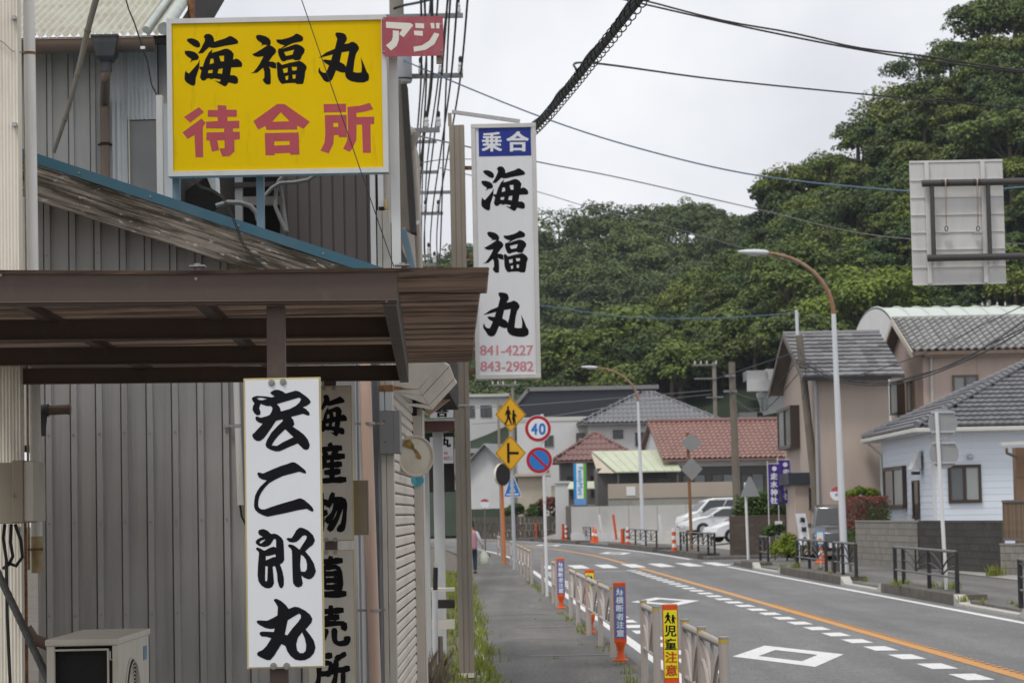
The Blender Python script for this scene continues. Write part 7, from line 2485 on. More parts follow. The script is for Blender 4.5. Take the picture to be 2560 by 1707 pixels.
    MB().disc(((X0 + X1) / 2, 78.985, (Z0 + Z1) / 2 - .06), (0, 1, 0), .05, .006, 14).build('mark', 'cone_orange', t)
    MB().box((X0 + X1) / 2 - .02, (X0 + X1) / 2 + .02, 79.01, 79.04, .1, Z0).build('post', 'galv_pole', t)
    # bus stop by the lamp post
    Y = 73.5
    c = W(2093, 1233, Y)
    t = thing('bus_stop', 'round red and white bus stop sign half hidden by the lamp post', 'sign', (c.x + .05, Y, .1))
    MB().box(c.x + .02, c.x + .12, Y + .03, Y + .1, .1, c.z - .15).build('post', 'timber', t)
    u, v, n = face_frame(c, 0)
    plate(t, 'disc', ring(0, .2), c, u, v, n, 'sign_white', -.02, .03)
    plate(t, 'red_cap', [(.2 * math.cos(a), .2 * math.sin(a)) for a in [math.pi * .1 + i * math.pi * .8 / 12 for i in range(13)]], c, u, v, n, 'faded_red', .012, .003)
    m = MB()
    letter_bold(m, 'バス', (2087, 1232, 2100, 1240), c + n * .012, n, .003, .04)
    m.build('character', 'sign_blue', t)
    MB().box(c.x - .2, c.x + .34, Y - .1, Y + .24, .1, .42).build('foot', 'concrete_dark', t)
    # striped flexible posts on the far kerb
    for (px, Y, top, mt, lbl) in ((1685, 110, 1319, 's', 'striped red and white post at the end of the fence by the cars'), (1569, 135, 1317, 's', 'striped post at the left end of the fence by the far lamp'), (1556, 137, 1321, 'r', 'dark red post beside the striped post at the far lamp'),
                              (1416, 166, 1312, 's', 'striped post left of the orange cones'), (1408, 168, 1309, 'r', 'red post left of the orange cones, beside a striped one'), (1303, 190, 1305, 's', 'striped post far down the bend'), (1342, 186, 1306, 'r', 'solid red post far down the bend')):
        x = W(px, 1350, Y).x
        z1 = W(px, top, Y).z
        t = thing('flexible_post', lbl, 'bollard', (x, Y, .2))
        n = 6
        for i in range(n):
            za, zb = .2 + (z1 - .2) * i / n, .2 + (z1 - .2) * (i + 1) / n
            MB().tube([(x, Y, za), (x, Y, zb - .001)], .085 if i else .12, 12).build('band', 'post_orange' if (mt == 'r' or i % 2 == 0) else 'sign_white', t, smooth=True)
    for px, Y, lbl in ((1502, 158, 'thin white leaning post before the concrete wall'), (1652, 140, 'thin white leaning post right of the farther lamp'), (1537, 150, 'thin orange leaning post before the concrete wall')):
        a, b = W(px + 4, 1335, Y), W(px - 4, 1286, Y)
        t = thing('leaning_post', lbl, 'post', (a.x, Y, .4))
        MB().tube([(a.x, Y, .3), (b.x, Y, b.z)], .07, 8).build('post_shaft', 'post_orange' if px == 1537 else 'white_pole', t)
small_things()

# ================================================================ far side of the bend
def ribbed_roof(t, o, u, v, lu, lv, material, wave=.30, amp=.05, name='roof'):
    """corrugated or roll-tiled sheet seen from far away: waves across u"""
    u, v = Vector(u).normalized(), Vector(v).normalized()
    n = u.cross(v)
    k = int(lu / wave * 6)
    m = MB()
    rows = max(1, int(lv / .45))
    vs, fs = [], []
    for j in range(rows):
        for e in (0, 1):
            for i in range(k + 1):
                vs.append(o + u * (lu * i / k) + v * (lv * (j + e) / rows) + n * (amp * math.sin(i / 6 * 2 * math.pi) + (.05 if e == 0 else 0)))
    c = k + 1
    for r in range(2 * rows - 1):
        fs += [(r * c + i, r * c + i + 1, (r + 1) * c + i + 1, (r + 1) * c + i) for i in range(k)]
    m.add(vs, fs)
    return m.build(name, material, t, local=True)

def far_block():
    # concrete retaining wall with panel joints
    Y = 160.0
    xa, xb = W(1428, 1300, Y).x, W(1860, 1300, Y).x
    zt = W(1600, 1263, Y).z
    t = place('retaining_wall', 'pale concrete retaining wall behind the orange cones', 'wall', (xa, Y, .5))
    n = 6
    for i in range(n):
        w = (xb - xa) / n
        MB().box(i * w + .01, (i + 1) * w - .01, random.uniform(-.006, .006), .35, -.45, zt - .5).build('panel', 'wall_render', t, local=True)
    MB().box(-.05, xb - xa, -.5, -.01, -.45, .14).build('footing', 'house_white', t, local=True)
    MB().box(.02, xb - xa, .1, 3.0, 0, zt - .52).build('fill', 'dirt', t, local=True)
    # garden terrace behind
    m = MB()
    m.add([(xa, Y + 3, zt - .03), (60, Y + 3, zt - .03), (60, 232, zt + 1), (xa - 1, 232, zt + 1), (xa, Y + 3, .3), (60, Y + 3, .3), (xa - 1, 232, .3)], [(0, 1, 2, 3), (4, 5, 1, 0), (0, 3, 6, 4)])
    tag(m.build('terrace', 'dirt'), kind='structure')
    Y2 = 163.4
    X0, X1, Z0, Z1 = RECT(1520, 1206, 1850, 1243, Y2)
    t = place('garden_wall', 'long tan garden wall above the concrete retaining wall', 'wall', (X0, Y2, zt))
    MB().box(0, X1 - X0, 0, .25, Z0 - zt, Z1 - zt).build('wall', 'wall_tan', t, local=True)
    MB().box(0, X1 - X0, .05, .3, 0, Z0 - zt - .005).build('plinth', 'concrete', t, local=True)
    p = hit(t, 1577, 1227, (0, -.02, 0), (0, 1, 0))
    MB().box(p.x - .28, p.x + .28, -.03, -.005, p.z - .28, p.z + .28).build('notice', 'sign_white', t, local=True)
    # convenience-store sign
    Y3 = 161.5
    X0, X1, Z0, Z1 = RECT(1434, 1157, 1468, 1263, Y3)
    t = thing('store_sign', 'upright store sign in white, green and blue above the concrete wall', 'sign', ((X0 + X1) / 2, Y3, zt - .1))
    MB().box(X0, X1, Y3, Y3 + .35, zt - .1, Z1).build('case', 'rail_grey', t)
    w = X1 - X0
    o, nn = Vector((0, Y3 - .012, 0)), Vector((0, -1, 0))
    MB().box(X0 + .03, X0 + w * .22, Y3 - .012, Y3 - .001, Z0 + .42, Z1 - .03).build('blue_stripe', 'fm_blue', t)
    MB().box(X0 + w * .22, X0 + w * .72, Y3 - .012, Y3 - .001, Z0 + .42, Z1 - .03).build('white_field', 'sign_white', t)
    MB().box(X0 + w * .72, X1 - .08, Y3 - .012, Y3 - .001, Z0 + .42, Z1 - .03).build('green_stripe', 'fm_green', t)
    MB().box(X0 + .03, X1 - .08, Y3 - .012, Y3 - .001, Z0 + .02, Z0 + .41).build('lower_panel', 'screen_blue', t)
    vs, fs = fontglyph('FamilyMart')
    xs, ys = [p[0] for p in vs], [p[1] for p in vs]
    m = MB()
    x_l, x_r, y_t, y_b = 1441.5, 1456, 1167, 1237
    for dx in (0, .8):
        m.add([onplane(x_r - (q - min(ys)) / (max(ys) - min(ys)) * 0 - ((q - min(ys)) / (max(ys) - min(ys))) * (x_r - x_l) + dx, y_t + (p - min(xs)) / (max(xs) - min(xs)) * (y_b - y_t) + dx, o, nn) + nn * (.004 + dx * .004) for p, q in vs], fs)
    m.build('lettering', 'fm_blue', t)
far_block()

def far_houses():
    # long house with red tiled roof
    t = place('red_roof_house', 'house with long red tiled roof above the parked cars', 'house', (W(1830, 1150, 172).x, 172, 2.1), math.radians(7))
    L, D, h, rise = 10.5, 9.0, 3.35, 2.2
    wall_box(t, L, D, h, 'house_dark')
    m = MB()
    m.add([(-L / 2 - .03, -D / 2, h - 1.2), (-L / 2 - .03, D / 2, h - 1.2), (-L / 2 - .03, D / 2, h), (-L / 2 - .03, 0, h + rise - .1), (-L / 2 - .03, -D / 2, h)], [(4, 3, 2, 1, 0)])
    m.build('gable_wall', 'house_white', t, local=True)
    r, ze, zr = gable_roof(t, L, D, h, rise, 'tile_red', ov=.7, og=.35)
    y = D / 2 + .7
    ribbed_roof(r, Vector((-L / 2 - .35, -y - .03, ze + .05)), (1, 0, 0), (0, y, zr - ze), L + .7, math.hypot(y, zr - ze), 'tile_red', .33, .05, 'roof_tiling')['kind'] = 'stuff'
    MB().tube([(-L / 2 - .35, 0, zr + .1), (L / 2 + .35, 0, zr + .1)], .16, 8).build('ridge_tile', 'tile_rust', r, local=True)
    MB().box(-L / 2, L / 2, -D / 2 - .03, -D / 2 - .002, h - .75, h - .2).build('white_band', 'house_white', t, local=True)
    for x in (-4.2, -2.3, -.4, 1.5):
        window(t, 'y', -D / 2 - .01, x, x + 1.5, .7, 2.1, panes=2, frame='frame_bronze', glass=('pane_dark', 'pane'))
    # green lean-to roof
    t = place('mint_roof_house', 'low dark house with pale green metal lean-to roof left of the red roof', 'house', (W(1590, 1150, 167).x, 168, 2.1), math.radians(4))
    MB().box(-2.6, 2.6, -1.2, 1.0, 0, 2.6).build('wall', 'house_dark', t, local=True)
    m = MB()
    m.add([(-1.6, -2.6, 2.35), (2.6, -2.6, 2.35), (2.3, 1.0, 3.75), (-2.7, 1.0, 3.75), (-1.6, -2.6, 2.27), (2.6, -2.6, 2.27), (2.3, 1.0, 3.67), (-2.7, 1.0, 3.67)], [(0, 1, 2, 3), (7, 6, 5, 4), (0, 4, 5, 1), (1, 5, 6, 2), (3, 7, 4, 0)])
    r = m.build('roof', 'roof_mint', t, local=True)
    for i in range(9):
        f = i / 8
        MB().bar((-1.6 + 4.2 * f, -2.6, 2.37), (-2.7 + 5.0 * f, 1.0, 3.77), .04, .05).build('seam', 'roof_mint', r, local=True)
    for x in (-1.4, 2.4): MB().box(x - .06, x + .06, -2.5, -2.38, 0, 2.3).build('post', 'house_dark', t, local=True)
    window(t, 'y', -1.21, .6, 2.3, .8, 1.9, panes=2, frame='rail_grey', glass=('pane_dark',))
    m = MB(); m.add([(-2.75, 1.0, 3.66), (-1.65, -2.6, 2.26), (-2.6, -1.2, 2.3)], [(0, 1, 2)]); m.build('gable_infill', 'house_cream', t, local=True)
    # hip roof in worn red
    t = place('hip_red_house', 'dark house with worn red hipped roof behind the store sign', 'house', (W(1490, 1150, 180).x, 181, 2.0), math.radians(0))
    wall_box(t, 5.0, 6.0, 3.3, 'house_dark')
    hip_roof(t, 5.0, 6.0, 3.4, 1.95, 'tile_rust', ov=.6, tiles='tile_rust', cap=0, tw=.33, tl=.8, lift=.05, wave=.08)
    for x in (-2.1, -.5, 1.0): window(t, 'y', -3.01, x, x + 1.1, 1.0, 2.4, panes=2, glass=('pane_dark', 'pane'))
    # white modern house with grey hip roof wing
    t = place('white_house', 'white flat-roofed house with dark windows behind the red hipped roof', 'house', (W(1420, 1100, 203).x, 204, 1.5))
    X0, X1, Z0, Z1 = RECT(1372, 1043, 1500, 1140, 200)
    wl = X1 - X0
    wall_box(t, wl + 4, 8, Z1 - 1.5, 'house_white')
    MB().box(-wl / 2 - 2.05, wl / 2 + 2.05, -4.06, -3.98, Z1 - 1.75, Z1 - 1.44).build('parapet', 'gutter_white', t, local=True)
    for (a, b, c, d) in ((1440, 1082, 1462, 1112), (1475, 1078, 1518, 1092), (1355, 1088, 1384, 1116), (1340, 1150, 1372, 1180)):
        win_px(t, a, b, c, d, -4.01, glass=('pane_dark',), panes=2, frame='rail_grey')
    MB().tube([(wl / 2 - 1.2, -4.1, 2), (wl / 2 - 1.2, -4.1, Z1 - 3.2), (wl / 2 + 2.0, -4.1, Z1 - 2.7)], .08, 6).build('downpipe', 'rail_grey', t, local=True)
    t = place('grey_roof_house', 'white house with large grey hipped tile roof below the navy building', 'house', (W(1622, 1100, 198).x, 200, 1.5))
    wall_box(t, 9.2, 8, 7.0, 'house_white')
    hip_roof(t, 9.2, 8, 7.05, 2.35, 'tile_grey', ov=.8, tiles='tile_grey', cap=0, tw=.36, tl=.8, lift=.04, wave=.10)
    for (a, b, c, d) in ((1532, 1074, 1558, 1096), (1588, 1080, 1632, 1115), (1680, 1080, 1720, 1110)):
        win_px(t, a, b, c, d, -4.01, glass=('pane_dark',), panes=2, frame='rail_grey')
    # navy commercial building
    t = place('navy_building', 'large dark navy metal building rising behind the grey tile roof', 'building', (W(1470, 1010, 232).x, 236, .6))
    X0, X1, Z0, Z1 = RECT(1296, 968, 1640, 1060, 230)
    wl = X1 - X0
    m = MB()
    m.add([(-wl / 2 - .6, -6, 0), (wl / 2, -6, 0), (wl / 2, -6, Z1 - .6), (-wl / 2 + .9, -6, Z1 - .6), (-wl / 2 - .6, -6, Z1 - 2.3), (-wl / 2 - .6, 8, 0), (wl / 2, 8, 0), (wl / 2, 8, Z1 - .6), (-wl / 2 + .9, 8, Z1 - .6), (-wl / 2 - .6, 8, Z1 - 2.3)],
          [(0, 1, 2, 3, 4), (9, 8, 7, 6, 5), (1, 6, 7, 2), (2, 7, 8, 3), (3, 8, 9, 4), (4, 9, 5, 0)])
    m.build('wall', 'house_navy', t, local=True)
    for i in range(26):
        x = -wl / 2 + .9 + (wl - 1.0) * i / 25
        MB().box(x - .02, x + .02, -6.03, -6.001, 0, Z1 - .9).build('wall_rib', 'house_navy', t, local=True)
    MB().box(-wl / 2 + .7, wl / 2 + .15, -6.2, -5.9, Z1 - .85, Z1 - .5).build('roof_edge', 'box_grey', t, local=True)
    MB().bar((-wl / 2 + .8, -6.05, Z1 - .65), (-wl / 2 - .8, -6.05, Z1 - 2.45), .3, .3).build('roof_edge', 'box_grey', t, local=True)
    # white blocks on the hillside, right of the long pole
    t = place('hillside_house', 'white two-tier concrete house on the slope beside the beige house', 'house', (W(1918, 1000, 236).x, 238, .6))
    z = lambda py: W(1918, py, 236).z - .6
    MB().box(-1.35, 3, -2, 4, 0, z(1043)).build('lower_wall', 'house_white', t, local=True)
    MB().box(-.4, 3, -1.99, 4, z(1043), z(975)).build('upper_wall', 'house_white', t, local=True)
    MB().box(-1.8, 3, -2.9, -1.9, z(978), z(950)).build('balcony', 'house_white', t, local=True)
    MB().box(-1.8, 0, -2.0, 2, z(949), z(925)).build('penthouse', 'galv', t, local=True)
    MB().box(0, 3, -1.8, 2, z(949), z(922)).build('penthouse', 'house_white', t, local=True)
    MB().box(-2.6, -1.0, -2.6, 0, z(1046), z(1030)).build('roof_slab', 'box_grey', t, local=True)
    win_px(t, 1900, 992, 1922, 1030, -2.0, glass=('pane', 'pane_frost'), panes=2, frame='house_white')
    # houses at the end of the street on the left
    t = place('street_end_house', 'grey-roofed white house at the end of the street behind the mirror', 'house', (W(1190, 1150, 236).x, 238, .1), math.radians(10))
    wall_box(t, 5.0, 6, 6.0, 'house_white')
    r, ze, zr = gable_roof(t, 5.0, 6, 6.0, 1.8, 'tile_slate', ov=.9, og=.5)
    MB().box(-2.6, 2.6, -3.9, -3.0, 3.1, 3.35).build('mid_roof', 'tile_slate', t, local=True)
    for (a, b, c, d) in ((1172, 1132, 1187, 1164), (1192, 1132, 1208, 1164), (1174, 1200, 1190, 1250)):
        win_px(t, a, b, c, d, -3.01, glass=('pane_dark',), panes=2)
    MB().box(.2, 1.1, -1.6, -1.4, 6.5, 6.56).build('skylight', 'pane_frost', t, local=True)
    t = place('white_gable_house', 'white house with steep pale roof edge left of the amber signs', 'house', (W(1258, 1150, 224).x, 226, .1), math.radians(68))
    wall_box(t, 7.0, 4.6, 5.6, 'house_white', gable=2.2)
    gable_roof(t, 7.0, 4.6, 5.6, 2.2, 'sign_back', ov=.8, og=.8)
    t = place('cream_shop', 'cream low building with small eave behind the grey sign pole', 'house', (W(1330, 1240, 190).x, 192, .3))
    X0, X1, Z0, Z1 = RECT(1302, 1190, 1372, 1300, 190)
    wl = X1 - X0
    wall_box(t, wl, 4, Z1 - .3, 'house_cream')
    MB().box(-wl / 2 - .2, wl / 2 + .4, -2.5, 2.2, Z1 - .3, Z1 - .1).build('roof', 'house_cream', t, local=True)
    window(t, 'y', -2.01, -.2, .8, 1.3, 2.3, glass=('pane_dark',))
    MB().box(wl / 2 + .4, wl / 2 + .9, -2, -1.6, 0, Z1 - 1.0).build('gate_post', 'house_cream', t, local=True)
    X0, X1, Z0, Z1 = RECT(1389, 1202, 1424, 1286, 171)
    t = place('white_shed', 'narrow white storage shed left of the store sign', 'shed', ((X0 + X1) / 2, 171.5, .3))
    MB().box(-(X1 - X0) / 2, (X1 - X0) / 2, -.5, 1, 0, Z1 - .45).build('wall', 'house_white', t, local=True)
    MB().box(-(X1 - X0) / 2 - .08, (X1 - X0) / 2 + .08, -.6, 1.1, Z1 - .45, Z1 - .3).build('roof', 'gutter_white', t, local=True)
    X0, X1, Z0, Z1 = RECT(1418, 1203, 1503, 1220, 169)
    t = place('small_awning', 'small pale green awning beside the store sign', 'awning', ((X0 + X1) / 2, 169, Z0 - 1.5))
    m = MB(); w2 = (X1 - X0) / 2
    m.add([(-w2, -.6, 1.5), (w2, -.6, 1.5), (w2 - .2, .6, 1.95), (-w2 + .2, .6, 1.95), (-w2, -.6, 1.44), (w2, -.6, 1.44), (w2 - .2, .6, 1.89), (-w2 + .2, .6, 1.89)], [(0, 1, 2, 3), (7, 6, 5, 4), (0, 4, 5, 1), (1, 5, 6, 2), (3, 7, 4, 0)])
    m.build('awning_sheet', 'roof_mint', t, local=True)
    for x in (-w2 + .1, w2 - .1): MB().box(x - .04, x + .04, -.55, -.47, -.2, 1.45).build('post', 'house_dark', t, local=True)
    t = place('hill_flats', 'white flat-roofed block on the hill foot above the street end', 'building', (W(1215, 1020, 275).x, 278, .5))
    z1 = W(1215, 992, 275).z
    wall_box(t, 6.5, 6, z1 - .5, 'house_white')
    MB().box(-3.5, 3.5, -3.4, 3, z1 - .5, z1 - .2).build('roof_slab', 'gutter_white', t, local=True)
    for x in (-2.4, -.6, 1.2): window(t, 'y', -3.01, x, x + 1.2, z1 - 2.6, z1 - 1.4, glass=('pane_dark',))
    # dark stone kerb wall and shrubs under the cream shop
    X0, X1, Z0, Z1 = RECT(1170, 1290, 1432, 1336, 186)
    t = place('stone_wall', 'low dark stone wall behind the far black guard rail', 'wall', (X0, 186, .2))
    nb = 24
    for r_ in range(3):
        for i in range(nb):
            w = (X1 - X0) / nb
            MB().box(i * w + .02 + .1 * (r_ % 2), (i + 1) * w - .02 + .1 * (r_ % 2), random.uniform(-.06, .02), .5, r_ * (Z1 - .2) / 3 + .01, (r_ + 1) * (Z1 - .2) / 3 - .015).build('stone', 'concrete_dark', t, local=True)
    for px, py, s, mt, lbl in ((1375, 1262, .95, 'leaf_red', 'reddish shrub in front of the cream low building'), (1290, 1280, .8, 'leaf_mid', 'green shrub behind the grey sign pole'), (1410, 1290, .7, 'leaf_mid', 'green shrub at the foot of the white storage shed'), (1340, 1282, .8, 'leaf_mid', 'dark shrub behind the white speed sign pole')):
        c = W(px, py, 188)
        t = thing('street_shrub', lbl, 'shrub', (c.x, 188, .3))
        foliage('leaves', t, (c.x, 188, max(1.2, c.z)), (s * 1.2, s, s), 900, .17, mt, 12)
        MB().tube([(c.x, 188, .2), (c.x, 188, max(1.2, c.z))], .06, 6).build('stem', 'bark', t)
far_houses()

# ================================================================ wooded hills
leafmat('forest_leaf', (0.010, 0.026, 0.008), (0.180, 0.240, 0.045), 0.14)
leafmat('forest_far', (0.016, 0.032, 0.016), (0.165, 0.210, 0.062), 0.2)  # bluer, flatter green: some distance haze is put into the leaf colour
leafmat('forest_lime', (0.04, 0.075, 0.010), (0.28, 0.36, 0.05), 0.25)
mat('hill_soil', (0.016, 0.026, 0.012), 0.95, 0.3, .2)

NEAR = [(1000, 1060), (1200, 985), (1340, 915), (1480, 850), (1600, 775), (1750, 690), (1880, 630), (1920, 480), (1945, 440), (2060, 405), (2140, 315), (2250, 255), (2305, 165), (2400, 85), (2560, -15), (2900, -150)]
FAR = [(700, 800), (1000, 705), (1095, 665), (1180, 630), (1345, 580), (1480, 532), (1640, 520), (1760, 520), (1880, 560), (2200, 540), (2900, 520)]
def ridge_fn(lst, Y):
    P = [W(px, py, Y) for px, py in lst]
    xs, zs = [p.x for p in P], [p.z for p in P]
    return lambda x: np.interp(x, xs, zs)
NY0, NY1, FY0, FY1 = 214.0, 285.0, 325.0, 430.0
nr, fr = ridge_fn(NEAR, NY1), ridge_fn(FAR, FY1)
def near_z(x, y):
    f = np.clip((y - NY0) / (NY1 - NY0), 0, 1.25)
    return np.maximum(0.5, (nr(x) - 3.6) * np.where(f < 1, f ** .72, 1 - (f - 1) * .6))
def far_z(x, y):
    f = np.clip((y - FY0) / (FY1 - FY0), 0, 1.2)
    return np.maximum(0.5, (fr(x) - 5.5) * np.where(f < 1, f ** .8, 1 - (f - 1) * .5))
def hill(name, zf, x0, x1, y0, y1, nx, ny):
    xs, ys = np.linspace(x0, x1, nx), np.linspace(y0, y1, ny)
    m = MB()
    vs = [(x, y, float(zf(x, y)) - .3) for y in ys for x in xs]
    m.add(vs, [(j * nx + i, j * nx + i + 1, (j + 1) * nx + i + 1, (j + 1) * nx + i) for j in range(ny - 1) for i in range(nx - 1)])
    tag(m.build(name, 'hill_soil', smooth=True), kind='structure')
hill('hill', near_z, -16, 95, NY0, NY1 + 25, 60, 40)
hill('hill', far_z, -55, 150, FY0, FY1 + 40, 60, 30)

def crown_proto(n, seed, flat=.85, puffs=42):
    """unit crown: leaf centres, facings and shade values, gathered into flattened puffs layered on a dome"""
    g = np.random.default_rng(seed)
    d = g.normal(size=(puffs, 3)); d /= np.linalg.norm(d, axis=1, keepdims=True)
    d[:, 2] = np.abs(d[:, 2]) * 1.1 - .35
    c = d * g.uniform(.55, .95, (puffs, 1)) * np.array([1, 1, .78])
    pr = g.uniform(.16, .34, puffs)
    k = g.choice(puffs, n, p=pr ** 2 / (pr ** 2).sum())
    e = g.normal(size=(n, 3)); e /= np.linalg.norm(e, axis=1, keepdims=True)
    e[:, 2] = np.where(e[:, 2] < -.25, -e[:, 2], e[:, 2])
    P = c[k] + e * pr[k][:, None] * np.array([1.15, 1.15, flat]) * g.uniform(.8, 1.08, (n, 1))
    N_ = e * .9 + g.normal(0, .38, (n, 3)) + np.array([0, 0, .45])
    val = np.clip(.38 + .20 * e[:, 2] + g.normal(0, .12, puffs)[k] + g.normal(0, .17, n), 0, 1)  # upward leaves paler, lower ones darker: light from above painted into leaf colour
    return P, N_, val

def tree_arrays(spots, n_leaf, leaf, protos):
    Ps, Ns, Ss, Vs = [], [], [], []
    for (x, y, z, r, tone) in spots:
        P, N_, val = protos[RNG.integers(len(protos))]
        a = RNG.uniform(0, 2 * np.pi)
        R = np.array([[np.cos(a), -np.sin(a), 0], [np.sin(a), np.cos(a), 0], [0, 0, 1]])
        k = RNG.permutation(len(P))[:n_leaf]
        sc = np.array([r, r, r * RNG.uniform(.85, 1.15)])
        Q = (P[k] @ R.T) * sc + np.array([x, y, z])
        Ps.append(Q); Ns.append(N_[k] @ R.T)
        Ss.append(leaf * RNG.uniform(.65, 1.35, len(k)))
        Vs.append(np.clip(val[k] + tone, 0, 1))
    return np.concatenate(Ps), np.concatenate(Ns), np.concatenate(Ss), np.concatenate(Vs)

def scatter(zf, x0, x1, y0, y1, dmin, rr, bad):
    pts = []
    for gy in np.arange(y0, y1, dmin):
        for gx in np.arange(x0, x1, dmin):
            x, y = gx + RNG.uniform(-.5, .5) * dmin, gy + RNG.uniform(-.5, .5) * dmin
            if bad(x, y): continue
            r = RNG.uniform(rr[0], rr[1]) * (1.35 if RNG.random() < .15 else 1)
            pts.append((x, y, float(zf(x, y)) + r * .8 + RNG.uniform(0, .8), r, float(RNG.normal(0, .15))))
    RNG.shuffle(pts)
    return [tuple(p) for p in pts]
def out_of_view(x, y):
    px = x / y * 6500 + 1280
    return px < 880 or px > 2760
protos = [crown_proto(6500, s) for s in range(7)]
blocked = lambda x, y: out_of_view(x, y) or (.066 < x / y < .125 and y < 245) or (x / y < .065 and y < 250) or x / y < .006
near_spots = scatter(near_z, -14, 66, NY0 + 2, NY1 + 2, 2.9, (1.7, 3.1), blocked)
far_spots = scatter(far_z, -34, 70, FY0 + 2, FY1 + 4, 5.0, (2.8, 4.9), out_of_view)

# trees one can tell apart in the wood stand as things of their own
STAND = [
 ('broad tree with bright lime foliage left of the overhead sign panel', 2180, 700, 236, 5.6, 'forest_lime', .02),
 ('tall feathery tree on the skyline where the steep hill begins', 1935, 455, 283, 3.0, 'forest_leaf', -.05),
 ('rounded dark tree crowning the steep hill at the top right', 2470, 110, 284, 4.6, 'forest_leaf', -.06),
 ('bright spreading tree above the white hillside house', 1985, 640, 250, 5.0, 'forest_leaf', .10),
 ('layered green tree just right of the near lamp arm', 2010, 790, 232, 4.4, 'forest_leaf', .04),
 ('leafy tree above the dark slate gable', 1850, 850, 250, 4.2, 'forest_leaf', .09),
 ('low bushy tree behind the navy building roof', 1700, 930, 246, 4.2, 'forest_leaf', .12),
 ('rounded tree left of the far lamp head', 1420, 850, 262, 4.6, 'forest_leaf', .03),
 ('bright tree between the white sign and the far lamp', 1560, 790, 262, 4.8, 'forest_leaf', .12),
 ('dome-shaped tree on top of the lower distant hill', 1760, 570, 426, 5.0, 'forest_far', .0),
 ('small tree seen between the tan post and white sign', 1185, 655, 420, 6.0, 'forest_far', .05),
 ('dark tree on the hill flank right of the overhead sign', 2530, 560, 255, 5.6, 'forest_leaf', -.05)]
def standing_trees():
    for lbl, px, py, Y, r, mt, tone in STAND:
        c = W(px, py, Y)
        zf = near_z if Y < 300 else far_z
        zb = float(zf(c.x, Y))
        zc = max(c.z - r * .45, zb + r * .7)
        t = thing('hill_tree', lbl, 'tree', (c.x, Y, zb - .2), 'trees that stand out in the hillside wood')
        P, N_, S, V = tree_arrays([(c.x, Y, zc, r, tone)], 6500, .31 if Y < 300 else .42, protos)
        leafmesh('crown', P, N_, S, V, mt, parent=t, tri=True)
        m = MB()
        m.tube([(c.x, Y, zb - .3), (c.x + .1, Y, zb + r * .3), (c.x - .1, Y, zc + r * .3)], [.35, .28, .1], 8)
        for a in range(5):
            an = a * 1.3
            m.tube([(c.x, Y, zb + (zc - zb) * .5), (c.x + r * .5 * math.cos(an), Y + r * .5 * math.sin(an), zc + r * .1)], [.16, .04], 6)
        m.build('trunk', 'bark', t, smooth=True)
    return [(W(px, py, Y).x, Y, r) for _, px, py, Y, r, *_ in STAND]
st = standing_trees()
near_spots = [s for s in near_spots if all((s[0] - a) ** 2 + (s[1] - b) ** 2 > (.55 * r) ** 2 for a, b, r in st)]

def wood(name, label, spots, n_leaf, leaf, mt):
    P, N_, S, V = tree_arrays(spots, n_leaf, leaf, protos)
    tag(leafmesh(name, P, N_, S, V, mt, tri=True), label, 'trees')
    m = MB()
    for (x, y, z, r, tone) in spots:
        m.tube([(x, y, z - r * 1.3), (x, y, z + r * .4)], [.3, .08], 5)
    tag(m.build('wood_trunks', 'bark', kind='stuff'), 'dark trunks inside the ' + label, 'trunks')
leafmat('forest_olive', (0.014, 0.030, 0.007), (0.205, 0.250, 0.048), 0.14)
leafmat('forest_deep', (0.007, 0.020, 0.009), (0.120, 0.185, 0.050), 0.14)
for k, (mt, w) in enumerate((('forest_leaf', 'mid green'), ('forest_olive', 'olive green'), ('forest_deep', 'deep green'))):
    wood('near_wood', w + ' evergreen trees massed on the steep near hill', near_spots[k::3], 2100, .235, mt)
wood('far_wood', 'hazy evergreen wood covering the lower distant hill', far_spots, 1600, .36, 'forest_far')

# ================================================================ poles, lamps and wires
mat('pole_concrete', (0.235, 0.215, 0.185), 0.85, 0.08, 2, dirt=0.3, dirtcol=(0.13, 0.11, 0.09), dscale=(3, 3, .4))
mat('pole_dark', (0.16, 0.14, 0.112), 0.9, 0.15, 2)
mat('arm_steel', (0.19, 0.19, 0.195), 0.55, 0.15, 3)
mat('insulator', (0.55, 0.54, 0.52), 0.3, 0.05, 3)
mat('wire_black', (0.020, 0.020, 0.022), 0.6)
mat('wire_blue', (0.10, 0.15, 0.22), 0.6)
mat('transformer', (0.36, 0.37, 0.40), 0.5, 0.05, 2)
mat('lamp_rust', (0.30, 0.22, 0.155), 0.7, 0.2, 2, dirt=0.8, dirtcol=(0.24, 0.10, 0.045), dscale=(5, 5, .8), dlo=0.4, dhi=0.6)
mat('lamp_white', (0.58, 0.60, 0.63), 0.4, 0.05, 2)
mat('gantry', (0.058, 0.054, 0.053), 0.5, 0.1, 2)
mat('panel_alu', (0.58, 0.575, 0.56), 0.5, 0.07, 1.5, metal=0.15, dirt=0.35, dirtcol=(0.34, 0.32, 0.29), dscale=(5, 5, 1.2), rand=0.05)

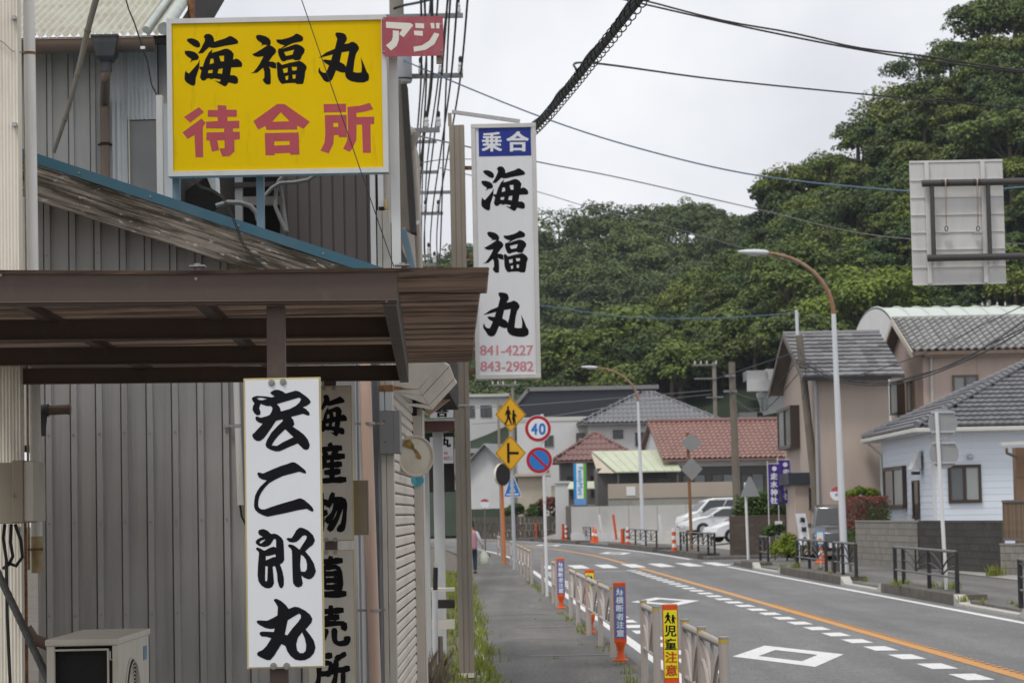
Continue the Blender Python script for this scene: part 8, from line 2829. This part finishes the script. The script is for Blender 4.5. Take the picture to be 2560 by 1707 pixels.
def street_lamp(label, base, top_z, reach):
    x, y, z = base
    t = thing('street_lamp', label, 'street lamp', base, 'curved-arm street lamps on the right')
    H = top_z - z
    zc = z + H * .80
    pts = [(x, y, z), (x - .05, y, z + H * .4), (x - .11, y, zc)]
    MB().tube(pts, [.105, .09, .065], 14).build('post', 'lamp_white', t, smooth=True)
    MB().tube([(x, y, z), (x, y, z + .32)], .125, 14).build('base_sleeve', 'lamp_white', t, smooth=True)
    arc = [(x - .11, y, zc)]
    for k in range(1, 13):
        f = k / 12
        a = f * math.pi * .47
        arc.append((x - .11 - reach * .80 * (1 - math.cos(a)) * 1.02, y - .0 * f, zc + (H * .195) * math.sin(a)))
    MB().tube(arc, [.064 - .02 * i / 12 for i in range(13)], 12).build('arm', 'lamp_rust', t, smooth=True)
    e = Vector(arc[-1])
    m = MB()
    prof = [(-.05, .045), (.05, .085), (.35, .10), (.7, .085), (.95, .05), (1.02, .02)]
    vs, N = [], 14
    for d, r in prof:
        for k in range(N):
            a = 2 * math.pi * k / N
            vs.append((e.x - d * .80, e.y + r * 1.15 * math.cos(a), e.z + .02 + r * .78 * math.sin(a) + d * .035))
    fs = [(i * N + k, i * N + (k + 1) % N, (i + 1) * N + (k + 1) % N, (i + 1) * N + k) for i in range(len(prof) - 1) for k in range(N)] + [tuple(range(N - 1, -1, -1)), tuple((len(prof) - 1) * N + k for k in range(N))]
    m.add(vs, fs).build('lamp_head', 'lamp_white', t, smooth=True)
    m = MB()
    m.grid(6, 4, lambda a, b: (e.x - .12 - .42 * a, e.y - .08 + .16 * b, e.z - .05 - .035 * math.sin(math.pi * a) * math.sin(math.pi * b)))
    m.build('lens', 'lamp_glass', t, smooth=True)
    return t
b = G(2112, 1430, .1)
street_lamp('tall curved street lamp in front of the beige house', b, W(1915, 628, b.y).z, 2.45)
p = W(1608, 1350, 137)
street_lamp('farther curved street lamp above the red tiled roof', (p.x, 137, .15), W(1510, 916, 137).z, 2.9)

def insul(m_white, m_dark, p, s=1.0):
    m_white.lathe(p, [(.02 * s, 0), (.055 * s, .03 * s), (.06 * s, .10 * s), (.045 * s, .14 * s), (.058 * s, .18 * s), (.03 * s, .25 * s)], 10)
    m_dark.lathe(Vector(p) + Vector((0, 0, .25 * s)), [(.04 * s, 0), (.045 * s, .1 * s), (.02 * s, .14 * s)], 8)

def utility_pole(label, px, Y, top_py, arms, trans=None, r=(.19, .14), mt='pole_concrete', lean=0.0, x=None, name='utility_pole', zbase=.1, grp=None):
    xx = W(px, 700, Y).x if x is None else x
    zt = W(px, top_py, Y).z
    t = thing(name, label, 'utility pole', (xx - lean, Y, zbase), grp)
    MB().tube([(xx - lean * -1 * 0, Y, zbase), (xx, Y, zt)] if not lean else [(xx + lean, Y, zbase), (xx, Y, zt)], [r[0], r[1]], 16).build('pole', mt, t, smooth=True)
    for (py, xa, xb, ins) in arms:
        z = W(px, py, Y).z
        a, b_ = W(xa, py, Y).x, W(xb, py, Y).x
        MB().bar((a, Y - .17, z), (b_, Y - .17, z), .10, .10).build('cross_arm', 'arm_steel', t)
        for ip in ins:
            mw, md = MB(), MB()
            insul(mw, md, (W(ip, py, Y).x, Y - .17, z + .045))
            i = mw.build('insulator', 'insulator', t, smooth=True)
            md.build('insulator_cap', 'wire_black', i)
    if trans:
        for (xa, ya, xb, yb) in trans:
            X0, X1, Z0, Z1 = RECT(xa, ya, xb, yb, Y - .4)
            c = Vector(((X0 + X1) / 2, Y - .42, Z0))
            rr = (X1 - X0) / 2
            h = Z1 - Z0
            tr = MB().lathe(c, [(rr * .9, 0), (rr, .04), (rr, h), (rr * .6, h + .1), (.05, h + .12)], 20).build('transformer', 'transformer', t, smooth=True)
            MB().lathe(c, [(rr * 1.01, .06), (rr * 1.01, .10)], 20).build('band', 'cable_black', tr)
    return t
utility_pole('near utility pole with grey transformer behind the small red plate', 1003, 58, -60,
             [(46, 960, 1158, (1146,)), (195, 965, 1158, (1053, 1104, 1152)), (330, 985, 1100, (1067, 1097))], trans=[(984, 130, 1030, 208)], r=(.19, .16))
utility_pole('second utility pole beside the gutter of the brown house', 1040, 84, 420,
             [(357, 1030, 1092, ()), (433, 1036, 1096, ()), (484, 1040, 1160, ()), (536, 1045, 1108, (1064, 1096)), (620, 1030, 1056, ()), (642, 1018, 1075, (1072,)), (664, 1018, 1090, (1087,))], r=(.19, .16))
utility_pole('leaning concrete pole in front of the beige house', 1994, 93.5, 838, [], r=(.16, .13), lean=.62, mt='pole_dark', name='utility_pole', zbase=.1)
t = thing('pole_extension', 'thin grey mast on top of the leaning concrete pole', 'mast', W(1994, 842, 93.5))
MB().tube([W(1994, 842, 93.5), W(1991, 775, 93.5)], .06, 8).build('mast', 'lamp_white', t)
utility_pole('slim pole in the lot beside the parked white van', 1824, 122, 905, [(940, 1812, 1838, ()), (978, 1808, 1842, ())], r=(.20, .15), mt='pole_dark', lean=.1, zbase=.3)
utility_pole('far utility pole with white insulators before the wooded slope', 1780, 185, 905, [(912, 1732, 1792, (1737, 1752, 1767, 1790)), (946, 1735, 1792, ()), (993, 1765, 1808, ())], r=(.17, .14), zbase=.6)
utility_pole('thin pole with insulators above the navy building edge', 1276, 200, 965, [(962, 1228, 1300, (1232, 1245, 1258, 1288))], r=(.14, .11), zbase=.3)
utility_pole('pole top with insulators behind the pale green barrel roof', 2470, 165, 750, [(768, 2440, 2520, (2455, 2468, 2492, 2512))], r=(.16, .13), zbase=.6)
utility_pole('short pole top behind the dark slate ridge', 2062, 175, 825, [(838, 2035, 2085, (2042, 2057, 2073))], r=(.14, .12), zbase=.6)

def wire(label, pts, r, mt='wire_black', sag=0.0, group='overhead wires', twist=None, strands=1, gap=.0):
    """pts: (px, py, distance); a chain of spans, smoothed"""
    P = [W(*p) for p in pts]
    out = []
    if len(P) == 2:
        for i in range(17):
            f = i / 16
            q = P[0].lerp(P[1], f); q.z -= sag * 4 * f * (1 - f); out.append(q)
    else:
        for i in range(len(P) - 1):
            p0, p1, p2, p3 = P[max(i - 1, 0)], P[i], P[i + 1], P[min(i + 2, len(P) - 1)]
            for k in range(8):
                f = k / 8
                out.append(.5 * ((2 * p1) + (p2 - p0) * f + (2 * p0 - 5 * p1 + 4 * p2 - p3) * f * f + (3 * p1 - p0 - 3 * p2 + p3) * f ** 3))
        out.append(P[-1])
    t = thing('overhead_wire', label, 'wire', out[0], group)
    for s in range(strands):
        off = Vector((0, 0, gap * s))
        MB().tube([q + off * (1 + .4 * math.sin(i * .8)) for i, q in enumerate(out)], r, 6).build('strand', mt, t, smooth=True)
    if twist:
        rad, pitch = twist
        # helix round the cable
        L = [0]
        for a, b in zip(out, out[1:]): L.append(L[-1] + (b - a).length)
        m = MB()
        n = int(L[-1] / pitch * 10)
        hp = []
        for i in range(n + 1):
            s = L[-1] * i / n
            j = max(0, min(len(out) - 2, int(np.searchsorted(L, s)) - 1))
            f = (s - L[j]) / max(1e-6, L[j + 1] - L[j])
            q = out[j].lerp(out[j + 1], f)
            d = (out[j + 1] - out[j]).normalized()
            a = d.cross(Vector((0, 0, 1))).normalized(); b = a.cross(d)
            an = 2 * math.pi * s / pitch
            hp.append(q + (a * math.cos(an) + b * math.sin(an)) * rad)
        m.tube(hp, .006, 5)
        m.build('spiral_hanger', mt, t)
    return t
wire('thick black cable bundle with spiral hangers rising from the white sign', [(1720, -150, 19), (1602, 0, 21), (1490, 140, 24), (1410, 240, 27), (1342, 318, 30), (1250, 400, 36)], .026, twist=(.062, .30), strands=3, gap=.03)
wire('double black wire crossing the sky at the top right', [(1540, -5, 48), (1900, 76, 47), (2240, 140, 46), (2620, 190, 45)], .018, strands=2, gap=.05)
wire('black wire below the double wire, crossing the steep hill', [(1440, 175, 30), (1480, 158, 32), (1800, 200, 40), (2200, 240, 44), (2620, 278, 46)], .015)
wire('bluish wire running from the near pole behind the overhead sign', [(1000, 140, 58), (1040, 165, 57), (1340, 288, 55), (1600, 372, 54), (1900, 440, 53), (2270, 478, 52), (2420, 478, 52), (2620, 462, 51)], .016, 'wire_blue')
wire('grey wire crossing the lower hill from the white sign to the lamp', [(1000, 330, 58), (1345, 405, 70), (1560, 447, 80), (1880, 520, 95), (2200, 590, 110), (2560, 610, 120)], .02, 'cable_grey')
wire('thin wire just below it, fading into the wood', [(1100, 420, 60), (1345, 480, 72), (1480, 520, 82), (1700, 575, 95), (2000, 660, 110)], .012, 'cable_grey')
wire('pale blue wire sagging to the mast on the leaning pole', [(1100, 745, 86), (1345, 763, 88), (1560, 792, 90), (1780, 796, 92), (1990, 782, 93.5)], .022, 'wire_blue')
wire('dark wire below the pale blue one, ending at the slate gable', [(1100, 760, 90), (1345, 788, 100), (1600, 828, 105), (1800, 846, 106), (1990, 850, 106)], .016)
wire('wire over the far lamp to the insulator pole', [(1180, 1060, 150), (1345, 1045, 160), (1600, 1005, 175), (1780, 985, 185)], .022, 'cable_grey')
wire('second wire over the far lamp, a little higher', [(1180, 1020, 150), (1345, 1010, 160), (1600, 990, 175), (1780, 975, 185)], .022, 'cable_grey')
wire('wire from the insulator pole to the lot pole', [(1780, 950, 185), (1824, 935, 122), (1990, 880, 93.5)], .018)
wire('sagging service wire between the lot pole and leaning pole', [(1824, 985, 122), (1900, 1030, 108), (1994, 935, 93.5)], .016)
wire('upper service wire between the lot pole and leaning pole', [(1824, 975, 122), (1905, 995, 108), (1994, 900, 93.5)], .016)
wire('thin service wire to the white hillside house', [(1824, 1000, 122), (1880, 1022, 140), (1930, 1010, 236)], .02)
wire('topmost service cable to the right edge over the pink house', [(1994, 880, 93.3), (2100, 940, 88), (2290, 892, 80), (2450, 815, 74), (2620, 735, 68)], .013)
wire('middle service cable to the right edge over the pink house', [(1996, 900, 93.3), (2110, 950, 88), (2260, 950, 82), (2440, 880, 74), (2620, 760, 68)], .018)
wire('lowest service cable bundle sagging past the pink house', [(1998, 915, 93.3), (2110, 956, 88), (2250, 958, 82), (2430, 895, 74), (2620, 790, 67)], .020, strands=2, gap=.09)
wire('thin drop wire in front of the beige gable', [(1994, 862, 93.2), (2010, 905, 92), (2015, 960, 92), (2006, 1000, 92)], .012)
# the run of wires along the left poles
for k, (x1, y1, x2, y2, x3, y3) in enumerate(((1053, 186, 1030, 538, 1052, -40), (1104, 186, 1064, 530, 1122, -40), (1152, 186, 1096, 530, 1172, -40), (1075, 20, 1050, 357, 1080, -60), (1120, 0, 1066, 433, 1135, -60), (1079, 200, 1042, 480, 1079, -40), (1090, 60, 1058, 390, 1098, -60), (1066, 190, 1048, 530, 1060, -40), (1128, 190, 1080, 540, 1146, -40), (1120, 100, 1100, 640, 1130, -60))):
    wire(('first', 'second', 'third', 'fourth', 'fifth', 'thick black sixth', 'seventh', 'eighth', 'ninth', 'outermost tenth')[k] + ' wire of the bundle along the left utility poles', [(x3, y3, 48), (x1, y1, 57.8), ((x1 + x2) / 2 - 1, (y1 + y2) / 2 + 8, 70), (x2, y2, 83.8), (x2 - 3, 640, 108), (x2 + 10, 720, 140)], .03 if k == 5 else .022, group='wires along the left poles')
wire('dark cable looping from the near pole top', [(985, 22, 57.5), (1010, 14, 57), (1050, 6, 55), (1110, -10, 52)], .03)
wire('black wire running level past the second pole', [(960, 425, 40), (1100, 400, 60), (1180, 398, 70)], .012)

def gantry_sign():
    """back of an overhead sign panel on a pipe arm reaching in from the right"""
    Y = 35.0
    X0, X1, Z0, Z1 = RECT(2278, 406, 2511, 710, Y)
    t = thing('overhead_sign', 'grey back of an overhead road sign on dark pipes at right', 'road sign', ((X0 + X1) / 2, Y, Z0))
    n = 7
    h = (Z1 - Z0) / n
    for i in range(n):
        MB().box(X0 + .004 * i * 0, X1, Y, Y + .03, Z0 + i * h + .004, Z0 + (i + 1) * h - .004).build('panel', 'panel_alu', t, bevel=.003)
        MB().box(X0, X1, Y - .016, Y - .001, Z0 + i * h - .008, Z0 + i * h + .008).build('panel_flange', 'alu', t)
    MB().box(X0, X1, Y - .012, Y + .03, Z1, Z1 + .03).build('panel_flange', 'alu', t)
    za, zb = W(2400, 460, Y).z, W(2400, 646, Y).z
    for px in (2319, 2459):
        x = W(px, 550, Y).x
        MB().box(x - .028, x + .028, Y - .05, Y - .017, Z0 + .01, Z1 + .01).build('upright_channel', 'alu', t)
        x2 = x + .05
        MB().tube([(x2, Y - .13, zb), (x2, Y - .13, za)], .030, 12).build('upright_pipe', 'gantry', t, smooth=True)
    xr = 9.95
    for z, px in ((za, 2304), (zb, 2312)):
        x = W(px, 550, Y).x
        MB().tube([(x, Y - .13, z), (xr, Y - .13, z)], .047, 16).build('arm_pipe', 'gantry', t, smooth=True)
    MB().tube([(xr, Y - .13, .1), (xr, Y - .13, za + .4)], .11, 18).build('mast', 'gantry', t, smooth=True)
    for px in (2360, 2439):
        x = W(px, 500, Y).x
        MB().tube([(x, Y - .13, za - .05), (x, Y - .13, za + .05)], .0, 4)
        for s in (-.035, .035):
            MB().tube([(x + s - .008, Y - .13, za), (x + s + .008, Y - .13, za)], .051, 16).build('tape', 'cable_black', t)
        MB().tube([(x - .004, Y - .13, za), (x + .004, Y - .13, za)], .053, 16).build('strap', 'insulator', t)
        zc = W(px, 565, Y).z
        for s in (-.012, .012):
            MB().tube([(x + s, Y - .18, za), (x + s * .3, Y - .12, zc)], .003, 5).build('hanging_wire', 'rust', t)
        c = Vector((x, Y - .12, zc - .05))
        MB().tube([c + Vector((.02 * math.cos(a * math.pi / 8), 0, .035 * math.sin(a * math.pi / 8))) for a in range(17)], .007, 6, cap=False).build('shackle', 'cable_black', t)
        MB().box(x - .05, x + .05, Y - .13, Y - .05, zc - .11, zc - .09).build('eye_plate', 'galv', t)
gantry_sign()

# ---------------------------------------------------------------- the damp summer air between here and the hills
hz = bpy.data.materials.new('haze')
hz.use_nodes = True
_t = hz.node_tree
_t.nodes.clear()
_o, _v = _t.nodes.new('ShaderNodeOutputMaterial'), _t.nodes.new('ShaderNodeVolumePrincipled')
_v.inputs['Color'].default_value = (0.80, 0.88, 1.0, 1)
_v.inputs['Density'].default_value = 0.0001
_v.inputs['Anisotropy'].default_value = 0.3
_t.links.new(_v.outputs['Volume'], _o.inputs['Volume'])
MATS['haze'] = hz
tag(MB().box(-620, 720, -70, 1520, -1.5, 75).build('haze', 'haze'), kind='stuff')
SC.cycles.volume_bounces = 1
